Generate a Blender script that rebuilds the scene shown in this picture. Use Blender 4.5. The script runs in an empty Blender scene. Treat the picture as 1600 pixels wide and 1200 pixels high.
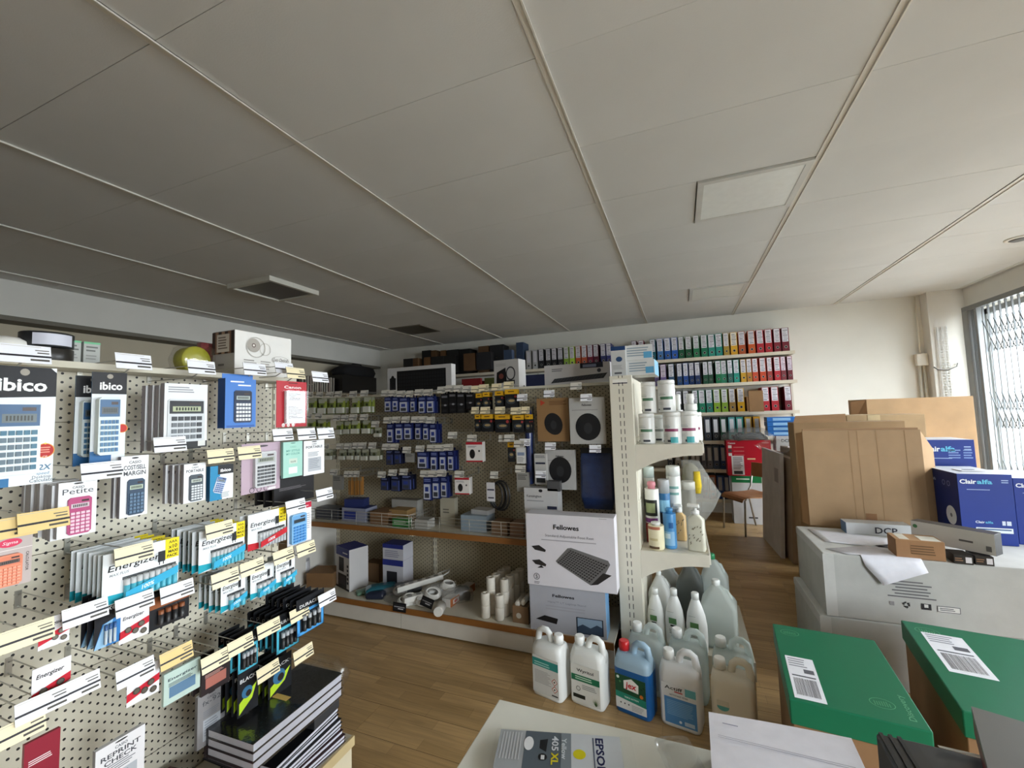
import bpy, bmesh, math, random
from mathutils import Vector, Matrix
random.seed(7)
PI = math.pi
SC = bpy.context.scene
COL = SC.collection

# ---------------------------------------------------------------- camera
FPX = 659.07
YAW, PIT, ROL = -0.377996, 0.069332, -0.0309846
CAM = Vector((0, 0, 1.5))
_f = Vector((math.sin(YAW)*math.cos(PIT), math.cos(YAW)*math.cos(PIT), math.sin(PIT)))
_r0 = Vector((math.cos(YAW), -math.sin(YAW), 0)); _u0 = _r0.cross(_f)
CR = math.cos(ROL)*_r0 + math.sin(ROL)*_u0
CU = -math.sin(ROL)*_r0 + math.cos(ROL)*_u0
cam = bpy.data.cameras.new('camera')
cam.sensor_fit = 'HORIZONTAL'; cam.sensor_width = 36.0; cam.lens = FPX/1600*36.0
cam.clip_start = 0.02; cam.clip_end = 200
camo = bpy.data.objects.new('camera', cam); COL.objects.link(camo)
M3 = Matrix((CR, CU, -_f)).transposed()
camo.matrix_world = Matrix.Translation(CAM) @ M3.to_4x4()
SC.camera = camo

# ---------------------------------------------------------------- light: overcast daylight through the shop window
SC.view_settings.view_transform = 'Standard'
SC.view_settings.look = 'None'
SC.view_settings.gamma = 1.0
SC.view_settings.use_curve_mapping = False
SC.view_settings.exposure = 1.6
w = bpy.data.worlds.new('overcast_sky'); SC.world = w; w.use_nodes = True
bgn = w.node_tree.nodes['Background']
bgn.inputs['Color'].default_value = (0.875, 0.95, 1.0, 1)
bgn.inputs['Strength'].default_value = 7.0
ROOM = dict(x0=-5.70, x1=3.20, y0=-2.6, y1=6.76, h=2.82)
WIN = dict(z0=0.12, z1=2.52)
WINS = [(-1.3, 1.0), (2.55, 6.45)]          # far window is real; unseen near opening and pier added to shape the light
for k, (a, b) in enumerate(WINS):
    pl = bpy.data.lights.new('window_daylight_portal', 'AREA')
    pl.shape = 'RECTANGLE'; pl.size = b-a; pl.size_y = WIN['z1']-WIN['z0']
    pl.cycles.is_portal = True
    plo = bpy.data.objects.new('window_daylight_portal', pl); COL.objects.link(plo)
    plo.location = (3.36, (a+b)/2, (WIN['z0']+WIN['z1'])/2)
    plo.rotation_euler = Matrix(((0, 0, 1), (1, 0, 0), (0, 1, 0))).to_euler()
try:
    SC.cycles.max_bounces = 10; SC.cycles.diffuse_bounces = 7; SC.cycles.transparent_max_bounces = 12
    SC.cycles.use_denoising = True; SC.cycles.sample_clamp_indirect = 8
except Exception:
    pass

# ---------------------------------------------------------------- from a point of the photograph to a point of the room
def ray(x, y):
    return (x-800)/FPX*CR - (y-600)/FPX*CU + _f
def PX(x, y, X):
    d = ray(x, y); return CAM + d*(X/d.x)
def PY(x, y, Y):
    d = ray(x, y); return CAM + d*(Y/d.y)
def PZ(x, y, Z):
    d = ray(x, y); return CAM + d*((Z-CAM.z)/d.z)

# ---------------------------------------------------------------- colours and materials
def L(h):
    if not isinstance(h, str): return tuple(h)+((1.0,) if len(h) == 3 else ())
    h = h.lstrip('#')
    c = [int(h[i:i+2], 16)/255 for i in (0, 2, 4)]
    return tuple((x/12.92 if x <= .04045 else ((x+.055)/1.055)**2.4) for x in c)+(1.0,)
MATS = {}
def newmat(name):
    m = bpy.data.materials.new(name); m.use_nodes = True
    nt = m.node_tree; b = nt.nodes['Principled BSDF']
    MATS[name] = m
    return m, nt, b
def colmat(name, rough=.5, metal=0.0, var=.06, scale=30, bump=0.0, spec=.5, translucent=0.0, clear=0.0, coat=0.0, bscale=None):
    """material whose colour comes from the faces' own colour, broken up by noise"""
    m, nt, b = newmat(name)
    N, K = nt.nodes, nt.links
    at = N.new('ShaderNodeAttribute'); at.attribute_name = 'Col'
    tc = N.new('ShaderNodeTexCoord')
    nz = N.new('ShaderNodeTexNoise'); nz.inputs['Scale'].default_value = scale; nz.inputs['Detail'].default_value = 4
    K.new(tc.outputs['Object'], nz.inputs['Vector'])
    mr = N.new('ShaderNodeMapRange'); mr.inputs['From Min'].default_value = .3; mr.inputs['From Max'].default_value = .7
    mr.inputs['To Min'].default_value = 1-var; mr.inputs['To Max'].default_value = 1+var*.5
    K.new(nz.outputs['Fac'], mr.inputs['Value'])
    mx = N.new('ShaderNodeVectorMath'); mx.operation = 'SCALE'
    K.new(at.outputs['Color'], mx.inputs[0]); K.new(mr.outputs['Result'], mx.inputs['Scale'])
    K.new(mx.outputs['Vector'], b.inputs['Base Color'])
    b.inputs['Roughness'].default_value = rough; b.inputs['Metallic'].default_value = metal
    b.inputs['Specular IOR Level'].default_value = spec
    if coat: b.inputs['Coat Weight'].default_value = coat; b.inputs['Coat Roughness'].default_value = .12
    if bump:
        nb = N.new('ShaderNodeTexNoise'); nb.inputs['Scale'].default_value = bscale or scale*4; nb.inputs['Detail'].default_value = 3
        K.new(tc.outputs['Object'], nb.inputs['Vector'])
        bp = N.new('ShaderNodeBump'); bp.inputs['Strength'].default_value = bump; bp.inputs['Distance'].default_value = .004
        K.new(nb.outputs['Fac'], bp.inputs['Height']); K.new(bp.outputs['Normal'], b.inputs['Normal'])
    out = N['Material Output']; last = b.outputs['BSDF']
    if translucent:
        tr = N.new('ShaderNodeBsdfTranslucent'); K.new(mx.outputs['Vector'], tr.inputs['Color'])
        ms = N.new('ShaderNodeMixShader'); ms.inputs['Fac'].default_value = translucent
        K.new(last, ms.inputs[1]); K.new(tr.outputs['BSDF'], ms.inputs[2]); last = ms.outputs['Shader']
    if clear:
        tp = N.new('ShaderNodeBsdfTransparent')
        ms = N.new('ShaderNodeMixShader'); ms.inputs['Fac'].default_value = clear
        K.new(last, ms.inputs[1]); K.new(tp.outputs['BSDF'], ms.inputs[2]); last = ms.outputs['Shader']
    K.new(last, out.inputs['Surface'])
    return m
colmat('paper', .7, var=.05)
colmat('print', .42, var=.03, scale=14, spec=.3)
colmat('plastic', .35, var=.04, scale=20)
colmat('enamel', .42, var=.05, scale=9, bump=.02)
colmat('metal', .32, metal=.85, var=.12, scale=25)
colmat('wire', .3, metal=.6, var=.1, scale=25)
colmat('cardboard', .8, var=.10, scale=7, bump=.12, bscale=60)
colmat('plaster', .85, var=.05, scale=2.2, bump=.08, bscale=45)
colmat('tile', .9, var=.06, scale=1.3, bump=.10, bscale=160)
colmat('milky', .3, var=.04, scale=8, translucent=.2)
colmat('jug', .25, var=.03, scale=8, translucent=.5, clear=.30)
colmat('film', .10, metal=1.0, var=.02, scale=40, clear=.84, bump=.7, bscale=26)
colmat('blister', .08, metal=1.0, var=.02, scale=40, clear=.965)
colmat('hazy_film', .15, var=.02, scale=40, clear=.74, bump=.8, bscale=24)
colmat('glass', .03, var=.0, clear=.94)
colmat('fabric', .9, var=.15, scale=60, bump=.3)
colmat('wood', .45, var=.14, scale=12, bump=.05)
colmat('foil', .28, var=.25, scale=26, bump=.9, bscale=22, coat=.3)

def pegmat():
    m, nt, b = newmat('pegboard'); N, K = nt.nodes, nt.links
    at = N.new('ShaderNodeAttribute'); at.attribute_name = 'Col'
    tc = N.new('ShaderNodeTexCoord'); sp = N.new('ShaderNodeSeparateXYZ'); K.new(tc.outputs['Object'], sp.inputs[0])
    def mth(op, a, c=None, d=None):
        n = N.new('ShaderNodeMath'); n.operation = op
        for i, v in enumerate((a, c, d)):
            if v is None: continue
            if isinstance(v, (int, float)): n.inputs[i].default_value = v
            else: K.new(v, n.inputs[i])
        return n.outputs[0]
    PU, PV, R = .0200, .0285, .0040
    u = mth('DIVIDE', sp.outputs['X'], PU); cu = mth('FLOOR', u)
    odd = mth('FLOORED_MODULO', cu, 2.0)
    v = mth('ADD', mth('DIVIDE', sp.outputs['Z'], PV), mth('MULTIPLY', odd, .5))
    du = mth('MULTIPLY', mth('SUBTRACT', mth('FRACT', u), .5), PU)
    dv = mth('MULTIPLY', mth('SUBTRACT', mth('FRACT', v), .5), PV)
    d = mth('SQRT', mth('ADD', mth('MULTIPLY', du, du), mth('MULTIPLY', dv, dv)))
    mask = mth('LESS_THAN', d, R)
    mx = N.new('ShaderNodeMix'); mx.data_type = 'RGBA'
    K.new(mask, mx.inputs[0]); K.new(at.outputs['Color'], mx.inputs[6]); mx.inputs[7].default_value = (.012, .011, .01, 1)
    K.new(mx.outputs[2], b.inputs['Base Color']); b.inputs['Roughness'].default_value = .45
    return m
pegmat()

def slotmat():
    m, nt, b = newmat('slotted_steel'); N, K = nt.nodes, nt.links
    at = N.new('ShaderNodeAttribute'); at.attribute_name = 'Col'
    tc = N.new('ShaderNodeTexCoord'); sp = N.new('ShaderNodeSeparateXYZ'); K.new(tc.outputs['Object'], sp.inputs[0])
    def mth(op, a, c=None):
        n = N.new('ShaderNodeMath'); n.operation = op
        for i, v in enumerate((a, c)):
            if v is None: continue
            if isinstance(v, (int, float)): n.inputs[i].default_value = v
            else: K.new(v, n.inputs[i])
        return n.outputs[0]
    ax = mth('ABSOLUTE', sp.outputs['X'])
    inx = mth('LESS_THAN', mth('ABSOLUTE', mth('SUBTRACT', ax, .0115)), .0022)
    inz = mth('LESS_THAN', mth('FRACT', mth('DIVIDE', sp.outputs['Z'], .05)), .62)
    mask = mth('MULTIPLY', inx, inz)
    mx = N.new('ShaderNodeMix'); mx.data_type = 'RGBA'
    K.new(mask, mx.inputs[0]); K.new(at.outputs['Color'], mx.inputs[6]); mx.inputs[7].default_value = (.015, .014, .013, 1)
    K.new(mx.outputs[2], b.inputs['Base Color']); b.inputs['Roughness'].default_value = .42
    return m
slotmat()

def plankmat():
    m, nt, b = newmat('laminate'); N, K = nt.nodes, nt.links
    tc = N.new('ShaderNodeTexCoord'); oi = N.new('ShaderNodeObjectInfo')
    off = N.new('ShaderNodeVectorMath'); off.operation = 'SCALE'; off.inputs['Scale'].default_value = 9.0
    cmb = N.new('ShaderNodeCombineXYZ'); K.new(oi.outputs['Random'], cmb.inputs[0]); K.new(oi.outputs['Random'], cmb.inputs[1])
    K.new(cmb.outputs[0], off.inputs[0])
    # three staves across each board
    br = N.new('ShaderNodeTexBrick'); br.inputs['Scale'].default_value = 1.0
    br.inputs['Brick Width'].default_value = .42; br.inputs['Row Height'].default_value = .065; br.inputs['Mortar Size'].default_value = .0006
    br.inputs['Color1'].default_value = (.46, .30, .135, 1); br.inputs['Color2'].default_value = (.34, .215, .09, 1); br.inputs['Mortar'].default_value = (.17, .10, .05, 1)
    ad0 = N.new('ShaderNodeVectorMath'); ad0.operation = 'ADD'
    sx = N.new('ShaderNodeCombineXYZ'); ml = N.new('ShaderNodeMath'); ml.operation = 'MULTIPLY'; ml.inputs[1].default_value = 3.7
    K.new(oi.outputs['Random'], ml.inputs[0]); K.new(ml.outputs[0], sx.inputs[0])
    K.new(tc.outputs['Object'], ad0.inputs[0]); K.new(sx.outputs[0], ad0.inputs[1]); K.new(ad0.outputs[0], br.inputs['Vector'])
    mp = N.new('ShaderNodeMapping'); mp.inputs['Scale'].default_value = (2.2, 38, 1)
    ad = N.new('ShaderNodeVectorMath'); ad.operation = 'ADD'
    K.new(tc.outputs['Object'], mp.inputs['Vector']); K.new(mp.outputs[0], ad.inputs[0]); K.new(off.outputs[0], ad.inputs[1])
    nz = N.new('ShaderNodeTexNoise'); nz.inputs['Scale'].default_value = 1.6; nz.inputs['Detail'].default_value = 6; nz.inputs['Distortion'].default_value = .6
    K.new(ad.outputs[0], nz.inputs['Vector'])
    mr = N.new('ShaderNodeMapRange'); mr.inputs['From Min'].default_value = .3; mr.inputs['From Max'].default_value = .7; mr.inputs['To Min'].default_value = .78; mr.inputs['To Max'].default_value = 1.12
    K.new(nz.outputs['Fac'], mr.inputs['Value'])
    sc = N.new('ShaderNodeVectorMath'); sc.operation = 'SCALE'; K.new(br.outputs['Color'], sc.inputs[0]); K.new(mr.outputs[0], sc.inputs['Scale'])
    K.new(sc.outputs[0], b.inputs['Base Color']); b.inputs['Roughness'].default_value = .38
    return m
plankmat()

# ---------------------------------------------------------------- mesh builder
FONT = {}
def glyphs(s, bold):
    k = (s, bold)
    if k not in FONT:
        c = bpy.data.curves.new('t', 'FONT'); c.body = s; c.size = 1.0; c.dimensions = '2D'; c.fill_mode = 'FRONT'
        c.resolution_u = 2; c.align_x = 'LEFT'
        if bold: c.offset = .018 if bold is True else bold
        o = bpy.data.objects.new('t', c)
        me = bpy.data.meshes.new_from_object(o)
        vs = [(v.co.x, v.co.y) for v in me.vertices]; fs = [tuple(p.vertices) for p in me.polygons]
        bpy.data.objects.remove(o); bpy.data.curves.remove(c); bpy.data.meshes.remove(me)
        FONT[k] = (vs, fs, (min([v[0] for v in vs] or [0]), max([v[0] for v in vs] or [0])))
    return FONT[k]

class MB:
    def __init__(s): s.v = []; s.f = []; s.c = []; s.sm = []; s.M = Matrix.Identity(4)
    def pt(s, *p): s.v.append(tuple(s.M @ Vector(p))); return len(s.v)-1
    def face(s, ids, col, smooth=False): s.f.append(tuple(ids)); s.c.append(L(col)); s.sm.append(smooth)
    def poly(s, pts, col): s.face([s.pt(*p) for p in pts], col); return s
    def box(s, x0, x1, y0, y1, z0, z1, col, front=None, top=None, side=None):
        i = [s.pt(x, y, z) for z in (z0, z1) for y in (y0, y1) for x in (x0, x1)]
        for q, c in (((0, 1, 5, 4), front), ((2, 6, 7, 3), None), ((0, 4, 6, 2), side), ((1, 3, 7, 5), side), ((4, 5, 7, 6), top), ((0, 2, 3, 1), None)):
            s.face([i[k] for k in q], c or col)
        return s
    def prism(s, poly, y0, y1, col, capcol=None):   # polygon in x,z pushed along y (y0 is the front)
        n = len(poly); a = [s.pt(x, y0, z) for x, z in poly]; b = [s.pt(x, y1, z) for x, z in poly]
        s.face(a, capcol or col); s.face(b[::-1], col)
        for k in range(n): s.face((a[k], b[k], b[(k+1) % n], a[(k+1) % n]), col)
        return s
    def rect(s, x0, z0, x1, z1, y, col):
        return s.poly(((x0, y, z0), (x1, y, z0), (x1, y, z1), (x0, y, z1)), col)
    def disc(s, x, z, r, y, col, n=18, rz=None):
        rz = rz or r
        return s.poly([(x+r*math.cos(2*PI*k/n), y, z+rz*math.sin(2*PI*k/n)) for k in range(n)], col)
    def ring(s, x, z, r0, r1, y, col, n=18, q=1.0):
        a = [s.pt(x+r0*math.cos(2*PI*k/n), y, z+q*r0*math.sin(2*PI*k/n)) for k in range(n)]
        b = [s.pt(x+r1*math.cos(2*PI*k/n), y, z+q*r1*math.sin(2*PI*k/n)) for k in range(n)]
        for k in range(n): s.face((a[k], b[k], b[(k+1) % n], a[(k+1) % n]), col)
        return s
    def txt(s, t, x, z, y, size, col, al='L', bold=False, shear=0.0, wid=None, rot=0.0):
        vs, fs, (a, b) = glyphs(t, bold)
        sx = size if wid is None or b-a < 1e-6 else wid/(b-a)
        o = {'L': a, 'C': (a+b)/2, 'R': b}[al]
        ca, sa = math.cos(rot), math.sin(rot)
        base = len(s.v)
        for vx, vz in vs:
            X, Z = (vx-o)*sx+shear*vz*size, vz*size
            s.v.append(tuple(s.M @ Vector((x+X*ca-Z*sa, y, z+X*sa+Z*ca))))
        for f in fs: s.face([base+k for k in f], col)
        return s
    def lines(s, x0, x1, z, y, n, dz, col, h=None, jag=.25):   # small print too fine to read
        for k in range(n):
            e = x1-(x1-x0)*jag*random.random()
            s.rect(x0, z-k*dz-(h or dz*.45), e, z-k*dz, y, col)
        return s
    def tube(s, pts, r, col, n=6, close=False, cap=True):
        pts = [Vector(p) for p in pts]; rings = []; m = len(pts)
        up = None
        for i, p in enumerate(pts):
            a = pts[(i-1) % m] if (i or close) else p; b = pts[(i+1) % m] if (i < m-1 or close) else p
            t = (b-a).normalized()
            if up is None: up = t.orthogonal().normalized()
            up = (up-t*up.dot(t)); up = up.normalized() if up.length > 1e-6 else t.orthogonal().normalized()
            q = t.cross(up); rr = r[i] if isinstance(r, (list, tuple)) else r
            rings.append([s.pt(*(p+rr*(math.cos(2*PI*k/n)*up+math.sin(2*PI*k/n)*q))) for k in range(n)])
        for i in range(m if close else m-1):
            A, B = rings[i], rings[(i+1) % m]
            for k in range(n): s.face((A[k], A[(k+1) % n], B[(k+1) % n], B[k]), col, True)
        if cap and not close: s.face(rings[0][::-1], col); s.face(rings[-1], col)
        return s
    def lathe(s, prof, col, n=16, x=0, y=0, cols=None, q=1.0):   # prof: (radius, z) from the bottom up
        rings = []
        for r, z in prof: rings.append([s.pt(x+r*math.cos(2*PI*k/n), y+q*r*math.sin(2*PI*k/n), z) for k in range(n)])
        for i in range(len(prof)-1):
            c = cols[i] if cols else col
            for k in range(n): s.face((rings[i][k], rings[i][(k+1) % n], rings[i+1][(k+1) % n], rings[i+1][k]), c, True)
        s.face(rings[0][::-1], col); s.face(rings[-1], cols[-1] if cols else col)
        return s
    def loft(s, secs, col, cols=None, smooth=True, cap=True):   # rounded rectangles (cx, cy, hx, hy, r, z)
        rings = []
        for cx, cy, hx, hy, r, z in secs:
            ring = []
            for qx, qy, a0 in ((1, 1, 0), (-1, 1, 90), (-1, -1, 180), (1, -1, 270)):
                for k in range(4):
                    a = math.radians(a0+30*k)
                    ring.append(s.pt(cx+qx*(hx-r)+r*math.cos(a), cy+qy*(hy-r)+r*math.sin(a), z))
            rings.append(ring)
        n = 16
        for i in range(len(secs)-1):
            c = cols[i] if cols else col
            for k in range(n): s.face((rings[i][k], rings[i][(k+1) % n], rings[i+1][(k+1) % n], rings[i+1][k]), c, smooth)
        if cap: s.face(rings[0][::-1], col); s.face(rings[-1], cols[-1] if cols else col)
        return s
    def mesh(s, name, mat):
        me = bpy.data.meshes.new(name); me.from_pydata(s.v, [], s.f)
        ca = me.color_attributes.new('Col', 'FLOAT_COLOR', 'CORNER')
        buf = []
        for f, c in zip(s.f, s.c): buf += list(c)*len(f)
        ca.data.foreach_set('color', buf)
        me.polygons.foreach_set('use_smooth', s.sm)
        me.materials.append(MATS[mat]); me.update()
        return me
    def build(s, name, mat, parent=None, loc=None, rz=None, bevel=0):
        o = bpy.data.objects.new(name, s.mesh(name, mat)); COL.objects.link(o)
        if parent is not None: o.parent = parent
        if loc is not None: o.location = loc
        if rz is not None: o.rotation_euler = (0, 0, rz)
        if bevel:
            b = o.modifiers.new('edge', 'BEVEL'); b.width = bevel; b.segments = 2; b.limit_method = 'ANGLE'
        return o

def tag(o, label=None, cat=None, group=None, kind=None):
    if label: o['label'] = label
    if cat: o['category'] = cat
    if group: o['group'] = group
    if kind: o['kind'] = kind
    return o
def thing(name, label, cat, loc=(0, 0, 0), rz=0.0, group=None, rot=None):
    o = bpy.data.objects.new(name, None); COL.objects.link(o); o.empty_display_size = .05
    o.location = loc; o.rotation_euler = rot if rot is not None else (0, 0, rz)
    return tag(o, label, cat, group)
def copy_tree(o, parent=None, loc=None, rz=None, label=None):
    c = o.copy(); COL.objects.link(c); c.parent = parent
    if loc is not None: c.location = loc
    if rz is not None: c.rotation_euler = (0, 0, rz)
    if label: c['label'] = label
    for ch in o.children: copy_tree(ch, c)
    return c
def struct(o): o['kind'] = 'structure'; return o
def inst(name, me, parent=None, loc=(0, 0, 0), rz=0.0, rot=None):
    o = bpy.data.objects.new(name, me); COL.objects.link(o); o.parent = parent
    o.location = loc; o.rotation_euler = rot if rot is not None else (0, 0, rz)
    return o
ORD = ['first', 'second', 'third', 'fourth', 'fifth', 'sixth', 'seventh', 'eighth', 'ninth', 'tenth', 'eleventh', 'twelfth', 'thirteenth',
       'fourteenth', 'fifteenth', 'sixteenth', 'seventeenth', 'eighteenth', 'nineteenth', 'twentieth', 'twenty-first', 'twenty-second']

# ================================================================ the room
X0, X1, Y0, Y1, H = ROOM['x0'], ROOM['x1'], ROOM['y0'], ROOM['y1'], ROOM['h']
fl = struct(MB().box(X0-.2, X1+.2, Y0-.2, Y1+.2, -.2, -.012, '4a3420').build('floor', 'wood'))
pm = MB().box(0, 1.296, 0, .1935, -.011, 0, 'a98155').mesh('plank', 'laminate')
row = 0; y = Y0
while y < Y1-.05:
    x = X0-random.random()*1.2
    while x < X1:
        if x+1.3 > X0 and -3.6 < x+1.3 and x < 2.2 and y > .2:
            q = inst('plank', pm, fl, (x, y, 0))
        x += 1.2975
    y += .195; row += 1
s = MB().box(X0, X1, Y0, .1, -.012, -.001, 'a07a50'); s.box(X0, -3.0, .1, Y1, -.012, -.001, 'a07a50'); s.box(2.0, X1, .1, Y1, -.012, -.001, 'a07a50')
s.build('floor_surround', 'wood', fl)

ce = struct(MB().box(X0-.2, X1+.2, Y0-.2, Y1+.2, H+.03, H+.2, '8c8a82').build('ceiling', 'plaster'))
RUN = [-5.21, -4.015, -2.835, -1.626, -.414, .762, 1.98, 3.17]
TY = [1.43+.6*k for k in range(-7, 9)]
tm = MB().box(.001, 1.184, .0012, .5988, 0, .02, 'd3d4d2').mesh('ceiling_tile', 'tile')
for i, rx in enumerate([-6.4]+RUN[:-1]):
    for ty in TY:
        if ty+.6 > Y1+.3 or ty < Y0-.6: continue
        lx = rx+.012
        if (abs(rx+.414) < .01 and (abs(ty-2.63) < .05 or abs(ty-5.03) < .05)):
            MB().box(.001, .56, .0012, .5988, 0, .02, 'd3d4d2').build('ceiling_tile', 'tile', ce, (lx, ty, H+random.uniform(-.0007, .0007)))
            continue
        inst('ceiling_tile', tm, ce, (lx, ty, H+random.uniform(-.0007, .0007)))
for rx in RUN:
    s = MB(); s.prism([(-.016, 0), (.010, 0), (.016, -.006), (.016, -.011), (.010, -.011), (.010, -.004), (-.016, -.004)][::-1], Y0, Y1, 'dcdad2')
    s.build('ceiling_runner', 'enamel', ce, (rx, 0, H))
# walls
struct(MB().box(X0-.2, X1+.2, Y1, Y1+.2, 0, H+.05, 'dedcd3').build('wall_back', 'plaster'))
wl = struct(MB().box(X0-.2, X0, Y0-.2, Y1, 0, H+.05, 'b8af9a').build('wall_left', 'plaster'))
s = MB().box(X0, X0+.22, Y0, Y1, 2.50, H, 'cfcec8'); s.build('bulkhead', 'plaster', wl)
s = MB().box(X0, X0+.23, Y0, Y1, 2.46, 2.50, '6d6a60'); s.build('bulkhead_edge', 'plaster', wl)
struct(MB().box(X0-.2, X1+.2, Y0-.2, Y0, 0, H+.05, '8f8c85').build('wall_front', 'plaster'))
s = MB()
for a, b in ((Y0-.2, WINS[0][0]), (WINS[0][1], WINS[1][0]), (WINS[1][1], Y1+.2)): s.box(X1, X1+.25, a, b, 0, H+.05, 'dedcd4')  # middle piece is the added pier, keeping light off the white cartons
for a, b in WINS: s.box(X1, X1+.25, a, b, WIN['z1'], H+.05, 'dedcd4'); s.box(X1, X1+.25, a, b, 0, WIN['z0'], 'b8b5ac')
struct(s.build('wall_right', 'plaster'))
for k, (a, b) in enumerate(WINS):
    wn = thing('window_%d' % (k+1), None, None); struct(wn); wn.location = (3.31, 0, 0)  # first window is unseen, added to light the foreground
    s = MB(); m = (a+b)/2
    for yy in (a+.03, m, b-.03): s.box(-.03, .03, yy-.03, yy+.03, WIN['z0'], WIN['z1'], '8d908f')
    s.box(-.03, .03, a, b, WIN['z0'], WIN['z0']+.06, '8d908f'); s.box(-.03, .03, a, b, WIN['z1']-.06, WIN['z1'], '8d908f')
    s.build('window_frame', 'enamel', wn)
    for p, q in ((a+.06, m-.03), (m+.03, b-.06)):
        MB().box(-.004, .004, p, q, WIN['z0']+.06, WIN['z1']-.06, 'eef4f2').build('window_pane', 'glass', wn)
struct(MB().box(X1+.25, X1+14, -14, 20, -.25, -.05, '7a7874').build('pavement_outside', 'plaster'))
# corner pillar with conduit
struct(MB().box(2.86, X1, 6.60, Y1, 0, H, 'e0ded7').build('wall_pillar', 'plaster', bevel=.004))
cd = thing('electrical_conduit', 'cream conduit pipes under a small switch box beside the corner pillar', 'conduit', (2.80, 6.72, 0))
for dx in (-.022, .022): MB().tube([(dx, 0, .05), (dx, 0, 1.93)], .014, 'd8d2c2', 8).build('pipe', 'plastic', cd)
MB().box(-.055, .055, -.04, .035, 1.93, 2.08, 'dcd6c6').build('switch_box', 'plastic', cd, bevel=.006)
MB().tube([(0, 0, 2.08), (0, 0, 2.8)], .009, 'd8d2c2', 8).build('pipe', 'plastic', cd)
# ceiling lights
def light_panel(label, x0, x1, y0, y1, drop, dcol, fcol):
    t = thing('light_panel', label, 'ceiling light', ((x0+x1)/2, (y0+y1)/2, H-drop), group=None); t['kind'] = 'thing'
    a, b = (x1-x0)/2, (y1-y0)/2
    s = MB(); f = .035
    for q in ((-a, a, -b, -b+f), (-a, a, b-f, b), (-a, -a+f, -b+f, b-f), (a-f, a, -b+f, b-f)): s.box(*q, 0, drop+.02, fcol)
    s.build('frame', 'enamel', t)
    MB().box(-a+f, a-f, -b+f, b-f, drop*.35, drop+.02, dcol).build('diffuser', 'plastic', t)
    return t
light_panel('square unlit light panel in the brighter ceiling, the larger of two in line', .165, .745, 2.645, 3.215, .008, 'e4e8e6', 'c9cac6')
light_panel('square unlit light panel in the ceiling near the wall of coloured files', .165, .745, 5.045, 5.615, .008, 'dfe0da', 'c9cac6')
a = PZ(432, 470, 2.79); b = PZ(360, 449, 2.79); c = PZ(418, 434, 2.79); d = PZ(500, 460, 2.79)
yl0, yl1 = (b.y+c.y)/2, (a.y+d.y)/2; xl0, xl1 = (a.x+b.x)/2, (c.x+d.x)/2
light_panel('dark dropped ceiling light with one bright edge above the boxed calculators', xl0, xl1, yl0, yl1, .045, '57544a', 'c9c8be')
a = PZ(640, 523, 2.81); b = PZ(612, 515, 2.81); c = PZ(655, 508, 2.81); d = PZ(688, 518, 2.81)
light_panel('dark square light panel near the far corner of the ceiling', min(a.x, b.x), max(c.x, d.x), min(b.y, c.y), max(a.y, d.y), .01, '4e4a42', '6b675c')
c = PZ(1592, 376, 2.80)
sp = thing('spot_lamp', 'small round spot fitting in the ceiling by the window grille', 'spotlight', (c.x, c.y, H))
MB().lathe([(.075, -.012), (.085, -.006), (.085, .002)], 'd5d3cc', 20).build('trim_ring', 'enamel', sp)
MB().lathe([(.045, -.02), (.06, -.012), (.06, -.01)], '55534e', 16).build('lamp', 'plastic', sp)
# ================================================================ shop fittings
CREAM = 'd8d2bf'
def gondola(label, loc, rz, xs, top, base_d, seams, peg='d6d0bd', base_col='cfcac0', rail='8a5a2c', shelves=(), back=.05, front=.012):
    t = thing('shop_gondola', label, 'shelving', loc, rz)
    zs = [.16]+list(seams)+[top-.02]
    for a, b in zip(xs[:-1], xs[1:]):
        for z0, z1 in zip(zs[:-1], zs[1:]):
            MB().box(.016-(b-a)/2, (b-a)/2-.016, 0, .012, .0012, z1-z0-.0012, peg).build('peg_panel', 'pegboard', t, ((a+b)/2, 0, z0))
        MB().box(a+.002, b-.002, -base_d+.004, -base_d+.02, .012, .125, base_col).build('kick_panel', 'enamel', t)
        MB().box(a+.002, b-.002, -base_d, -.001, .138, .158, 'c9c3b3').build('base_shelf', 'enamel', t)
        MB().box(a+.001, b-.001, -base_d-.012, -base_d-.001, .122, .160, rail).build('price_rail', 'plastic', t)
        for z, d in shelves:
            MB().box(a+.002, b-.002, -d, -.001, z-.028, z, 'c9c3b3').build('shelf', 'enamel', t)
            MB().box(a+.001, b-.001, -d-.012, -d-.001, z-.035, z+.003, rail).build('price_rail', 'plastic', t)
            for q in (a+.006, b-.010):
                o = MB().prism([(-.0, z-.028), (-d+.01, z-.028), (-d+.01, z-.05), (0, z-.11)], q, q+.004, CREAM).build('bracket', 'enamel', t)
                for v in o.data.vertices: v.co = Vector((v.co.y, v.co.x, v.co.z))
    for x in xs:
        MB().box(-.0165, .0165, -.006, .02, 0, top, 'd3cdb9').build('upright', 'slotted_steel', t, (x, 0, 0))
    MB().box(xs[0]-.016, xs[-1]+.016, -front, back, top-.02, top, CREAM).build('top_cap', 'enamel', t)
    MB().box(xs[0]-.016, xs[-1]+.016, .021, back, .0, top-.02, 'cbc5b4').build('back_panel', 'enamel', t)
    return t
GL, GM = -1.84, 3.02     # planes of the two pegboards
gondola('cream pegboard gondola hung with calculators and battery packs', (GL, 0, 0), PI/2, [-.51, .49, 1.49], 1.70, .47, [.316, .716, 1.116, 1.516], rail='cdb98c', base_col='e0d6ba', front=.12, back=.16)
gm = gondola('long dim pegboard gondola of ink cartridges with a wire-fenced shelf', (0, GM, 0), 0, [-2.93, -1.915, -.925, -.43], 1.70, .465, [.66, 1.06, 1.38], peg='a89e86', shelves=[(.66, .34)], back=.30)
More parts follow.
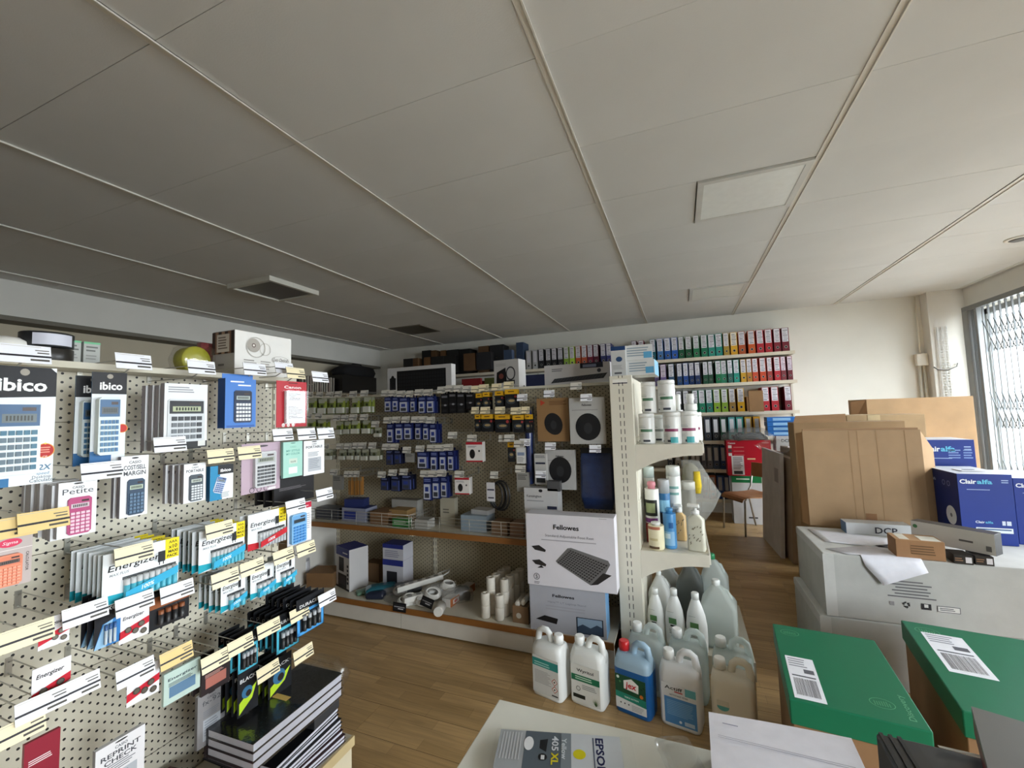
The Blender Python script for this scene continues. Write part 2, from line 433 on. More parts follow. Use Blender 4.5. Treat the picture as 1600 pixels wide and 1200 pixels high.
MB().box(-2.965, -2.946, -.46, .05, 0, .82, 'dcd9d2').build('end_panel', 'enamel', gm)
# wire fence round the shelf
for a, b in ((-2.92, -1.925), (-1.905, -.935), (-.915, -.44)):
    s = MB()
    for k in range(5): s.tube([(a, -.335, .668+.024*k), (b, -.335, .668+.024*k)], .0016 if k < 4 else .0024, 'c4c2ba', 5)
    n = max(2, int((b-a)/.24)+1)
    for k in range(n):
        x = a+(b-a)*k/(n-1); s.tube([(x, -.338, .662), (x, -.338, .766)], .002, 'c4c2ba', 5)
    s.build('fence_wire', 'wire', gm)
for x in (-1.925, -1.905):
    s = MB()
    for k in range(5): s.tube([(x, -.335, .668+.024*k), (x, -.02, .668+.024*k)], .0016, 'c4c2ba', 5)
    for q in (-.335, -.18, -.03): s.tube([(x, q, .662), (x, q, .766)], .002, 'c4c2ba', 5)
    s.build('divider_wire', 'wire', gm)

# end-of-aisle shelves of cleaning goods
EX0, EX1, EX2, EY0, EY1 = -.410, -.272, .105, 2.70, 3.44
ec = thing('end_cap_shelving', 'cream slotted steel end-of-aisle shelving holding cleaning products', 'shelving', (0, 0, 0))
for yy, nm in ((EY0, 'upright'), (EY1-.03, 'upright')):
    MB().box(-.069, .069, 0, .03, 0, 1.715, 'd9d5c6').build(nm, 'slotted_steel', ec, ((EX0+EX1)/2, yy, 0), bevel=.003)
MB().box(EX0+.02, EX1, EY0+.031, EY1-.031, 0, 1.70, 'd4cfbf').build('back_panel', 'enamel', ec)
for zz in (.52, .93, 1.32): MB().box(EX1-.001, EX1+.003, EY0+.033, EY1-.033, zz-.38, zz, 'd8d3c4').build('back_sheet', 'enamel', ec)
def bracket_shelf(z, top=True):
    MB().box(EX1+.004, EX2, EY0+.006, EY1-.006, z-.026, z, 'dad5c6').build('shelf', 'enamel', ec, bevel=.002)
    MB().box(EX2, EX2+.008, EY0+.006, EY1-.006, z-.05, z+.008, 'e3dfd4').build('shelf_lip', 'enamel', ec)
    for yy in (EY0, EY1-.004):
        P = [(EX1, z), (EX2, z+.004), (EX2, z-.062)]
        for k in range(9):
            a = k/8; P.append((EX2-.02-(EX2-EX1-.02)*a, z-.064-.10*a**2.2))
        MB().prism(P[::-1], yy, yy+.004, 'd8d3c4').build('bracket', 'enamel', ec)
S1, S2 = 1.285, .652
bracket_shelf(S1); bracket_shelf(S2)
MB().box(EX1+.004, EX2+.20, EY0+.006, EY1-.006, .0, .10, 'd0cabb').build('base_shelf', 'enamel', ec)
MB().rect(-.39, 1.672, -.30, 1.692, EY0-.001, 'e8e6df').rect(-.39, 1.664, -.30, 1.670, EY0-.0012, '20233a').build('sticker', 'paper', ec)

# ---------------------------------------------------------------- wire hooks with price tags
TAGS = {}
TAGCOL = {'white': 'e9eaf0', 'cream': 'ecdfba', 'yellow': 'e3c684', 'grey': 'c9c6bd'}
def tagmesh(col, w=.082, h=.048):
    if (col, w) in TAGS: return TAGS[col, w]
    s = MB(); c = TAGCOL[col]
    s.box(-w/2, w/2, 0, .002, -h/2, h/2, 'bdb9ae', front=c)
    y = -.0006
    s.rect(-w/2, -.0075, w/2, -.0025, y, '26242a'); s.rect(w*.18, .010, w*.46, .0125, y, '6b675f'); s.rect(w*.22, .003, w*.46, .006, y, '56524c')
    s.rect(w*.08, -.0175, w*.46, -.0125, y, '4a4640'); s.rect(-w*.46, .0195, w*.3, .0205, y, 'b9b4a6')
    TAGS[col, w] = s.mesh('price_tag', 'print'); return TAGS[col, w]
HOOKM = {}
def hookmesh(Ln):
    k = round(Ln, 2)
    if k not in HOOKM:
        a = MB(); a.tube([(0, 0, 0), (0, -.02, 0), (0, -k+.03, 0), (0, -k, .012)], .0022, 'b4b2ac', 6)
        a.box(-.007, .007, -.004, 0, -.006, .044, 'b8b5ab')
        b = MB(); b.tube([(0, 0, .03), (0, -.03, .042), (0, -k-.012, .042), (0, -k-.016, .03)], .0016, 'b4b2ac', 6)
        HOOKM[k] = (a.mesh('prong', 'wire'), b.mesh('tag_arm', 'wire'))
    return HOOKM[k]
def hook(tagpos, plane, axis, colr, what, w=.082):
    """a hook reaching from the pegboard to the tag whose middle is at tagpos"""
    if axis == 'x': Ln = tagpos.x-plane-.016; loc = (plane, tagpos.y, tagpos.z-.032); rz = PI/2
    else: Ln = plane-tagpos.y-.016; loc = (tagpos.x, plane, tagpos.z-.032); rz = 0
    t = thing('display_hook', what, 'hook', loc, rz)
    a, b = hookmesh(Ln); inst('prong', a, t); arm = inst('tag_arm', b, t)
    inst('price_tag', tagmesh(colr, w), arm, (0, -Ln-.018, .032), rot=(-.22, 0, random.uniform(-.03, .03)))
    return t
# ================================================================ goods on the cream pegboard gondola
def calcbody(s, cx, z0, w, h, y, body, lcd='8e9a86', top='2b2d33', keys='4a5158', rows=5, cols=4, key2=None, th=.012, keypad=None):
    kp = keypad or s
    s.prism([(cx-w/2, z0+.006), (cx-w/2+.006, z0), (cx+w/2-.006, z0), (cx+w/2, z0+.006), (cx+w/2, z0+h-.006), (cx+w/2-.006, z0+h), (cx-w/2+.006, z0+h), (cx-w/2, z0+h-.006)], y-th, y, body)
    f = y-th-.0004
    s.rect(cx-w*.46, z0+h*.66, cx+w*.46, z0+h*.96, f, top)
    s.rect(cx-w*.38, z0+h*.71, cx+w*.38, z0+h*.83, f-.0004, lcd)
    for k in range(8): s.rect(cx-w*.30+k*w*.078, z0+h*.735, cx-w*.30+k*w*.078+w*.045, z0+h*.805, f-.0007, '23281f')
    s.rect(cx+w*.05, z0+h*.87, cx+w*.36, z0+h*.92, f-.0004, '3a2a28')
    kw = w*.84/cols; kh = h*.58/rows
    for r in range(rows):
        for c in range(cols):
            x = cx-w*.42+kw*c+kw*.12; z = z0+h*.04+kh*r+kh*.15
            kp.box(x, x+kw*.76, f-.003, f, z, z+kh*.66, key2 if key2 and (c == cols-1 or r == rows-1) else keys)
    return s
def P_ibico(w, h):
    s = MB(); s.box(-w/2, w/2, 0, .0015, -h, -.0, 'e6eaee')
    y = -.0005
    s.prism([(-w/2, -h*.27), (w/2, -h*.25), (w/2, -.012), (w/2-.012, 0), (-w/2+.012, 0), (-w/2, -.012)], y, 0, '17171b')
    s.disc(0, -.014, .009, y-.0004, '9a9488', 12)
    s.txt('ibico', -w*.02, -h*.205, y-.0005, h*.145, 'f2f2f2', 'C', .03, wid=w*.74)
    s.rect(-w/2, -h, -w*.16, -h*.93, y, '2f6fa0'); s.txt('2X', w*.26, -h*.885, y, h*.065, '4a7390', 'L', True, .2)
    s.txt('speed', w*.24, -h*.925, y, h*.035, '5f88a2', 'L', False, .2); s.txt('Desktop', w*.18, -h*.955, y, h*.035, '4a5a66'); s.txt('Calculator', w*.14, -h*.985, y, h*.04, '4a5a66')
    s.disc(w*.36, -h*.72, w*.155, y-.0002, 'e3a43c', 22); s.disc(w*.36, -h*.72, w*.14, y-.0005, 'b5241f', 22)
    s.disc(w*.36, -h*.66, w*.02, y-.0008, 'f0d25a', 8); s.lines(w*.27, w*.45, -h*.69, y-.0008, 3, h*.02, 'e39a86'); s.txt('CE', w*.36, -h*.785, y-.0008, h*.028, 'f0c8bc', 'C', True)
    a = MB(); kp = MB(); calcbody(a, -w*.12, -h*.90, w*.66, h*.60, -.001, 'dfe8ea', '5e6a6e', '2d567f', '566b78', 6, 5, '2f6a83', .022, keypad=kp)
    return [('card', s.mesh('card', 'print')), ('calculator', a.mesh('calculator', 'plastic')), ('calculator>keypad', kp.mesh('keypad', 'plastic'))]
def P_slim(w, h, head='17171b', txt='ibico', side='1c4f7c'):
    s = MB(); s.box(-w/2, w/2, 0, .006, -h, 0, side, front='e4e9ec'); y = -.0005
    s.rect(-w/2, -h*.24, w/2, 0, y, head); s.disc(0, -.012, .007, y-.0004, '9a9488', 12)
    s.txt(txt, w*.04, -h*.19, y-.0005, h*.115, 'f4f4f4', 'C', .03, wid=w*.66)
    s.rect(-w/2, -h, w*.1, -h*.86, y, '2366a0')
    s.disc(w*.40, -h*.62, w*.17, y-.0002, 'e3a43c', 18); s.disc(w*.40, -h*.62, w*.15, y-.0004, 'c02a20', 18)
    a = MB(); kp = MB(); calcbody(a, -w*.08, -h*.90, w*.62, h*.62, -.001, 'd6e2e2', '4c565c', '2b5c88', '40749a', 6, 5, '2f6a9a', .030, keypad=kp)
    return [('card', s.mesh('card', 'print')), ('calculator', a.mesh('calculator', 'plastic')), ('calculator>keypad', kp.mesh('keypad', 'plastic'))]
def P_greybox(w, h, d=.02):
    s = MB(); s.box(-w/2, w/2, 0, d, -h, 0, '8d868c', front='e3e4e6', top='7d757b', side='8f888e'); y = -.0005
    s.lines(-w*.42, w*.2, -h*.05, y, 3, h*.035, '8d8f96'); s.rect(-w*.10, -h, w*.5, -h*.9, y, '1d1c1e'); s.rect(w*.28, -h*.98, w*.46, -h*.86, y-.0004, 'd8d8d4')
    a = MB(); calcbody(a, 0, -h*.90, w*.86, h*.66, -.0008, 'cfd3d6', 'aeb694', '26282c', '6e7378', 4, 5, '3a3d42', .002)
    return [('box', s.mesh('box', 'print')), ('calculator_picture', a.mesh('calculator_picture', 'print'))]
def P_bluebox(w, h):
    s = MB(); s.box(-w/2, w/2, 0, .045, -h, 0, '1f4b8a', front='3e78c6', top='4f86cc'); y = -.0005
    s.prism([(-w/2, -.001), (w*.5, -.001), (w*.5, h*.10), (-w*.5, h*.10)], .02, .021, '3e78c6'); s.lines(-w*.34, w*.2, -h*.05, y, 1, h*.06, 'e9eef5'); s.lines(-w*.1, w*.42, -h*.12, y, 1, h*.06, 'e9eef5')
    s.rect(-w*.45, -h*.99, w*.45, -h*.95, y, '2a5aa6')
    a = MB(); calcbody(a, w*.06, -h*.90, w*.58, h*.66, -.0006, '1d2c4a', 'a9b2ae', '101c33', 'e6e8ea', 5, 5, None, .002)
    return [('box', s.mesh('box', 'print')), ('calculator_picture', a.mesh('calculator_picture', 'print'))]
def P_redblister(w, h):
    s = MB(); s.box(-w/2, w/2, 0, .0015, -h, 0, 'b3202c'); y = -.0005
    s.rect(-w*.12, -h*.05, w*.18, -h*.03, y, '5a1216'); s.txt('Canon', w*.02, -h*.16, y, h*.085, 'f0e6e4', 'C', .02, wid=w*.56)
    for k in range(3): s.disc(-w*.28+k*w*.16, -h*.955, w*.055, y, 'd8c8c4', 10)
    a = MB(); a.box(-w*.26, w*.36, -.016, -.001, -h*.92, -h*.22, 'cfd0d2', front='d7d9db')
    yy = -.0165; a.lines(-w*.2, w*.3, -h*.28, yy, 5, h*.03, '6a6c70', jag=.6); a.lines(-w*.22, w*.3, -h*.55, yy, 8, h*.035, '86888c', jag=.5)
    b = MB(); b.box(-w*.32, w*.44, -.020, -.0012, -h*.94, -h*.20, 'e6e6e6')
    return [('card', s.mesh('card', 'print')), ('calculator', a.mesh('calculator', 'plastic')), ('blister', b.mesh('blister', 'blister'))]
def P_casio(w, h, lines, bg='e9eaec', body='b34a78', keys='e6c4d2', lcd='c9b8c0', side='8b878c', d=.014, calc=True, tcol='44464c', top='CASIO', sized=.10):
    s = MB(); s.box(-w/2, w/2, 0, d, -h, 0, side, front=bg, top='c8c8ca'); y = -.0005
    s.disc(0, -h*.035, w*.13, y, '2a282c', 14, h*.014)
    s.txt(top, 0, -h*.125, y, h*.06, '55575d', 'C', True)
    for k, t in enumerate(lines): s.txt(t, 0, -h*(.225+.095*k), y, h*sized, tcol, 'C', True if sized < .12 else False, wid=min(w*.8, w*.8*len(t)/6))
    z1 = .27+.095*(len(lines)-1)
    out = [('box', s.mesh('box', 'print'))]
    if calc:
        a = MB(); hh = h*(.95-z1); calcbody(a, w*.04, -h*.97, w*.62, hh, -.0006, body, lcd, body, keys, 6, 4, None, .004)
        out.append(('calculator', a.mesh('calculator', 'print')))
    else:
        s2 = MB(); s2.rect(-w*.3, -h*.9, w*.34, -h*.5, y, 'b4b8be'); s2.lines(-w*.3, w*.3, -h*.34, y, 4, h*.035, '7d8087'); s2.lines(-w*.25, w*.28, -h*.54, y-.0003, 6, h*.05, '8e939b')
        out.append(('print', s2.mesh('print', 'print')))
    return out
def P_tealbox(w, h):
    s = MB(); s.box(-w/2, w/2, 0, .02, -h, 0, '1b5e86', front='e6e8e6'); y = -.0005
    s.poly(((-w/2, y, -h), (w*.02, y, -h), (-w*.12, y, 0), (-w/2, y, 0)), '1e86b4'); s.rect(-w*.18, -h*.26, w/2, 0, y-.0003, '18181c'); s.txt('ibico', w*.16, -h*.19, y-.0006, h*.12, 'f0f0f0', 'C', .03, wid=w*.46)
    s.lines(-w*.05, w*.36, -h*.8, y-.0003, 4, h*.04, '9aa0a4')
    s.M = Matrix.Rotation(.32, 4, 'Y'); calcbody(s, w*.17, -h*.80, w*.42, h*.48, y-.0005, 'cfd8e4', '9aa6ac', '5f7aa8', '6d86b4', 5, 4, None, .0015)
    return [('box', s.mesh('box', 'print'))]
def P_pinkblister(w, h):
    s = MB(); s.box(-w/2, w/2, 0, .0015, -h, 0, 'b9a2b0'); y = -.0005
    s.disc(w*.02, -.012, w*.15, y, '4a4248', 14, .004)
    for k in range(3): s.ring(-w*.24+k*w*.18, -h*.94, w*.05, w*.065, y, '3e3a40', 12)
    s.rect(w*.15, -h*.985, w*.38, -h*.94, y, 'e6e2e4')
    a = MB(); kp = MB(); calcbody(a, w*.05, -h*.90, w*.55, h*.72, -.001, 'c9cacb', '8c9384', 'b4b6b8', '54565a', 6, 5, '2c2d31', .014, keypad=kp)
    b = MB(); b.box(-w*.30, w*.40, -.020, -.001, -h*.92, -h*.14, 'e6e6e6')
    return [('card', s.mesh('card', 'print')), ('calculator', a.mesh('calculator', 'plastic')), ('calculator>keypad', kp.mesh('keypad', 'plastic')), ('blister', b.mesh('blister', 'blister'))]
def P_mint(w, h):
    s = MB(); s.box(-w/2, w/2, 0, .012, -h, 0, '7fae9e', front='a4d2c4'); y = -.0005
    s.disc(0, -h*.04, w*.13, y, '5b8478', 12, h*.014); s.txt('CASIO', 0, -h*.17, y, h*.07, '7fb6a6', 'C', True); s.txt('MY STYLE', 0, -h*.28, y, h*.075, '5d9c8c', 'C', True, wid=w*.7); s.txt('MY COLOR', 0, -h*.37, y, h*.075, '5d9c8c', 'C', True, wid=w*.7)
    s.rect(-w*.2, -h*.62, w*.22, -h*.48, y, 'c9d6c8'); s.txt('45698', 0, -h*.59, y-.0003, h*.07, '3a4a44', 'C'); s.rect(-w*.22, -h*.9, w*.22, -h*.72, y, 'eef2ee')
    return [('box', s.mesh('box', 'print'))]
def P_sigma(w, h):
    s = MB(); s.box(-w/2, w/2, 0, .0015, -h, 0, 'b8aca8'); y = -.0005
    s.disc(-w*.1, -h*.12, w*.32, y, 'd23a5c', 20, h*.085); s.txt('Sigma', -w*.1, -h*.145, y-.0004, h*.085, 'f2dfe2', 'C', False, .3, wid=w*.4)
    s.rect(-w*.5, -h*.265, w*.5, -h*.255, y, 'e8e2de'); s.txt('CALCULATOR', w*.34, -h*.36, y, h*.06, '3a3434', 'L', True, rot=-PI/2)
    a = MB(); kp = MB(); calcbody(a, -w*.14, -h*.96, w*.68, h*.62, -.001, 'e08a68', '5a4a48', 'd97c5c', 'f0a084', 6, 5, None, .010, keypad=kp)
    return [('card', s.mesh('card', 'print')), ('calculator', a.mesh('calculator', 'plastic')), ('calculator>keypad', kp.mesh('keypad', 'plastic'))]
def battery(s, x, z0, z1, y, r, body, cap='c9cbcc', tip='b88a5a'):
    n = 10
    for c, a, b in ((body, z0, z0+(z1-z0)*.72), (cap, z0+(z1-z0)*.72, z1)):
        A = [s.pt(x+r*math.cos(2*PI*k/n), y+r*math.sin(2*PI*k/n), a) for k in range(n)]
        B = [s.pt(x+r*math.cos(2*PI*k/n), y+r*math.sin(2*PI*k/n), b) for k in range(n)]
        for k in range(n): s.face((A[k], A[(k+1) % n], B[(k+1) % n], B[k]), c, True)
        s.face(B, cap)
def P_batt(w, h, acc='1f9fb4', bcol='4fb6cc', brand='Energizer', yellow=True, n=9, bg='e8ebec', dark='2f6a6c', tcol='1d1d20', red=None, d=.016, bigbatt=.42):
    s = MB(); s.box(-w/2, w/2, 0, .0015, -h, 0, dark, front=bg); y = -.0005
    s.poly(((-w/2, y, -h), (w*.0, y, -h*.92), (w*.0, y, -h*.86), (-w/2, y, -h*.80)), acc)
    s.txt(brand, -w*.44, -h*.36, y-.0003, h*.17, tcol, 'L', .012, .18, wid=w*.66); s.txt('MAX PLUS', -w*.42, -h*.46, y-.0003, h*.07, '8c9296', 'L', True, .18)
    s.disc(w*.20, -h*.32, w*.07, y-.0002, 'c4c8ca', 14); s.box(w*.20, w*.30, y-.001, y, -h*.44, -h*.22, '24262a'); s.rect(w*.215, -h*.50, w*.23, -h*.44, y, '24262a'); s.rect(w*.27, -h*.50, w*.285, -h*.44, y, '24262a')
    if yellow:
        s.rect(w*.30, -h*.42, w/2, 0, y-.0005, 'edd51e'); s.txt('AAA', w*.47, -h*.10, y-.0008, h*.08, '57500e', 'R', True); s.txt('x10', w*.47, -h*.21, y-.0008, h*.11, '2a2608', 'R', True); s.txt('MAXI', w*.48, -h*.30, y-.0008, h*.08, '2a2608', 'R', .03); s.txt('PACK', w*.48, -h*.39, y-.0008, h*.08, '2a2608', 'R', .03)
    if red: s.rect(-w/2, -h, -w*.1, -h*.86, y-.0004, red)
    z1, z0 = -h*.54, -h*.98; a = MB(); x0 = -w*.26; bw = (w*.72)/n
    battery(a, 0, z0, z1-.004, -.008, min(bw*.46, .008), bcol); am = a.mesh('battery', 'plastic')
    b = MB(); b.box(x0-.004, x0+w*.72+.004, -.0185, -.0012, z0-.003, z1+.003, 'e8eef0')
    t = MB(); t.poly(((x0, -.0188, z0+h*.02), (x0+w*.70, -.0188, z0+h*.24), (x0+w*.70, -.0188, z0+h*.40), (x0, -.0188, z0+h*.18)), red or '35a8d0'); t.txt('100%', x0+w*.28, z0+h*.15, -.0191, h*.11, 'e8f6fa', 'C', True, .3, rot=.16)
    s.rect(x0, z1-.006, x0+w*.72, z1+.002, y-.0003, '2b2d30')
    return [('card', s.mesh('card', 'print')), ('blister', b.mesh('blister', 'blister')), ('band', t.mesh('band', 'print'))]+[('battery', am, (x0+bw*(k+.5), 0, 0)) for k in range(n)]
def P_black(w, h, frame='3fa6cf', brand='DURACELL', n=4, body='1d1e22', tone='2a2b2f', cop=None, lime=False):
    s = MB(); s.box(-w/2, w/2, 0, .0015, -h, 0, '18181b', front=body); y = -.0005
    if brand: s.txt(brand, 0, -h*.26, y, h*.12, 'd9dadc', 'C', .02, .0, wid=w*.78)
    if frame:
        for q in ((-w*.47, -h*.98, w*.47, -h*.90), (-w*.47, -h*.98, -w*.38, -h*.34), (w*.38, -h*.98, w*.47, -h*.34), (-w*.47, -h*.42, w*.47, -h*.34)): s.rect(*q, y-.0002, frame)
    if cop: s.rect(-w/2, -h*.42, w/2, -h*.10, y-.0002, cop)
    if lime:
        s.poly(((-w*.42, y, -h*.95), (w*.2, y, -h*.72), (w*.44, y, -h*.40), (w*.1, y, -h*.52), (-w*.42, y, -h*.70)), 'b6d631'); s.disc(-w*.05, -h*.52, w*.26, y-.0004, '3a6f94', 16); s.disc(w*.02, -h*.56, w*.14, y-.0007, '2a2320', 12)
    out = [('card', s.mesh('card', 'print'))]
    if n:
        a = MB(); bw = w*.70/n
        battery(a, 0, -h*.88, -h*.48, -.008, min(bw*.42, .0075), '222326', cop or 'b0b4b8'); am = a.mesh('battery', 'plastic')
        b = MB(); b.box(-w*.40, w*.40, -.0185, -.0012, -h*.92, -h*.44, 'e8eef0')
        out += [('blister', b.mesh('blister', 'blister'))]+[('battery', am, (-w*.35+bw*(k+.5), 0, 0)) for k in range(n)]
    return out
def P_cells(w, h, bg='e4e2e4', acc='c22334', txt='Energizer', tc='1d1d20'):
    s = MB(); s.box(-w/2, w/2, 0, .0015, -h, 0, 'b0aaa8', front=bg); y = -.0005
    s.txt(txt, -w*.4, -h*.28, y, h*.15, tc, 'L', True, .2, wid=w*.7); s.poly(((-w/2, y, -h*.86), (w/2, y, -h*.62), (w/2, y, -h*.40), (-w/2, y, -h*.62)), acc)
    a = MB()
    a.disc(0, 0, w*.11, -.003, '8e8a82', 14); a.ring(0, 0, w*.08, w*.11, -.0034, '6c6862', 14); am = a.mesh('button_cell', 'metal')
    return [('card', s.mesh('card', 'print'))]+[('button_cell', am, (x*w, 0, z*h)) for x, z in ((-.22, -.62), (.02, -.72), (.22, -.56), (.3, -.82))]
def P_maxell(w, h):
    s = MB(); s.box(-w/2, w/2, 0, .0015, -h, 0, '151519', front='1a1a1f'); y = -.0005
    s.txt('maxell', 0, -h*.30, y, h*.15, 'f0f0f2', 'C', .02, wid=w*.86); s.poly(((-w*.5, y, -h), (w/2, y, -h), (w/2, y, -h*.46), (-w*.2, y, -h*.55)), '2f74b4'); s.poly(((-w*.5, y-.0003, -h), (-w*.05, y-.0003, -h), (w*.2, y-.0003, -h*.5), (-w*.15, y-.0003, -h*.55)), '8fb8d6')
    a = MB()
    battery(a, 0, -h*.94, -h*.56, -.008, w*.06, 'b9c4cc', '3a5f94'); am = a.mesh('battery', 'plastic')
    return [('card', s.mesh('card', 'print'))]+[('battery', am, (-w*.12+k*w*.17, 0, 0)) for k in range(3)]
def P_bluecalc(w, h):
    s = MB(); s.box(-w/2, w/2, 0, .002, -h, 0, 'd8d4d6', front='ebe9ec'); y = -.0005
    s.rect(w*.02, -h*.16, w/2, -h*.02, y, 'c22440'); s.txt('Canon', w*.26, -h*.12, y-.0003, h*.06, 'f0e6e6', 'C', True); s.lines(w*.30, w*.46, -h*.3, y, 8, h*.05, 'b0aeb4')
    a = MB(); kp = MB(); calcbody(a, -w*.12, -h*.94, w*.62, h*.70, -.001, '7fb4de', '2c3a4a', '6aa2d2', '3f86c8', 6, 4, None, .014, keypad=kp)
    return [('card', s.mesh('card', 'print')), ('calculator', a.mesh('calculator', 'plastic')), ('calculator>keypad', kp.mesh('keypad', 'plastic'))]
def P_plain(w, h, bg, txt=None, tc='222226', sub=None, d=.01, acc=None):
    s = MB(); s.box(-w/2, w/2, 0, d, -h, 0, bg); y = -.0005
    if txt: s.txt(txt, 0, -h*.28, y, h*.12, tc, 'C', True, .1, wid=w*.8)
    if acc: s.rect(-w*.36, -h*.82, w*.36, -h*.48, y, acc)
    s.lines(-w*.38, w*.3, -h*.36, y, 3, h*.04, tc)
    return [('box', s.mesh('box', 'print'))]

def hang_x(builder, rect, Xf, name, label, cat, n=1, pitch=.014, back=None, group=None, yaw=0.0, lean=0.0, **kw):
    """a card (and the ones behind it) hanging on the cream pegboard; rect is the front card in the photograph"""
    x0, y0, x1, y1 = rect; mx, my = (x0+x1)/2, (y0+y1)/2
    w = abs(PX(x1, my, Xf).y-PX(x0, my, Xf).y); a, b = PX(mx, y0, Xf), PX(mx, y1, Xf); h = a.z-b.z
    parts = builder(w, h, **kw)
    for k in range(n):
        lb = label if k == 0 else (back if n == 2 else '%s, %s from the front' % (back, ORD[k]))
        t = thing(name, lb, cat, (Xf-k*pitch, a.y+random.uniform(-.004, .004)*(k > 0), a.z-random.uniform(0, .006)*(k > 0)),
                  group=(group or ('cards behind: '+label)) if n > 1 else None)
        t.rotation_euler = (lean, 0, PI/2+yaw+random.uniform(-.02, .02)*(k > 0))
        made = {}
        for part in parts:
            nm, me = part[0], part[1]; loc = part[2] if len(part) > 2 else (0, 0, 0)
            if k > 0 and nm in ('band', 'print', 'battery', 'button_cell'): continue
            up, _, nm = nm.rpartition('>')
            made[nm] = inst(nm, me, made.get(up, t), loc)
    return t
XT = GL+.285   # front of the goods on the upper hooks
XF = GL+.36    # and on the lower ones
C = 'calculator'
hang_x(P_ibico, (-14, 573, 93, 758), XT, 'boxed_calculator', 'large white desk calculator on black-headed card with a red disc', C, yaw=.05)
hang_x(P_slim, (147, 582, 198, 724), XT, 'boxed_calculator', 'slim pale calculator on blue-sided card with black header and red disc', C, n=2, pitch=.085, yaw=-.16, back='second slim calculator card, seen edge-on behind its twin')
hang_x(P_greybox, (259, 600, 326, 700), XT, 'boxed_calculator', 'wide grey boxed calculator with twelve-digit display, front of its row', C, n=4, pitch=.032, back='grey calculator box standing in the row behind the wide-display one')
hang_x(P_bluebox, (354, 592, 400, 668), XT, 'boxed_calculator', 'bright blue box with a dark pocket calculator pictured', C, yaw=-.06)
hang_x(P_redblister, (433, 596, 480, 667), XT+.03, 'boxed_calculator', 'red-carded blister pack with a silver calculator near the gondola end', C)
hang_x(P_casio, (93, 752, 153, 836), XT+.03, 'boxed_calculator', 'white box with a small pink calculator, front of a long row', C, n=9, pitch=.022, lines=['Petite'], sized=.15, back='slim grey box in the long row behind the pink calculator')
hang_x(P_casio, (190, 712, 233, 806), XT+.03, 'boxed_calculator', 'white box with a navy calculator under two lines of black capitals', C, n=2, pitch=.03, lines=['COST/SELL', 'MARGIN'], body='35485e', keys='5f7a94', lcd='b4c2b0', back='grey-sided box behind the navy two-line calculator')
hang_x(P_casio, (288, 724, 322, 784), XT+.03, 'boxed_calculator', 'white box with a pale grey pocket calculator, front of its row', C, n=4, pitch=.03, lines=['PORTABLE'], body='49525a', keys='dfe3e6', lcd='c4ccc2', back='grey-sided box behind the pale grey pocket calculator')
hang_x(P_tealbox, (329, 727, 365, 780), XT+.03, 'boxed_calculator', 'teal and white box with a tilted calculator under a black corner', C)
hang_x(P_pinkblister, (379, 692, 439, 768), XT+.03, 'boxed_calculator', 'silver calculator in a blister on a lilac card', C)
hang_x(P_mint, (443, 690, 473, 745), XT+.05, 'boxed_calculator', 'mint green calculator box', C)
hang_x(P_casio, (475, 688, 507, 741), XT+.05, 'boxed_calculator', 'white calculator box with grey print beside the mint green box', C, lines=['PORTABLE'], calc=False)
hang_x(P_sigma, (-8, 838, 52, 915), XF-.02, 'boxed_calculator', 'orange calculator on a pale card with a red oval', C)
B = 'battery pack'
hang_x(P_batt, (166, 852, 283, 928), XF-.03, 'battery_card', 'wide white battery card with yellow corner nearest the orange calculator', B, n=7, pitch=.026, back='white battery card behind the nearer yellow-cornered ten-pack')
hang_x(P_batt, (313, 822, 384, 884), XF-.03, 'battery_card', 'white battery card with yellow corner below the silver calculator', B, n=6, pitch=.028, back='white battery card behind the farther yellow-cornered ten-pack')
hang_x(P_batt, (389, 798, 448, 852), XF-.02, 'battery_card', 'white battery card with red band and yellow corner', B, n=2, pitch=.04, acc='b8232c', bcol='b8bcc0', red='c0222e', dark='8c8a88', back='white battery card behind the red-banded one')
hang_x(P_bluecalc, (450, 786, 487, 850), XF-.02, 'boxed_calculator', 'sky blue calculator on a white card with red corner', C)
hang_x(P_cells, (62, 962, 110, 1008), XF-.03, 'battery_card', 'white button cell card with red band behind a cream tag', B)
hang_x(P_maxell, (150, 930, 190, 1008), XF-.04, 'battery_card', 'black and blue battery card with white lettering', B, n=3, pitch=.03, back='black battery card behind the black and blue one')
hang_x(P_cells, (188, 950, 234, 998), XF-.04, 'battery_card', 'white button cell card with red band beside the copper battery pack', B)
hang_x(P_black, (236, 920, 297, 974), XF-.04, 'battery_card', 'black battery pack with a copper top band', B, n=2, pitch=.03, frame=None, cop='8a4e2a', brand=None, back='black and copper battery pack behind its twin')
hang_x(lambda w, h: P_batt(w, h, yellow=False, n=3), (346, 898, 384, 950), XF-.04, 'battery_card', 'narrow white and teal battery card, front of five', B, n=5, pitch=.030, back='narrow white and teal card in the row of five')
hang_x(lambda w, h: P_batt(w, h, yellow=False, n=4), (392, 882, 429, 930), XF-.04, 'battery_card', 'white and teal battery card with long lettering in a row of three', B, n=3, pitch=.03, back='white and teal card behind the long-lettered one')
hang_x(lambda w, h: P_batt(w, h, yellow=False, n=3), (431, 866, 461, 914), XF-.03, 'battery_card', 'white and teal battery card nearest the gondola end', B, n=2, pitch=.04, back='white and teal card behind the one nearest the gondola end')
hang_x(P_cells, (52, 1035, 112, 1096), XF-.03, 'battery_card', 'red and white battery card low on the pegboard', B)
hang_x(P_cells, (200, 1042, 250, 1092), XF-.03, 'battery_card', 'red-banded button cell card beside a pale green pack', B)
hang_x(lambda w, h: P_plain(w, h, 'b9cdc4', 'Energizer', '2a3a44', acc='5f7f9c'), (258, 1040, 314, 1088), XF-.03, 'battery_card', 'pale green battery card with one blue cell pictured', B)
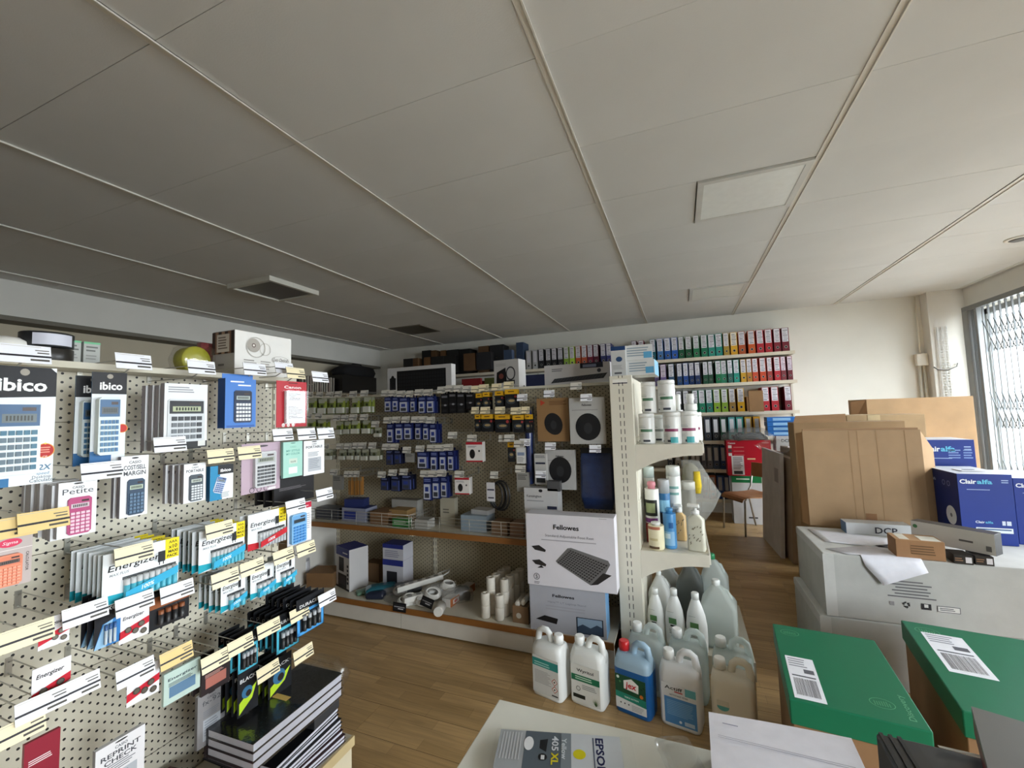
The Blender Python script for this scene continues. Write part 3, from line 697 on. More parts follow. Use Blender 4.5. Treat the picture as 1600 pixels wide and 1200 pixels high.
hang_x(lambda w, h: P_plain(w, h, '2a2224', None, 'c49a90', acc='a8685c'), (316, 1030, 360, 1076), XF-.03, 'battery_card', 'dark card with a dusky pink picture', B, n=3, pitch=.04, back='dark card behind the dusky pink picture')
hang_x(P_black, (372, 988, 404, 1046), XF-.03, 'battery_card', 'black card with cyan frame, lowest of three', B, n=4, pitch=.035, frame='4fb8d2', back='black card behind the lowest cyan frame')
hang_x(P_black, (432, 955, 468, 1014), XF-.03, 'battery_card', 'black card with cyan frame and steel cells, middle of three', B, n=6, pitch=.032, frame='4fb8d2', back='black card behind the middle cyan frame')
hang_x(P_black, (464, 928, 507, 985), XF, 'battery_card', 'black card with bright blue frame at the gondola end', B, n=6, pitch=.035, frame='4a9fe0', back='black card behind the bright blue frame')
hang_x(lambda w, h: P_black(w, h, None, 'BLACK', 0, lime=True), (372, 1044, 404, 1112), XF-.03, 'battery_card', 'black card with lime green and blue picture', B, n=5, pitch=.03, back='black card behind the lime green picture')
hang_x(lambda w, h: P_black(w, h, None, 'BLACK', 0, lime=True), (420, 1026, 456, 1082), XF-.04, 'battery_card', 'black card with lime picture just under the cyan frames', B, n=4, pitch=.03, back='black card under the cyan frames')
hang_x(lambda w, h: P_casio(w, h, ['fx-92'], bg='8f8d8e', side='6e6c6e', calc=False, sized=.13), (310, 1078, 352, 1158), XF-.12, 'boxed_calculator', 'grey calculator sleeve hanging behind the lime green cards', C)
hang_x(lambda w, h: P_casio(w, h, ['REPRINT', 'CHECK'], bg='e4e2e4', calc=False, sized=.10), (152, 1152, 228, 1250), XF-.1, 'boxed_calculator', 'white calculator box with large black capitals low on the board', C)
hang_x(lambda w, h: P_plain(w, h, '1c1a1c', None, '6a6468'), (430, 745, 492, 784), XF-.12, 'cable_pack', 'black carded pack at the gondola end above the sky blue calculator', 'carded pack', n=3, pitch=.05, back='black carded pack behind the one at the gondola end')
hang_x(lambda w, h: P_plain(w, h, '8a2434', None, 'e8d8d8'), (40, 1150, 95, 1230), XF-.06, 'boxed_calculator', 'dark red card low on the pegboard under the tags', C)
# tags: (middle of the tag in the photograph, colour, how far its front stands from the board, what it serves)
TG = [(40, 553, 'white', .30, 'over the large desk calculator'), (209, 565, 'white', .30, 'over the slim pale calculator'), (315, 574, 'white', .30, 'over the wide grey calculator'),
 (398, 577, 'white', .30, 'over the bright blue calculator box'), (444, 575, 'white', .27, 'against the white carton on top'), (462, 583, 'cream', .32, 'over the red calculator card'), (500, 589, 'white', .34, 'empty and highest at the gondola end'),
 (160, 735, 'white', .33, 'over the pink calculator row'), (266, 694, 'white', .32, 'under the wide grey calculator'), (345, 712, 'cream', .33, 'over the teal and white calculator box'), (390, 707, 'cream', .34, 'over the lilac calculator card'),
 (442, 679, 'white', .35, 'over the mint green box'), (479, 678, 'white', .36, 'over the grey-printed white box'), (509, 677, 'white', .37, 'empty at the end of the second row'),
 (69, 812, 'yellow', .36, 'over the orange calculator'), (14, 825, 'yellow', .35, 'beside the orange calculator at the frame edge'), (210, 864, 'cream', .36, 'over the nearer ten-pack of batteries'), (343, 827, 'cream', .36, 'over the farther ten-pack of batteries'), (462, 790, 'white', .36, 'over the sky blue calculator'), (507, 772, 'white', .38, 'in front of the black packs at the gondola end'),
 (43, 992, 'cream', .36, 'over the low red and white card'), (134, 957, 'white', .36, 'over the black and blue battery card'), (211, 942, 'white', .36, 'over the red-banded button cells'), (277, 923, 'white', .36, 'over the copper-topped pack'), (352, 903, 'cream', .36, 'over the narrow teal cards'), (394, 886, 'cream', .36, 'over the long-lettered teal cards'), (443, 868, 'cream', .36, 'over the teal cards nearest the end'), (478, 857, 'cream', .37, 'empty below the sky blue calculator'),
 (28, 1142, 'cream', .36, 'lowest beside the white boxed calculator'), (212, 1050, 'white', .36, 'over the button cells beside the pale green pack'), (276, 1024, 'yellow', .36, 'over the pale green battery card'), (337, 1031, 'cream', .36, 'over the dusky pink card'), (376, 1007, 'cream', .36, 'over the lowest cyan frame'), (420, 981, 'cream', .36, 'over the middle cyan frame'), (468, 958, 'cream', .36, 'over the bright blue frame'), (511, 934, 'white', .39, 'empty beyond the bright blue frame'),
 (419, 1048, 'cream', .36, 'over the lime green pictures'), (474, 1021, 'cream', .40, 'empty above the notebooks'), (120, 1075, 'white', .36, 'low behind the red and white card'), (66, 1100, 'white', .36, 'under the red and white card')]
for x, y, c, d, what in TG:
    hook(PX(x, y, GL+d), GL, 'x', c, 'wire hook with %s price tag %s' % ('golden' if c == 'yellow' else c, what), .092)
# ================================================================ goods on the dim pegboard gondola
PACKM = {}
def packmesh(kind, w, h, d):
    s = MB(); y = -.0005
    if kind in ('green', 'greygreen'):
        g = '5d6b34' if kind == 'green' else '5c5f50'
        s.box(-w/2, w/2, 0, .002, -h, 0, g, front='6e7d3c' if kind == 'green' else '77796a')
        s.rect(-w*.5, -h*.30, w*.5, -h*.02, y, 'a9ab98'); s.poly(((w*.1, y-.0002, -h*.7), (w*.5, y-.0002, -h*.62), (w*.5, y-.0002, -h*.2), (w*.24, y-.0002, -h*.2)), '9aa84a' if kind == 'green' else '85886c')
        s.box(-w*.42, w*.42, -d, 0, -h*.96, -h*.60, 'b9bab0', front='c4c4b8'); s.disc(-w*.12, -h*.48, w*.16, y-.0004, '3c4028', 8)
    elif kind in ('blue', 'bluewhite', 'navy'):
        c = {'blue': '131d50', 'bluewhite': '182458', 'navy': '131830'}[kind]
        s.box(-w/2, w/2, 0, d, -h, 0, c, front=c); s.box(-w*.12, w*.12, d*.5, d*.5+.001, 0, .02, c)
        s.rect(-w*.46, -h*.96, w*.30, -h*.30, y, 'b9bdca' if kind != 'navy' else '3c4466'); s.rect(-w*.30, -h*.62, w*.12, -h*.42, y-.0003, '2c3c86'); s.rect(-w*.36, -h*.90, w*.2, -h*.70, y-.0003, '3a3c44'); s.lines(-w*.4, w*.4, -h*.08, y, 2, h*.07, '7f8cc0')
        s.rect(w*.34, -h*.96, w*.44, -h*.30, y, '5a6ab4')
    elif kind == 'black':
        s.box(-w/2, w/2, 0, d, -h, 0, '131315', front='17171a'); s.box(-w*.14, w*.14, d*.5, d*.5+.001, 0, .02, '222224')
        s.rect(-w*.4, -h*.2, w*.4, -h*.10, y, '6a6a70'); s.rect(-w*.46, -h*.62, w*.46, -h*.52, y, '303034'); s.disc(w*.1, -h*.58, w*.2, y-.0003, '8e8e94', 8, h*.05); s.rect(-w*.3, -h*.92, w*.3, -h*.80, y, '26262a')
    elif kind == 'yellow':
        s.box(-w/2, w/2, 0, .0015, -h, 0, '17181a', front='1b1c1f'); s.rect(-w/2, -h*.26, w/2, 0, y, 'd8a520'); s.lines(-w*.25, w*.25, -h*.10, y-.0003, 1, h*.12, '5a3a10', jag=.1)
        s.disc(0, -h*.64, w*.38, -.008, '3a4046', 12, h*.16); s.disc(w*.05, -h*.62, w*.26, -.0085, 'a08a60', 10, h*.07); s.disc(w*.34, -h*.40, w*.10, y-.0004, 'a33a3a', 10)
    elif kind == 'yellowgrey':
        return packmesh('yellow', w, h, d)
    elif kind == 'orange':
        s.box(-w/2, w/2, 0, d, -h, 0, '9a6a34', front='a5743c'); s.rect(-w*.1, -h, w*.1, 0, y, '6a5a44'); s.rect(-w*.5, -h*.2, w*.5, 0, y, '8a7a5c')
    elif kind == 'whitered':
        s.box(-w/2, w/2, 0, d, -h, 0, 'd6d2ce'); s.rect(-w/2, -h*.13, w/2, 0, y, 'a82430'); s.rect(-w/2, -h, w/2, -h*.93, y, 'a82430'); s.disc(-w*.12, -h*.60, w*.17, y-.0003, '1c1c1e', 12, h*.24); s.lines(-w*.4, w*.2, -h*.2, y, 2, h*.05, '77777c')
        s.disc(w*.3, -h*.45, w*.06, y-.0003, '46464a', 8)
    elif kind == 'grey':
        s.box(-w/2, w/2, 0, d, -h, 0, '6e6c68', front='8a8883'); s.lines(-w*.4, w*.4, -h*.12, y, 3, h*.1, '4a4846')
    elif kind == 'white':
        s.box(-w/2, w/2, 0, d, -h, 0, 'b4b2ae', front='cbcac8'); s.rect(-w*.4, -h*.5, w*.4, -h*.3, y, '7c88a0'); s.lines(-w*.4, w*.4, -h*.6, y, 4, h*.08, '8a8a8a')
    return s.mesh('hanging_pack', 'print')
GRP = {'green': 'green', 'greygreen': 'grey-green', 'blue': 'blue', 'bluewhite': 'blue and white', 'navy': 'navy', 'black': 'black', 'yellow': 'yellow-topped', 'orange': 'orange', 'whitered': 'white and red', 'grey': 'grey', 'white': 'white'}
CNT = {}
def packs(kind, rows, rowname, Yf=2.74, d=.025, n=2, pitch=.045, tagc='grey', what='cartridge pack'):
    """rows: (x0, y0, x1, y1) of each pack in the photograph, from the end post outwards"""
    rows = sorted(rows, key=lambda r: -r[0])
    for i, (x0, y0, x1, y1) in enumerate(rows):
        mx, my = (x0+x1)/2, (y0+y1)/2
        w = PY(x1, my, Yf).x-PY(x0, my, Yf).x; a = PY(mx, y0, Yf); h = a.z-PY(mx, y1, Yf).z
        w *= .94
        me = packmesh(kind, w, h, d)
        nm = 'the only' if len(rows) == 1 else ORD[i]
        base = '%s %s, %s row, %s from the end post' % (GRP[kind], what, rowname, nm) if len(rows) > 1 else 'lone %s %s in the %s row' % (GRP[kind], what, rowname)
        for k in range(n):
            lb = base if k == 0 else base.replace(what, what+' '+('tucked' if k == 1 else 'deeper' if k == 2 else 'deepest')+' behind', 1)
            o = inst('cartridge_pack', me, None, (a.x+random.uniform(-.003, .003), Yf+k*pitch, a.z-random.uniform(0, .004)), random.uniform(-.10, .10))
            tag(o, lb[:], 'cartridge pack', '%s packs, %s row' % (GRP[kind], rowname))
        hook(Vector((a.x, Yf-.035, a.z+.028)), GM, 'y', tagc, '%s-tagged hook over %s' % (tagc, base.replace(' cartridge', '').replace(',', '')), .075 if w > .05 else .06)
packs('green', [(482, 622, 496, 647), (498, 622, 511, 647), (514, 622, 526, 647), (527, 621, 540, 646), (550, 621, 563, 646), (568, 620, 580, 645)], 'top')
packs('bluewhite', [(600, 620, 613, 643), (613, 620, 623, 642), (623, 621, 639, 644), (640, 621, 649, 643), (653, 619, 665, 645), (666, 619, 680, 645)], 'top')
packs('black', [(688, 615, 700, 646), (701, 613, 713, 645), (714, 613, 726, 645), (727, 614, 739, 640)], 'top', d=.03)
packs('yellow', [(742, 614, 753, 640), (754, 612, 765, 639), (772, 611, 786, 638), (788, 608, 808, 637)], 'top', tagc='cream')
packs('green', [(480, 655, 494, 674), (496, 655, 510, 674), (525, 658, 537, 679), (538, 658, 549, 678), (550, 657, 563, 678), (567, 657, 580, 678)], 'second')
packs('greygreen', [(585, 668, 597, 683)], 'second', n=1)
packs('blue', [(604, 662, 616, 692), (617, 661, 630, 687), (631, 661, 645, 687), (648, 661, 659, 687), (660, 661, 670, 687), (671, 662, 683, 692)], 'second')
packs('yellow', [(741, 647, 751, 674), (752, 647, 771, 674), (772, 647, 797, 675), (800, 648, 818, 675), (819, 647, 829, 676)], 'second', tagc='cream')
packs('greygreen', [(508, 702, 520, 718), (530, 702, 542, 718), (543, 702, 554, 718), (557, 701, 564, 718), (565, 701, 577, 719), (579, 701, 594, 719)], 'third')
packs('navy', [(602, 703, 614, 726), (615, 703, 627, 724)], 'third'); packs('grey', [(633, 708, 647, 722)], 'third', n=1)
packs('bluewhite', [(651, 706, 670, 732), (672, 705, 684, 736)], 'third', n=4, pitch=.05)
packs('blue', [(686, 705, 697, 736), (699, 704, 710, 735)], 'third', n=2)
packs('whitered', [(728, 690, 754, 721)], 'third', d=.06, n=1, what='mouse box')
packs('yellow', [(793, 690, 805, 721)], 'third', n=1); packs('white', [(807, 699, 821, 724)], 'third', n=1, d=.02)
packs('orange', [(544, 745, 550, 773), (551, 745, 557, 773), (558, 745, 565, 773)], 'fourth', n=1); packs('grey', [(519, 742, 534, 765), (806, 738, 826, 768)], 'fourth', n=1)
packs('navy', [(594, 746, 608, 766), (610, 743, 626, 767), (627, 742, 643, 765)], 'fourth')
packs('bluewhite', [(661, 745, 674, 781), (675, 745, 687, 779), (688, 744, 700, 777)], 'fourth', n=2)
packs('whitered', [(710, 746, 733, 772)], 'fourth', d=.06, n=1, what='mouse box')
def box_y(name, rect, Yf, d, label, cat, col, draw=None, top=None, side=None, mat='print', bevel=.0015, z0=None, rz=0.0, group=None, bodyname='box'):
    """an upright box facing the camera side of the room: rect is its front in the photograph"""
    x0, y0, x1, y1 = rect; mx, my = (x0+x1)/2, (y0+y1)/2
    w = PY(x1, my, Yf).x-PY(x0, my, Yf).x; a = PY(mx, y0, Yf); b = PY(mx, y1, Yf)
    if z0 is not None: b.z = z0
    h = a.z-b.z
    t = thing(name, label, cat, (b.x, Yf, b.z), rz, group)
    MB().box(-w/2, w/2, 0, d, 0, h, col, top=top, side=side).build(bodyname, mat, t, bevel=bevel)
    if draw:
        s = MB(); draw(s, w, h, -.0012); s.build('print', 'print', t)
    return t
# mouse mats and bags
def d_mat(oval, txt, tc, accent=None):
    def f(s, w, h, y):
        if accent: s.disc(-w*.32, h*.90, w*.10, y, accent, 3); s.lines(-w*.1, w*.45, h*.93, y, 3, h*.035, tc)
        else: s.txt(txt, 0, h*.82, y, h*.06, tc, 'C', .02); s.lines(-w*.42, w*.42, h*.74, y, 1, h*.03, '8a8888')
        P = []
        for k in range(28):
            a = 2*PI*k/28; r = 1+.10*math.sin(a)+(.08*math.cos(2*a+1) if accent else .03*math.cos(2*a)); P.append((oval[0]*w+oval[2]*w*r*math.cos(a), y-.0004, oval[1]*h+oval[3]*h*r*math.sin(a)))
        s.poly(P, '1b1b1d'); s.disc(oval[0]*w, oval[1]*h, oval[2]*w*.35, y-.0008, '2c2d30', 12, oval[3]*h*.4)
    return f
box_y('mouse_mat_pack', (840, 622, 890, 690), 2.80, .02, 'brown card pack with a black kidney-shaped mouse mat', 'mouse mat', '8f6f4a', d_mat((.02, .38, .27, .26), '', '6a4a2c', 'b0402c'))
box_y('mouse_mat_pack', (891, 621, 947, 694), 2.76, .02, 'white pack with a round black mouse mat below a price tag', 'mouse mat', 'aeadaa', d_mat((.02, .34, .34, .30), 'Fellowes', '222224'))
box_y('mouse_mat_pack', (853, 703, 900, 765), 2.80, .03, 'white pack with a dark oval mouse mat, low beside the post', 'mouse mat', 'a9a8a6', d_mat((.0, .46, .36, .34), 'Fellowes', '222224'))
box_y('boxed_accessory', (836, 709, 855, 757), 2.76, .03, 'narrow white box with a dark window under the mouse mats', 'box', 'b5b4b2', lambda s, w, h, y: (s.rect(-w*.36, h*.06, w*.36, h*.46, y, '26282a'), s.rect(-w*.4, h*.66, w*.4, h*.72, y, '2a2c40'), s.lines(-w*.4, w*.4, h*.94, y, 2, h*.05, '6a6a6c')))
box_y('boxed_accessory', (855, 752, 875, 768), 2.70, .05, 'small dark grey box behind the white hinged box', 'box', '4a4a4c')
def d_kens(s, w, h, y):
    s.txt('Kensington', -w*.42, h*.82, y, h*.07, '3c3c40'); s.lines(-w*.42, w*.2, h*.76, y, 1, h*.04, '8c8c90'); s.rect(w*.18, h*.60, w*.46, h*.66, y, '2a2c40'); s.disc(0, h*.95, w*.06, y, '1c1c1e', 10, h*.03)
    s.poly(((-w*.36, y, 0), (-w*.12, y, h*.18), (w*.4, y, h*.02), (w*.4, y, 0)), '1c1c1f')
kb = box_y('boxed_accessory', (821, 763, 874, 850), 2.70, .10, 'white box with grey lettering standing behind the footrest carton', 'box', 'b9b8b8', d_kens, z0=.663)
bg = thing('shopping_bag', 'dark blue plastic bag hanging against the cream post', 'bag', PY(931, 700, 2.80))
h = PY(931, 698, 2.8).z-PY(931, 793, 2.8).z; wv = PY(957, 740, 2.8).x-PY(906, 740, 2.8).x
s = MB(); s.loft([(0, .01, wv*.44, .02, .015, -h), (0, .01, wv*.52, .035, .02, -h*.8), (0, .01, wv*.50, .03, .02, -h*.3), (0, .01, wv*.48, .012, .008, -h*.06)], '1d2c52'); s.build('pouch', 'foil', bg)
MB().box(-wv*.48, wv*.48, -.004, .02, -h*.14, 0, '151518').build('header_card', 'print', bg)
rl = thing('blue_roll_pack', 'long dark blue roll in clear film hanging by a black pole', 'roll', PY(825, 640, 2.80))
h = PY(825, 634, 2.8).z-PY(827, 750, 2.8).z
MB().lathe([(.022, -h), (.028, -h+.01), (.028, -.03), (.02, -.005)], '22305e', 14).build('roll', 'foil', rl)
MB().tube([(.036, 0, -h-.02), (.036, 0, .02)], .006, '141416', 8).build('pole', 'plastic', rl)
# coil of black cable with a white tag
cc = thing('cable_coil', 'coiled black cable with a white paper tag hanging low on the pegboard', 'cable', PY(778, 752, 2.74))
for k in range(4):
    P = [(.012*k-.02+(.05+.005*k)*math.cos(a), .012*(k % 2), -.10+(.085+.006*k)*math.sin(a)) for a in [2*PI*j/18 for j in range(18)]]
    MB().tube(P, .006, '161618', 6, close=True).build('cable', 'plastic', cc)
MB().box(-.075, -.012, -.03, -.028, -.135, -.005, 'c9c8cc').rect(-.07, -.06, -.017, -.05, -.0305, '2a2a40').rect(-.065, -.115, -.02, -.105, -.0305, '4a4a58').build('paper_tag', 'paper', cc)
hook(PY(772, 742, 2.70), GM, 'y', 'grey', 'wire hook with grey tag above the coiled black cable', .06)
for x, y, c, wd in ((858, 615, 'white', 'above the brown kidney mat pack'), (916, 621, 'white', 'against the round mat pack'), (860, 697, 'white', 'above the low oval mat pack'), (930, 701, 'white', 'over the dark blue bag'), (816, 621, 'white', 'beside the yellow-topped packs'), (820, 691, 'white', 'halfway down the blue roll'), (787, 685, 'grey', 'empty between the mouse boxes'), (707, 680, 'grey', 'empty below the black packs'), (845, 741, 'white', 'over the narrow windowed box'), (900, 603, 'grey', 'at the top edge of the board')):
    hook(PY(x, y, 2.72), GM, 'y', c, 'wire hook with %s tag %s' % (c, wd), .075)
# ---------------------------------------------------------------- on the wire-fenced shelf
ZS = .661
def shelf_box(rect, Yf, d, label, col, z0, top=None, side=None, draw=None, rz=0.0, mat='print', name='small_carton', cat='box'):
    return box_y(name, rect, Yf, d, label, cat, col, draw, top, side, mat, .001, z0, rz)
shelf_box((494, 794, 527, 814), 2.76, .12, 'dark flat carton at the dim end of the fenced shelf', '3c3c42', ZS)
shelf_box((534, 794, 571, 815), 2.76, .14, 'white and blue carton on the fenced shelf', '8c90a4', ZS, top='2c3a78', draw=lambda s, w, h, y: s.rect(-w*.4, h*.2, w*.1, h*.8, y, '2c3a86'))
shelf_box((540, 780, 566, 795), 2.80, .09, 'navy carton stacked on the white and blue carton', '2c3564', PY(552, 795, 2.76).z+.001, rz=.2)
shelf_box((578, 800, 606, 820), 2.75, .16, 'brown carton behind the shelf fence', '7a5a3c', ZS, mat='cardboard')
shelf_box((608, 797, 636, 822), 2.80, .12, 'tan carton beside the green one', '9a7a4c', ZS, mat='cardboard')
shelf_box((613, 811, 637, 826), 2.72, .06, 'small green carton against the shelf fence', '3c7a40', ZS, draw=lambda s, w, h, y: s.lines(-w*.4, w*.4, h*.8, y, 3, h*.2, 'b9c9b0'))
shelf_box((612, 781, 652, 800), 2.92, .08, 'pale grey carton at the back of the fenced shelf', 'a4a29c', ZS, top='8c8a86')
shelf_box((648, 812, 668, 828), 2.72, .10, 'flat white carton just past the shelf divider', 'a8a6a0', ZS)
shelf_box((720, 806, 760, 832), 2.76, .15, 'pale blue plastic tray on the fenced shelf', '8a98a4', ZS, mat='plastic')
shelf_box((735, 797, 763, 812), 2.80, .10, 'white carton lying on the pale blue tray', 'b4b4b4', PY(740, 806, 2.76).z+.001, rz=-.15)
shelf_box((768, 816, 793, 838), 2.72, .12, 'brown carton behind the fence near the footrest', '7c624a', ZS, mat='cardboard')
shelf_box((797, 818, 818, 840), 2.72, .12, 'pinkish brown carton next to the footrest carton', '8a6c58', ZS, mat='cardboard')
shelf_box((688, 778, 711, 816), 2.86, .05, 'cream blister box standing at the back of the fenced shelf', 'a8a290', ZS, draw=lambda s, w, h, y: s.lines(-w*.3, w*.2, h*.6, y, 2, h*.1, '6a665c'))
# ---------------------------------------------------------------- on the base shelf
ZB = .1592
def d_printer(s, w, h, y):
    s.rect(-w/2, h*.80, w/2, h, y, '27307a'); s.lines(w*.02, w*.38, h*.90, y-.0003, 1, h*.06, 'd8d8e4', jag=.1)
    s.rect(-w*.28, h*.42, w*.10, h*.76, y, '1a1a1e'); s.disc(-w*.08, h*.58, w*.14, y-.0003, '26262c', 14); s.rect(-w*.34, h*.05, w*.3, h*.36, y, '202024'); s.rect(-w*.5, 0, w*.5, h*.05, y, '18181c')
    s.poly(((-w*.3, y-.0003, h*.10), (w*.26, y-.0003, h*.10), (w*.2, y-.0003, h*.30), (-w*.24, y-.0003, h*.30)), '35353c')
    for k in range(5): s.rect(w*.32, h*(.16+.1*k), w*.44, h*(.22+.1*k), y, '30303c')
box_y('printer_carton', (519, 856, 552, 918), 2.68, .16, 'white carton with navy band and black printer picture', 'carton', 'c4c2c2', d_printer, top='2a347e', z0=ZB, rz=-.35)
t = box_y('ink_carton', (598, 875, 630, 898), 2.80, .13, 'navy and white carton, lower of the stacked pair', 'carton', 'bcbcc4', lambda s, w, h, y: (s.rect(-w/2, h*.8, w/2, h, y, '27307a'), s.rect(-w*.3, h*.2, w*.2, h*.6, y, '26262c')), top='2a347e', z0=ZB)
zt = t.location.z+PY(614, 875, 2.80).z-ZB
box_y('ink_carton', (598, 851, 630, 875), 2.80, .13, 'navy and white carton, upper of the stacked pair', 'carton', 'bcbcc4', lambda s, w, h, y: (s.rect(-w/2, h*.74, w/2, h, y, '27307a'), s.lines(-w*.4, w*.4, h*.6, y, 4, h*.12, '8a8a9c')), top='2a347e', z0=zt+.001)
box_y('brown_carton', (569, 880, 592, 900), 2.86, .10, 'brown carton tucked behind the printer carton', 'carton', '6e5236', None, mat='cardboard', z0=ZB)
box_y('brown_carton', (483, 896, 516, 919), 2.64, .18, 'low brown carton beside the white canister', 'carton', '7a5a38', None, mat='cardboard', z0=ZB, rz=.3)
c = PY(477, 912, 2.70); h = PY(477, 871, 2.70).z-ZB
t = thing('canister', 'slim white canister standing beside the low brown carton', 'canister', (c.x, 2.70, ZB))
MB().lathe([(.034, 0), (.036, .004), (.036, h*.86), (.033, h*.88)], 'b4b4b8', 18).build('body', 'plastic', t); MB().lathe([(.034, h*.88), (.034, h*.99), (.03, h)], 'a2a2a8', 18).build('lid', 'plastic', t)
# pouches, power strips and cables in a heap
def pouch(label, px, py, Yf, ln, wd, ht, rz, col, mat='foil', lift=0.0):
    p = PY(px, py, Yf); t = thing('pouch', label, 'pouch', (p.x, Yf, ZB+lift), rz)
    s = MB(); s.loft([(0, 0, ln*.46, wd*.40, .01, 0), (0, 0, ln*.5, wd*.5, .012, ht*.35), (0, 0, ln*.46, wd*.42, .012, ht*.8), (0, 0, ln*.3, wd*.22, .01, ht)], col); s.build('wrap', mat, t)
    return t
pouch('teal and navy cable pouch lying on the base shelf', 596, 918, 2.70, .24, .12, .07, .7, '1c5a68')
pouch('dark blue pouch in front of the teal one', 588, 930, 2.63, .14, .09, .05, .3, '1c2438')
pouch('flat green and white sleeve beside the printer carton', 573, 912, 2.68, .16, .08, .03, .9, '5c7a66', 'print')
pouch('grey bubble pouch behind the power strips', 628, 906, 2.78, .30, .12, .06, .6, '6a6c70')
pouch('clear crumpled bag at the front of the heap', 616, 935, 2.62, .16, .09, .045, -.2, '8c8a88', 'hazy_film')
def power_strip(label, px, py, Yf, ln, rz, tilt, lift, n=5, col='d0cec8'):
    p = PY(px, py, Yf); t = thing('power_strip', label, 'power strip', (p.x, Yf, ZB+lift), rot=(0, tilt, rz))
    MB().box(-ln/2, ln/2, -.026, .026, 0, .038, col).build('body', 'plastic', t, bevel=.006)
    for k in range(n):
        x = -ln/2+ln*(k+.7)/(n+.5)
        MB().lathe([(.019, .038), (.019, .0385)], '7c7a76', 12, x=x).build('socket', 'plastic', t)
    MB().tube([(ln/2, 0, .02), (ln/2+.05, .01, .03), (ln/2+.07, .06, .03), (ln/2+.01, .08, .02), (ln/2-.08, .07, .012)], .005, 'd4d2cc', 6).build('lead', 'plastic', t)
    return t
power_strip('white power strip with a black end, topmost of the heap', 657, 905, 2.74, .34, .75, -.12, .085)
power_strip('white power strip lying under the topmost one', 668, 918, 2.70, .36, .95, .0, .03)
power_strip('white power strip at the back of the heap', 700, 900, 2.90, .28, .25, 0, .002)
pouch('clear bag of white cable reaching up the heap', 684, 905, 2.74, .24, .08, .11, .9, 'b8b6b0', 'hazy_film', .005)
pouch('long clear cable bag beside the boxed tube', 714, 922, 2.74, .24, .06, .10, .7, 'aeaca6', 'hazy_film', .004)
pouch('black plug in film at the back of the heap', 722, 912, 2.80, .12, .07, .09, .5, '1c1c1e')
def coil(label, px, py, Yf, R, lift, tilt, col='d6d4ce', n=4):
    p = PY(px, py, Yf); t = thing('cable_loop', label, 'cable', (p.x, Yf, ZB+lift), rot=(tilt, .2, .4))
    for k in range(n):
        MB().tube([((R-.004*k)*math.cos(a), (R*.7-.004*k)*math.sin(a), .008*k) for a in [2*PI*j/16 for j in range(16)]], .0045, col, 6, close=True).build('cable', 'plastic', t)
    return t
coil('white cable loops spilling at the front of the heap', 642, 922, 2.63, .06, .03, .8); coil('loosely wound white cable over the shelf edge', 632, 931, 2.60, .05, .02, .6); coil('tight loops of white cable beside a black label', 660, 930, 2.62, .05, .03, .5)
coil('white cable loops half way up the heap', 676, 915, 2.68, .06, .07, .9, n=5); coil('white cable loops at the back of the heap', 700, 900, 2.78, .055, .09, .4, n=5); coil('grey cable loops between the pouches and the strips', 625, 915, 2.68, .05, .05, .7, 'a9a7a2')
c = PY(690, 945, 2.60); t = thing('cable_reel', 'end-on roll of white cable by the boxed tube', 'cable', (c.x, 2.60, ZB), rot=(-PI/2, 0, .3)); MB().lathe([(.03, -.1), (.033, -.09), (.033, 0), (.014, .002)], 'd0cec8', 16, y=-.033).build('winding', 'plastic', t)
def blacktag(label, px, py, Yf, w, h, rx, rz, zz):
    p = PY(px, py, Yf); t = thing('hang_card', label, 'label', (p.x, Yf, zz if zz else p.z), rot=(rx, 0, rz))
    s = MB(); s.box(-w/2, w/2, 0, .002, -h/2, h/2, '161618'); s.rect(-w*.42, -h*.30, w*.42, h*.34, -.0006, '2a2a2e'); s.rect(-w*.4, h*.0, w*.4, h*.08, -.0009, 'b0b0b4'); s.lines(-w*.1, w*.32, -h*.1, -.0009, 1, h*.25, 'c9c9cc', jag=.1); s.build('card', 'print', t)
blacktag('black card hanging over the brown shelf edge', 624, 949, 2.535, .11, .06, -.1, 0, None); blacktag('black card slanting across the white cable heap', 667, 941, 2.55, .13, .06, -.5, -.35, None)
b0 = PZ(704, 950, ZB); b1 = PZ(748, 918, ZB); ang = math.atan2(b1.y-b0.y, b1.x-b0.x); ln = (b1-b0).length*.86
t = thing('tube_carton', 'long low white carton with orange side lying on the base shelf', 'carton', b0, ang)
MB().box(0, ln, 0, .07, 0, .055, '9a5a34', top='b8b4ae', side='cfcac4').build('box', 'print', t, bevel=.001); MB().rect(.03, .012, .10, .042, -.0012, 'c9c4be').rect(.045, .018, .085, .036, -.0016, 'b03a2c').build('print', 'print', t)
# till rolls: two in front, more behind
rm = MB().lathe([(.028, 0), (.030, .003), (.030, .075), (.028, .078), (.010, .0785), (.008, .07)], 'd8d2c6', 18).mesh('paper_roll', 'paper')
q0 = PZ(761, 962, ZB); q1 = PZ(780, 969, ZB)
stk = 0
for col, q in enumerate((q0, q1)):
    for r in range(5):
        for k in range(3 if r else 2):
            o = inst('paper_roll', rm, None, (q.x+.030*col*0+.012*r, 2.61+.065*r, ZB+.0790*k))
            tag(o, 'white till roll, %s up, in the %s pile back of the %s column' % (ORD[k], ORD[r], 'far' if col else 'near'), 'paper roll', 'till rolls stacked on the base shelf')
t = box_y('brown_carton', (801, 948, 826, 974), 2.60, .10, 'small brown carton holding rolled white tubes', 'carton', '7c6044', lambda s, w, h, y: s.disc(-w*.1, h*.45, w*.16, y, 'b8b2a6', 12), mat='cardboard', z0=ZB)
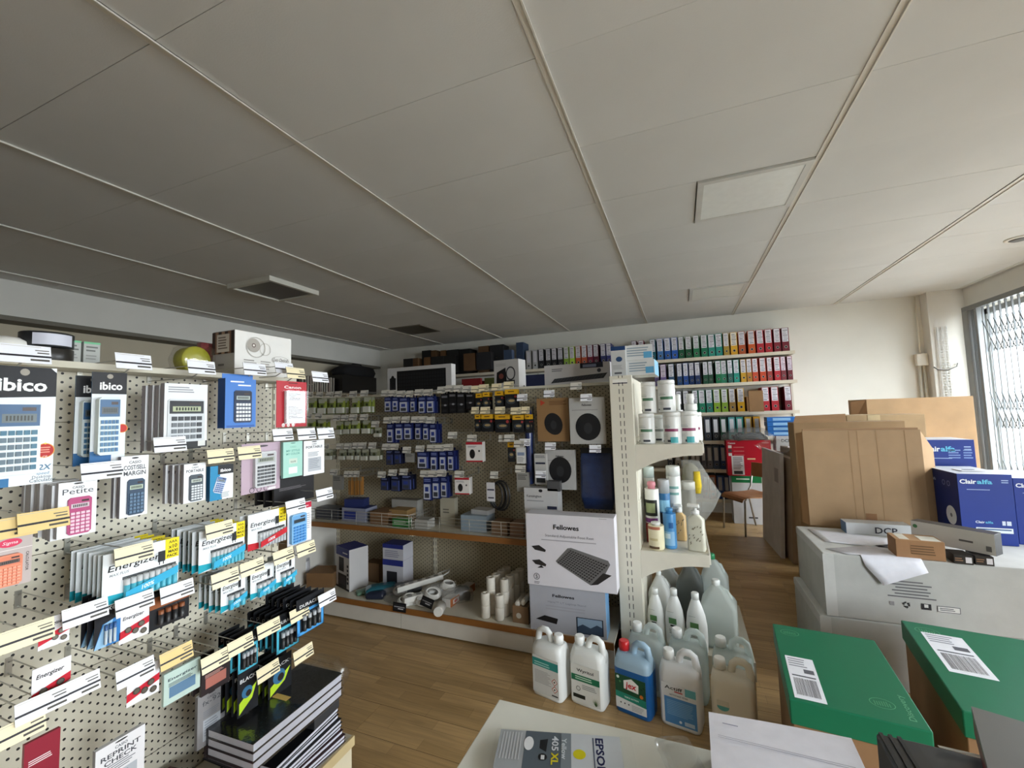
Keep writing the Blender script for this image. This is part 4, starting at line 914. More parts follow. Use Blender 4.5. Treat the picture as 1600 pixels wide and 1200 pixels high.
for k, (a, b) in enumerate(((808, 944), (817, 942))):
    p = PY(a, b, 2.61); o = MB(); o.M = Matrix.Rotation(PI/2, 4, 'X'); o.lathe([(.016, -.14), (.017, 0), (.007, .001)], 'd0cac0', 14)
    tag(o.build('paper_tube', 'paper', None, (p.x, 2.61, p.z)), 'white paper tube %s on the small brown carton' % ('resting left' if not k else 'nearest the footrest carton, resting'), 'paper tube', 'tubes on the small carton')
# ---------------------------------------------------------------- the two big cartons in front
def d_foot(s, w, h, y):
    s.txt('Fellowes', -w*.03, h*.80, y, h*.092, '1a1a1c', 'C', .025, wid=w*.29); s.txt('Standard Adjustable Foot Rest', 0, h*.69, y, h*.052, '7c7a80', 'C', wid=w*.55); s.lines(-w*.32, w*.30, h*.65, y, 1, h*.03, 'a5a2a8', jag=.05)
    P = [(-.16, .36), (-.14, .33), (.22, .08), (.36, .20), (.44, .38), (.42, .43), (.02, .56), (-.02, .55)]
    s.poly([(x*w, y, z*h) for x, z in P], '6c6a6a'); s.poly([(.22*w, y-.0002, .08*h), (.30*w, y-.0002, .10*h), (.45*w, y-.0002, .24*h), (.36*w, y-.0002, .26*h)], '2a2828')
    A, Bv = (-.15, .355), (.0, .55)
    for i in range(15):
        for j in range(9):
            u, v = (i+.15)/15, (j+.15)/9
            def q(u, v): x0 = -.145+.155*v; z0 = .345+.19*v; return (x0+(.355)*u+.06*u*v)*w, y-.0005, (z0-.235*u+.075*u*v)*h
            s.poly([q(u, v), q(u+.045, v), q(u+.045, v+.07), q(u, v+.07)], '2b2929')
    for zz in (.50, .30):
        s.poly([(-.44*w, y, (zz+.04)*h), (-.35*w, y, (zz+.06)*h), (-.27*w, y, zz*h), (-.28*w, y, (zz-.03)*h), (-.40*w, y, (zz-.01)*h)], '2c2a2a')
    s.poly([(-.38*w, y, .24*h), (-.30*w, y, .25*h), (-.33*w, y, .28*h)], '222222')
    s.ring(-.39*w, .12*h, w*.030, w*.036, y, '2c2a2c', 20); s.txt('5', -.39*w, .095*h, y, h*.07, '2c2a2c', 'C', True); s.lines(-.42*w, -.35*w, .05*h, y, 2, h*.02, '77757a')
    s.lines(w*.34, w*.44, h*.985, y, 1, h*.02, 'a9a7ac')
def d_lap(s, w, h, y):
    s.txt('Fellowes', -w*.04, h*.76, y, h*.085, '1c1c1e', 'C', .025, wid=w*.29); s.txt('Hana™ LT Laptop Stand', 0, h*.63, y, h*.058, '86858c', 'C', wid=w*.5); s.lines(-w*.28, w*.24, h*.57, y, 2, h*.06, 'a2a1a8', jag=.05)
    s.poly([(-.42*w, y, .24*h), (-.30*w, y, .34*h), (-.12*w, y, .30*h), (-.14*w, y, .18*h)], '1b1b1e'); s.rect(w*.12, h*.06, w*.46, h*.40, y, '1e2836'); s.rect(w*.135, h*.08, w*.445, h*.385, y-.0003, '8fa6bc')
    s.poly([(.135*w, y-.0005, .08*h), (.445*w, y-.0005, .08*h), (.445*w, y-.0005, .24*h), (.38*w, y-.0005, .28*h), (.30*w, y-.0005, .20*h), (.2*w, y-.0005, .26*h), (.135*w, y-.0005, .2*h)], '3c4c60')
zl = PY(890, 918, 2.565).z
box_y('laptop_stand_carton', (829, 918, 947, 1015), 2.565, .13, 'pale grey carton with blue side standing under the footrest carton', 'carton', 'a9aab2', d_lap, side='6f9ac0', z0=ZB, rz=.02)
box_y('footrest_carton', (823, 806, 961, 920), 2.545, .11, 'large white carton picturing a black studded footrest', 'carton', 'd5d2d8', d_foot, top='c2bfc4', z0=zl+.001, rz=.01)
# ---------------------------------------------------------------- on top of the dim gondola
ZT = 1.7005
def d_kbd(s, w, h, y):
    s.rect(-w*.46, h*.10, -w*.36, h*.60, y, '26262a'); s.disc(-w*.41, h*.45, w*.038, y-.0003, '141416', 10, h*.26)
    s.rect(-w*.34, h*.06, w*.42, h*.86, y, '121214')
    for r in range(5):
        for k in range(18): s.rect(-w*.32+k*w*.0405, h*(.12+.135*r), -w*.32+k*w*.0405+w*.032, h*(.12+.135*r)+h*.10, y-.0004, '1e1e21')
box_y('keyboard_carton', (604, 572, 704, 612), 3.01, .07, 'white carton with a full black keyboard and mouse window', 'keyboard', 'b9b7b6', d_kbd, z0=ZT, side='cfcdcc')
def d_cam(s, w, h, y):
    s.poly([(-.40*w, y, .12*h), (.02*w, y, .22*h), (-.02*w, y, .72*h), (-.38*w, y, .56*h)], '17171a'); s.disc(-w*.2, h*.42, w*.10, y-.0004, '6a3a34', 10); s.ring(w*.18, h*.50, w*.15, w*.19, y, '3a3a3e', 18, 1.3); s.rect(w*.02, h*.12, w*.34, h*.26, y-.0003, '2a2a2e'); s.lines(-w*.42, w*.1, h*.86, y, 2, h*.05, '9a9896')
box_y('camera_carton', (771, 562, 812, 605), 3.03, .12, 'white carton picturing a black headset and screen', 'carton', 'b4b2b0', d_cam, z0=ZT, rz=-.12)
def d_kbd2(s, w, h, y):
    s.poly([(-.40*w, y, .08*h), (.40*w, y, .20*h), (.46*w, y, .46*h), (-.34*w, y, .30*h)], '2b2c30')
    for r in range(4):
        for k in range(16):
            x = -.375+.0475*k+.014*r; z = .105+.05*r+.0078*k; s.poly([(x*w, y-.0004, z*h), ((x+.036)*w, y-.0004, (z+.006)*h), ((x+.042)*w, y-.0004, (z+.04)*h), ((x+.006)*w, y-.0004, (z+.034)*h)], '43454a')
    s.rect(w*.06, h*.74, w*.40, h, y, '1c2030'); s.rect(w*.1, h*.78, w*.3, h*.92, y-.0003, '7c84a0'); s.lines(-w*.38, -w*.2, h*.80, y, 2, h*.09, '6a6a6e'); s.disc(w*.34, h*.60, w*.03, y, '3a3c44', 10)
box_y('keyboard_carton', (850, 568, 953, 606), 3.015, .07, 'white carton with a slanting grey keyboard print beside the post', 'keyboard', 'bdbbbb', d_kbd2, z0=ZT)
box_y('mouse_carton', (956, 541, 979, 590), 2.72, .07, 'tall white carton with navy top and a blue mouse, on the end post', 'carton', 'c2c4c4', lambda s, w, h, y: (s.rect(-w/2, h*.86, w/2, h, y, '22406e'), s.disc(w*.05, h*.56, w*.22, y, '2c4a72', 12, h*.09), s.rect(-w*.3, h*.06, w*.2, h*.12, y, '55565a'), s.lines(-w*.4, w*.3, h*.36, y, 4, h*.04, '9a9c9e')), z0=1.7155)
for k, nm in enumerate(('lower', 'upper')):
    a0 = PY(981, 570, 2.78); a1 = PY(1011, 570, 2.78)
    t = thing('glove_carton', 'flat white carton with a blue end, %s of two on the end shelving' % nm, 'carton', ((a0.x+a1.x)/2+.02-.008*k, 2.76, 1.7155+.0965*k), .12*k-.05)
    MB().box(-.085, .085, 0, .24, 0, .096, 'd0d2d2', side='7fb4d2', top='dcdedd').build('box', 'print', t, bevel=.001)
    MB().lines(-.07, .06, .08, -.001, 4, .016, '8a9aa4').rect(.03, .01, .08, .05, -.0012, '5aa0c8').build('print', 'print', t)
# ================================================================ cleaning products
def patch(s, r, a0, a1, z0, z1, col, n=6, x=0, y=0):   # curved label on a round body, angles from the front
    A = []; Bq = []
    for k in range(n+1):
        a = -PI/2+math.radians(a0+(a1-a0)*k/n); A.append(s.pt(x+r*math.cos(a), y+r*math.sin(a), z0)); Bq.append(s.pt(x+r*math.cos(a), y+r*math.sin(a), z1))
    for k in range(n): s.face((A[k], A[k+1], Bq[k+1], Bq[k]), col, True)
def tub(label, rect, Yc, z0, body, marks, lidcol=None, name='wipes_tub', cat='tub', lidh=.14, neck=False, mat='plastic'):
    x0, y0, x1, y1 = rect; p = PY((x0+x1)/2, y1, Yc); r = (PY(x1, (y0+y1)/2, Yc).x-PY(x0, (y0+y1)/2, Yc).x)/2*.97
    zt = PY((x0+x1)/2, y0, Yc).z
    if z0 is None: z0 = p.z
    h = zt-z0; hb = h*(1-lidh)
    t = thing(name, label, cat, (p.x, Yc, z0), -.35+random.uniform(-.1, .1))
    s = MB(); s.lathe([(r*.92, 0), (r*.98, .004), (r, .012), (r, hb-.004), (r*.98, hb)], body, 20); s.build('body', mat, t)
    s = MB()
    if neck: s.lathe([(r*.55, hb), (r*.5, hb+(h-hb)*.35), (r*.62, hb+(h-hb)*.45), (r*.58, h*.985), (r*.4, h)], lidcol or body, 16)
    else: s.lathe([(r*.985, hb), (r*.99, h-.006), (r*.93, h)], lidcol or body, 20)
    s.build('lid', 'plastic', t)
    s = MB()
    for k, (a0, a1, za, zb, c) in enumerate(marks): patch(s, r+.0008+.0003*k, a0, a1, hb*za, hb*zb, c)
    s.build('print', 'print', t)
    return t
W = 'dedfdc'
def marks(c1, dark=True): return [(-30, 60, .46, .56, c1), (-10, 40, .08, .16, '3c4048'), (-55, -40, .08, .13, '3c4048'), (-45, 10, .62, .64, '9aa0a0'), (-45, 5, .68, .69, '9aa0a0'), (-50, -5, .28, .29, 'a8acac'), (-50, -8, .34, .35, 'a8acac')]
mg = '8a3f62'
tub('white wipes tub with green band, lower, nearest the post', (999, 646, 1025, 695), 2.78, S1+.001, W, marks('4f7a5e'))
tub('white wipes tub half hidden behind the lower front row', (1020, 648, 1042, 695), 2.90, S1+.001, W, marks('8a8f8c'))
tub('white wipes tub with magenta and teal print, lower row middle', (1037, 644, 1067, 696), 2.76, S1+.001, W, marks(mg)+[(10, 55, .05, .26, '4fa6ac')])
tub('white wipes tub with magenta and teal print, at the shelf corner', (1063, 642, 1093, 696), 2.78, S1+.001, W, marks(mg)+[(0, 45, .05, .26, '4fa6ac')])
tub('white wipes tub behind the corner one', (1078, 644, 1099, 692), 2.98, S1+.001, W, marks(mg))
zz = PY(1012, 646, 2.78).z+.001
tub('white wipes tub with green band, upper, nearest the post', (1003, 597, 1027, 645), 2.80, zz, W, marks('4f7a5e'))
tub('white wipes tub with green band, upper, tallest of the stack', (1029, 594, 1057, 645), 2.80, PY(1052, 644, 2.76).z+.001, W, marks('4f7a5e'))
tub('small white spray bottle with narrow neck behind the stack', (1056, 616, 1070, 692), 3.12, S1+.001, W, [], neck=True, lidh=.35, name='spray_bottle', cat='spray bottle')
tub('white capped spray bottle standing on the corner tubs', (1069, 615, 1090, 643), 2.80, PY(1078, 642, 2.78).z+.001, W, [], neck=True, lidh=.6, name='spray_bottle', cat='spray bottle')
# lower shelf
z2 = S2+.0015
tub('cream aerosol can with a dark square, front of the lower shelf', (1014, 815, 1040, 864), 2.76, z2, 'dfd6b4', [(-40, 40, .06, .16, '5a4632'), (-50, 50, .86, .98, 'b06a52'), (-30, 30, .4, .5, 'c9bc8e')], W, 'aerosol_can', 'aerosol', .12, True)
tub('white aerosol can with black roundel and purple band', (1011, 752, 1034, 852), 2.90, z2, 'dcdcd4', [(-60, 60, .50, .80, '1f211c'), (-40, 40, .56, .74, '8f9a70'), (-60, 60, .38, .46, '7a3a78'), (-60, 60, .0, .36, '9c3a34')], 'd48a94', 'aerosol_can', 'aerosol', .12, True)
tub('clear-capped aerosol can against the end panel', (1010, 729, 1028, 850), 3.06, z2, 'd8d8d2', [(-60, 60, .5, .7, '8fa0a0')], 'c4d2cc', 'aerosol_can', 'aerosol', .16)
tub('blue flower-print air freshener can', (1038, 793, 1059, 859), 2.80, z2, '4b8ec6', [(-60, 60, .1, .5, '8ab8dc'), (-30, 20, .3, .44, 'c4dcec'), (10, 50, .6, .76, '2a5f9a')], '3f86bc', 'aerosol_can', 'aerosol', .14, True)
tub('aerosol can with grey dome, blue and black bands', (1032, 749, 1051, 848), 2.94, z2, '2c6a9c', [(-80, 80, .62, .86, '8fc4e0'), (-80, 80, .30, .60, '1d2026')], 'a9adb0', 'aerosol_can', 'aerosol', .22)
tub('tall white aerosol can with pale green bands', (1046, 728, 1069, 848), 3.04, z2, 'd9dcd8', [(-60, 60, .80, .84, '7aa8a0'), (-60, 60, .70, .74, '7aa8a0'), (-50, 30, .4, .42, 'a0b0ac')], 'dfe2de', 'aerosol_can', 'aerosol', .14)
def pump(label, rect, Yc, col, mat, zb):
    x0, y0, x1, y1 = rect; p = PY((x0+x1)/2, y1, Yc); r = (PY(x1, (y0+y1)/2, Yc).x-PY(x0, (y0+y1)/2, Yc).x)/2; h = PY((x0+x1)/2, y0, Yc).z-zb
    t = thing('soap_bottle', label, 'soap bottle', (p.x, Yc, zb), -.2)
    MB().loft([(0, 0, r*.95, r*.62, r*.3, 0), (0, 0, r, r*.66, r*.3, .008), (0, 0, r*.97, r*.62, r*.3, h*.68), (0, 0, r*.42, r*.42, r*.41, h*.78), (0, 0, r*.4, r*.4, r*.39, h*.80)], col).build('body', mat, t)
    s = MB(); s.lathe([(r*.46, h*.78), (r*.46, h*.86), (r*.2, h*.865), (r*.2, h*.93)], 'e4e4e0', 12); s.loft([(-r*.2, 0, r*.7, r*.28, r*.1, h*.93), (-r*.2, 0, r*.66, r*.26, r*.1, h)], 'e4e4e0'); s.build('pump', 'plastic', t)
    s = MB()
    for k in range(16): a, b = random.uniform(-r*.8, r*.8), random.uniform(h*.12, h*.6); s.poly([(a, -r*.68, b), (a+.004, -r*.68, b+.002), (a+.009, -r*.68, b+.012), (a+.003, -r*.68, b+.009)], '6a6252')
    s.build('leaf_print', 'print', t)
pump('amber soap pump bottle with leaf print', (1054, 788, 1074, 850), 2.98, 'd3b27c', 'milky', z2)
pump('clear soap pump bottle with leaf print at the shelf corner', (1076, 788, 1104, 867), 2.79, 'dad8c8', 'milky', z2)
tub('clear glass bottle with pale contents behind the pump bottles', (1068, 752, 1092, 850), 3.16, z2, 'b9b8b0', [], 'c9c8c0', 'glass_bottle', 'bottle', .15, mat='jug')
# duster in a film bag
p = PY(1080, 760, 3.30); dt = thing('duster', 'yellow duster head wrapped in clear film', 'duster', (p.x, 3.30, z2), .2)
s = MB(); s.tube([(0, 0, .0), (0, 0, .30)], .010, 'b0a890', 8); s.build('handle', 'plastic', dt)
s = MB(); s.lathe([(.02, .28), (.055, .31), (.06, .36), (.05, .42), (.02, .45)], '7d7a64', 14); s.build('head', 'fabric', dt)
s = MB(); s.lathe([(.02, .25), (.03, .30), (.022, .40)], 'dcbf2e', 10, x=.03, y=-.05); s.build('yellow_tuft', 'fabric', dt)
s = MB(); s.loft([(.03, 0, .04, .03, .02, .04), (.05, 0, .09, .05, .03, .14), (.09, 0, .10, .05, .03, .24), (.04, 0, .09, .06, .04, .34), (.0, 0, .06, .05, .04, .47)], 'dcdcd6'); s.build('film_bag', 'hazy_film', dt)
# tall bottles and jugs on the base
ZE = .1008
def bottle(label, rect, Yc, mark='5f8a58'):
    x0, y0, x1, y1 = rect; p = PY((x0+x1)/2, y1, Yc); r = (PY(x1, 960, Yc).x-PY(x0, 960, Yc).x)/2; h = PY((x0+x1)/2, y0, Yc).z-ZE
    t = thing('detergent_bottle', label, 'bottle', (p.x, Yc, ZE), -.25)
    MB().lathe([(r*.86, 0), (r*.95, .006), (r, h*.25), (r*.99, h*.45), (r*.86, h*.62), (r*.58, h*.78), (r*.36, h*.88), (r*.33, h*.90)], 'eef0ee', 20, q=.78).build('body', 'plastic', t)
    MB().lathe([(r*.36, h*.885), (r*.36, h*.985), (r*.30, h)], 'e4e6e2', 14).build('cap', 'plastic', t)
    s = MB(); q = r*.79; s.rect(-r*.4, h*.43, r*.38, h*.53, -q-.004, mark); s.lines(-r*.25, r*.3, h*.41, -q-.004, 1, h*.06, '2a2c2a', jag=.1); s.lines(-r*.4, r*.4, h*.33, -q-.002, 3, h*.03, 'a2a8a2'); s.rect(-r*.55, h*.62, r*.1, h*.625, -q*.9-.002, '9aa8a0'); s.build('print', 'print', t)
bottle('white curved bottle with green square, nearest the post', (1013, 919, 1041, 1000), 2.78); bottle('white curved bottle with green square, middle of three', (1041, 920, 1072, 1000), 2.76); bottle('white curved bottle with green square beside the clear jug', (1073, 926, 1107, 1000), 2.74)
def bigjug(label, rect, Yc, col, fill=None, cap='e8ebe8', lvl=.5, z0=ZE, d=.09, mat='jug'):
    x0, y0, x1, y1 = rect; p = PY((x0+x1)/2, y1, Yc); w = (PY(x1, 960, Yc).x-PY(x0, 960, Yc).x)/2; h = PY((x0+x1)/2, y0, Yc).z-z0
    t = thing('plastic_jug', label, 'jug', (p.x, Yc+d, z0), -.12)
    MB().loft([(0, 0, w*.96, d*.96, .02, 0), (0, 0, w, d, .022, .012), (0, 0, w, d, .022, h*.62), (0, 0, w*.92, d*.9, .03, h*.68), (-w*.05, 0, w*.36, d*.4, .02, h*.88), (-w*.1, 0, w*.22, w*.22, w*.2, h*.92)], col).build('body', mat, t)
    if fill: MB().loft([(0, 0, w*.94, d*.94, .02, .006), (0, 0, w*.97, d*.97, .022, .014), (0, 0, w*.97, d*.97, .022, h*lvl)], fill).build('liquid', 'milky', t)
    MB().lathe([(w*.24, h*.90), (w*.25, h*.98), (w*.2, h)], cap, 14, x=-w*.1).build('cap', 'plastic', t)
    MB().tube([(w*.15, 0, h*.86), (w*.5, 0, h*.84), (w*.72, 0, h*.74), (w*.76, 0, h*.66)], .011, col, 8).build('handle', mat, t)
bigjug('large clear jug half full, front of the end shelving base', (1100, 915, 1157, 1010), 2.78, 'e8efec', 'dde4e0', lvl=.52)
bigjug('clear jug with a green cap behind the front jug', (1098, 872, 1142, 950), 3.08, 'e4ecea', 'd4dcd9', '2f8a5a', .5)
bigjug('jug of dark grey liquid with a white cap', (1060, 880, 1101, 950), 2.98, '8a908e', '565d5b', 'd8dcd8', .6)
bigjug('white plastic jug behind the curved bottles', (1016, 900, 1050, 970), 2.92, 'e2e4e0', mat='milky')
bigjug('white plastic jug with a printed mark, hindmost by the end panel', (1032, 884, 1062, 960), 3.16, 'd8dcdc', mat='milky')
# five-litre cans on the floor
def jerry(label, p0, rz, body, cap, flip, draw, mat='milky', band=None, h=.335, w=.183, dp=.125):
    t = thing('jerrycan', label, 'jerrycan', (p0.x, p0.y, .001), rz)
    hw, hd = w/2, dp/2; sg = -1 if flip else 1   # sg=1: cap on the near end of x, handle on the far
    c = [body]*4+[band or body]*5
    hb = h*.70
    MB().loft([(0, hd, hw*.94, hd*.92, .022, 0), (0, hd, hw*.985, hd*.97, .026, .006), (0, hd, hw, hd, .028, .02), (0, hd, hw, hd, .028, h*.50), (0, hd, hw, hd, .028, h*.62), (0, hd, hw*.985, hd*.985, .03, hb), (0, hd, hw*.95, hd*.93, .034, hb+.016), (-sg*w*.04, hd, hw*.84, hd*.74, .03, hb+.028), (-sg*w*.20, hd, hw*.50, hd*.50, .026, hb+.036)], body, cols=c).build('body', mat, t)
    hc = band or body
    P = [(-sg*.006, hd, hb+.004), (-sg*.003, hd, hb+.04), (sg*.004, hd, h-.034), (sg*.020, hd, h-.018), (sg*(hw-.044), hd, h-.018), (sg*(hw-.024), hd, h-.030), (sg*(hw-.016), hd, hb+.03), (sg*(hw-.017), hd, hb-.02)]
    MB().tube(P, [.019, .017, .0165, .0165, .0165, .017, .018, .020], hc, 12).build('handle', mat, t)
    nk = MB().lathe([(.024, hb+.016), (.022, hb+.045)], hc, 14, x=-sg*hw*.56, y=hd).build('neck', mat, t)
    s = MB(); s.lathe([(.0265, hb+.040), (.0270, h-.036), (.024, h-.022), (.021, h-.020)], cap, 18, x=-sg*hw*.56, y=hd)
    s.build('cap', 'plastic', nk)
    s = MB(); draw(s, w, h, -.0016); s.build('label', 'print', t)
    return t
def fr(x0, y0, x1, y1):
    a, b = PZ(x0, y0, 0), PZ(x1, y1, 0); return (a+b)/2, math.atan2(b.y-a.y, b.x-a.x)
def d1(s, w, h, y):
    s.rect(-w*.43, h*.06, w*.43, h*.62, y, 'd2d3d0'); s.rect(-w*.43, h*.46, w*.43, h*.58, y-.0004, '2f8a84'); s.lines(-w*.36, w*.2, h*.53, y-.0008, 2, h*.035, '9fd0c8'); s.lines(-w*.36, w*.2, h*.40, y-.0004, 10, h*.02, 'a5a6a4')
    for a, b in ((.30, .30), (.30, .19)):
        s.poly([(w*a, y-.0004, h*(b-.055)), (w*(a+.10), y-.0004, h*b), (w*a, y-.0004, h*(b+.055)), (w*(a-.10), y-.0004, h*b)], 'b04a44'); s.poly([(w*a, y-.0007, h*(b-.042)), (w*(a+.078), y-.0007, h*b), (w*a, y-.0007, h*(b+.042)), (w*(a-.078), y-.0007, h*b)], 'e4e2de'); s.disc(w*a, h*b, w*.025, y-.001, '2a2a2a', 8)
    s.rect(w*.20, h*.085, w*.40, h*.105, y-.0004, '3a3a3a')
def d2(s, w, h, y):
    s.rect(-w*.42, h*.05, w*.42, h*.60, y, 'd0d1cc'); s.txt('Wyritol', 0, h*.50, y-.0004, h*.062, '3a3e40', 'C', True, wid=w*.5); s.rect(-w*.42, h*.36, w*.42, h*.45, y-.0004, '1f6a4a'); s.lines(-w*.3, w*.3, h*.43, y-.0008, 2, h*.03, 'b9d8c4'); s.lines(-w*.1, w*.36, h*.32, y-.0004, 3, h*.025, '8c908c')
    s.ring(-w*.22, h*.25, w*.05, w*.065, y-.0004, '4a4e4a', 12); s.rect(-w*.38, h*.11, -w*.02, h*.165, y-.0004, '1e2220')
    for k in range(9): a = PI*(.12+.08*k); s.poly([(w*.28, y-.0006, h*.07), (w*.30, y-.0006, h*.07), (w*.28+w*.15*math.cos(a), y-.0006, h*.07+h*.12*math.sin(a))], '55704c')
def d3(s, w, h, y):
    s.rect(-w*.44, h*.07, w*.40, h*.54, y, 'd6d8d8'); s.rect(-w*.44, h*.25, w*.40, h*.54, y-.0003, '1e4a32'); s.poly([(-w*.44, y-.0005, h*.22), (w*.40, y-.0005, h*.18), (w*.40, y-.0005, h*.28), (-w*.44, y-.0005, h*.30)], '23806c'); s.txt('TRIPLE ACTION', w*.0, h*.235, y-.0009, h*.03, 'd8ece4', 'C', True)
    for k in range(12): s.disc(w*random.uniform(-.4, .36), h*random.uniform(.32, .52), w*.03, y-.0005, random.choice(('2f6a42', '16382a', '4a8050')), 8)
    s.poly([(-w*.20, y-.0009, h*.36), (w*.20, y-.0009, h*.345), (w*.21, y-.0009, h*.46), (w*.02, y-.0009, h*.52), (-w*.20, y-.0009, h*.47)], 'e8e6e2'); s.txt('jex', -w*.0, h*.385, y-.0012, h*.115, 'b81f2a', 'C', .03, .1, wid=w*.30); s.disc(w*.28, h*.32, w*.05, y-.0009, 'c8702c', 10); s.disc(-w*.36, h*.50, w*.04, y-.0009, 'd8e4dc', 10)
    for k in range(3): s.disc(-w*.3+k*w*.11, h*.15, w*.022, y-.0006, '4a4a4a', 8)
    s.lines(0, w*.34, h*.16, y-.0006, 4, h*.02, 'a0a2a4')
def d4(s, w, h, y):
    s.rect(-w*.42, h*.05, w*.42, h*.58, y, 'd2d5d8'); s.rect(-w*.36, h*.06, w*.42, h*.40, y-.0003, '4f86bc'); s.txt('Actiff', -w*.34, h*.50, y-.0004, h*.062, '2a2e36', 'L', True, wid=w*.44); s.rect(-w*.1, h*.475, w*.1, h*.49, y-.0004, 'b0303a'); s.rect(w*.16, h*.46, w*.42, h*.56, y-.0004, '5fa6b0'); s.txt('NETTOYANT VITRES', 0, h*.425, y-.0004, h*.026, '4a5260', 'C', True); s.lines(-w*.3, w*.36, h*.36, y-.0006, 9, h*.022, '7aa6cc'); s.rect(w*.12, h*.08, w*.36, h*.13, y-.0006, 'b4c8da'); s.disc(w*.02, h*.105, w*.035, y-.0006, 'd4e2ec', 10)
def d5(s, w, h, y):
    s.disc(-w*.22, h*.42, w*.14, y, '5fa8a4', 14, h*.06); s.rect(-w*.36, h*.42, -w*.08, h*.49, y-.0003, 'd8d2c0'); s.rect(w*.0, h*.22, w*.36, h*.34, y, 'c4bfae'); s.rect(w*.015, h*.228, w*.345, h*.332, y-.0003, 'd8d2c0'); s.disc(w*.26, h*.26, w*.06, y-.0006, '4a5a44', 10, h*.02); s.lines(w*.03, w*.2, h*.31, y-.0006, 3, h*.025, '8c8a7c'); s.rect(-w*.42, h*.10, w*.42, h*.18, y, '3c3e36')
p, a = fr(832, 1084, 876, 1101); jerry('white five-litre can with teal label and hazard diamonds, cap toward its neighbour', p, a-.05, 'eff1ef', 'e6e8e6', True, d1)
p, a = fr(890, 1097, 944, 1116); jerry('white five-litre can with a dark green banded label', p, a-.03, 'eff1ee', 'e6e8e6', False, d2)
p, a = fr(960, 1108, 1018, 1133); jerry('blue five-litre can with a red cap', p, a+.03, '1c62a6', 'c41f24', False, d3, band='a9c6da', h=.34)
p, a = fr(1032, 1130, 1096, 1153); jerry('white five-litre can with a blue label block', p, a, 'eceeef', 'e6e8e6', False, d4, h=.345)
jerry('cream five-litre can partly hidden by the paper sheet', Vector((.145, 2.20, 0)), -.16, 'ece6d6', 'e0dfd8', False, d5, h=.345)
nod = lambda s, w, h, y: s.rect(-w*.4, h*.1, w*.4, h*.5, y, 'c4cac8')
jerry('clear five-litre can behind the blue one', Vector((-.255, 2.42, 0)), -.25, 'e0e9e7', 'e6e8e6', False, nod, mat='jug', h=.345)
jerry('clear five-litre can behind the blue-labelled one', Vector((-.045, 2.42, 0)), -.18, 'dde7e5', 'e6e8e6', False, nod, mat='jug', h=.345)
jerry('clear five-litre can behind the cream one', Vector((.165, 2.40, 0)), -.16, 'dde7e5', 'e6e8e6', False, nod, mat='jug', h=.345)
# ================================================================ back wall: shelves of files
WS = [2.20, 1.82, 1.425, 1.036, .648, .246]
ws = thing('wall_shelving', 'long pale wooden wall shelves carrying rows of coloured files', 'shelving', (0, 0, 0))
for z in WS:
    MB().box(-4.6, 1.42, 6.44, 6.755, z-.035, z, 'b9ab94').build('shelf', 'wood', ws)
    MB().box(-4.6, 1.42, 6.428, 6.439, z-.04, z+.004, 'd2c8b4').build('price_rail', 'plastic', ws)
for x in (-4.6, -3.4, -2.2, -1.0, .2, 1.42): MB().box(x-.012, x+.012, 6.742, 6.757, .0, 2.5, 'c9c4b6').build('upright', 'enamel', ws)
BM = {}
def binder_mesh(col, lab='e3e3e6', w=.075, tex=True, plain=False):
    k = (col, lab, round(w, 3), plain)
    if k not in BM:
        s = MB(); h = .318
        s.box(-w/2, w/2, 0, .285, 0, h, col, top='3c3a38')
        y = -.0006
        if plain: s.rect(-w*.30, h*.36, w*.30, h*.92, y, lab)
        else:
            s.rect(-w*.44, h*.42, w*.40, h*.985, y, lab)
            for q in range(7): s.rect(-w*.34+random.uniform(0, w*.1), h*(.46+.07*q), w*(.1+.28*random.random()), h*(.46+.07*q)+h*.025, y-.0004, '8c8a94' if q % 3 else '4c4a52')
        s.disc(0, h*.20, w*.17, y-.0004, '1c1c1e', 12); s.ring(0, h*.20, w*.17, w*.22, y-.0006, 'a9a6a0', 12)
        BM[k] = s.mesh('lever_arch_file', 'print')
    return BM[k]
def binders(seq, zi, shelfname, yf=6.47, gap=False):
    """seq: (x in the photograph, colour, colour word, label colour) along the shelf whose index is zi"""
    seq = sorted(seq, key=lambda q: -q[0])
    for i, (x, wpx, col, word, lab, plain) in enumerate(seq):
        z = WS[zi]; p = PY(x, 600, yf)
        yy = 600
        for _ in range(4):      # settle on the point of the shelf edge
            d = ray(x, yy); q = CAM+d*(yf/d.y); yy += (q.z-z)*90
        w = PY(x+wpx/2, yy, yf).x-PY(x-wpx/2, yy, yf).x
        o = inst('lever_arch_file', binder_mesh(col, lab, round(min(w, .085)*.97, 3), plain=plain), None, (q.x, yf+random.uniform(-.006, .012), z+.0008), random.uniform(-.03, .03))
        tag(o, '%s file, %s from the open end of the %s' % (word, ORD[i], shelfname), 'file', 'files on the '+shelfname)
Lw, Lp = 'd9d8de', 'd8c9d6'
r1 = [(1021, 9, '2a6878', 'petrol blue'), (1032.5, 10, '4a78b0', 'light blue'), (1044, 10, '2c5ca6', 'mid blue'), (1055, 10, '2a5bb0', 'bright blue'), (1065.5, 9, '1d5a3c', 'dark green'), (1077, 10, '1f5638', 'bottle green'), (1089, 10, '2a7850', 'leaf green'), (1101.5, 11, '1f7a58', 'green'), (1113, 11, '2a8a78', 'sea green'), (1124.5, 11, '2a9486', 'turquoise'), (1136, 9, 'a88a3a', 'ochre'), (1148, 12, 'd9a22c', 'yellow'), (1160.5, 11, 'b0542c', 'rust'), (1175.5, 13, 'c85a28', 'orange'), (1189, 12, 'ae2430', 'scarlet'), (1202.5, 13, 'a8222c', 'red'), (1216, 11, '7a1c2a', 'wine'), (1229, 13, '6c1a28', 'maroon')]
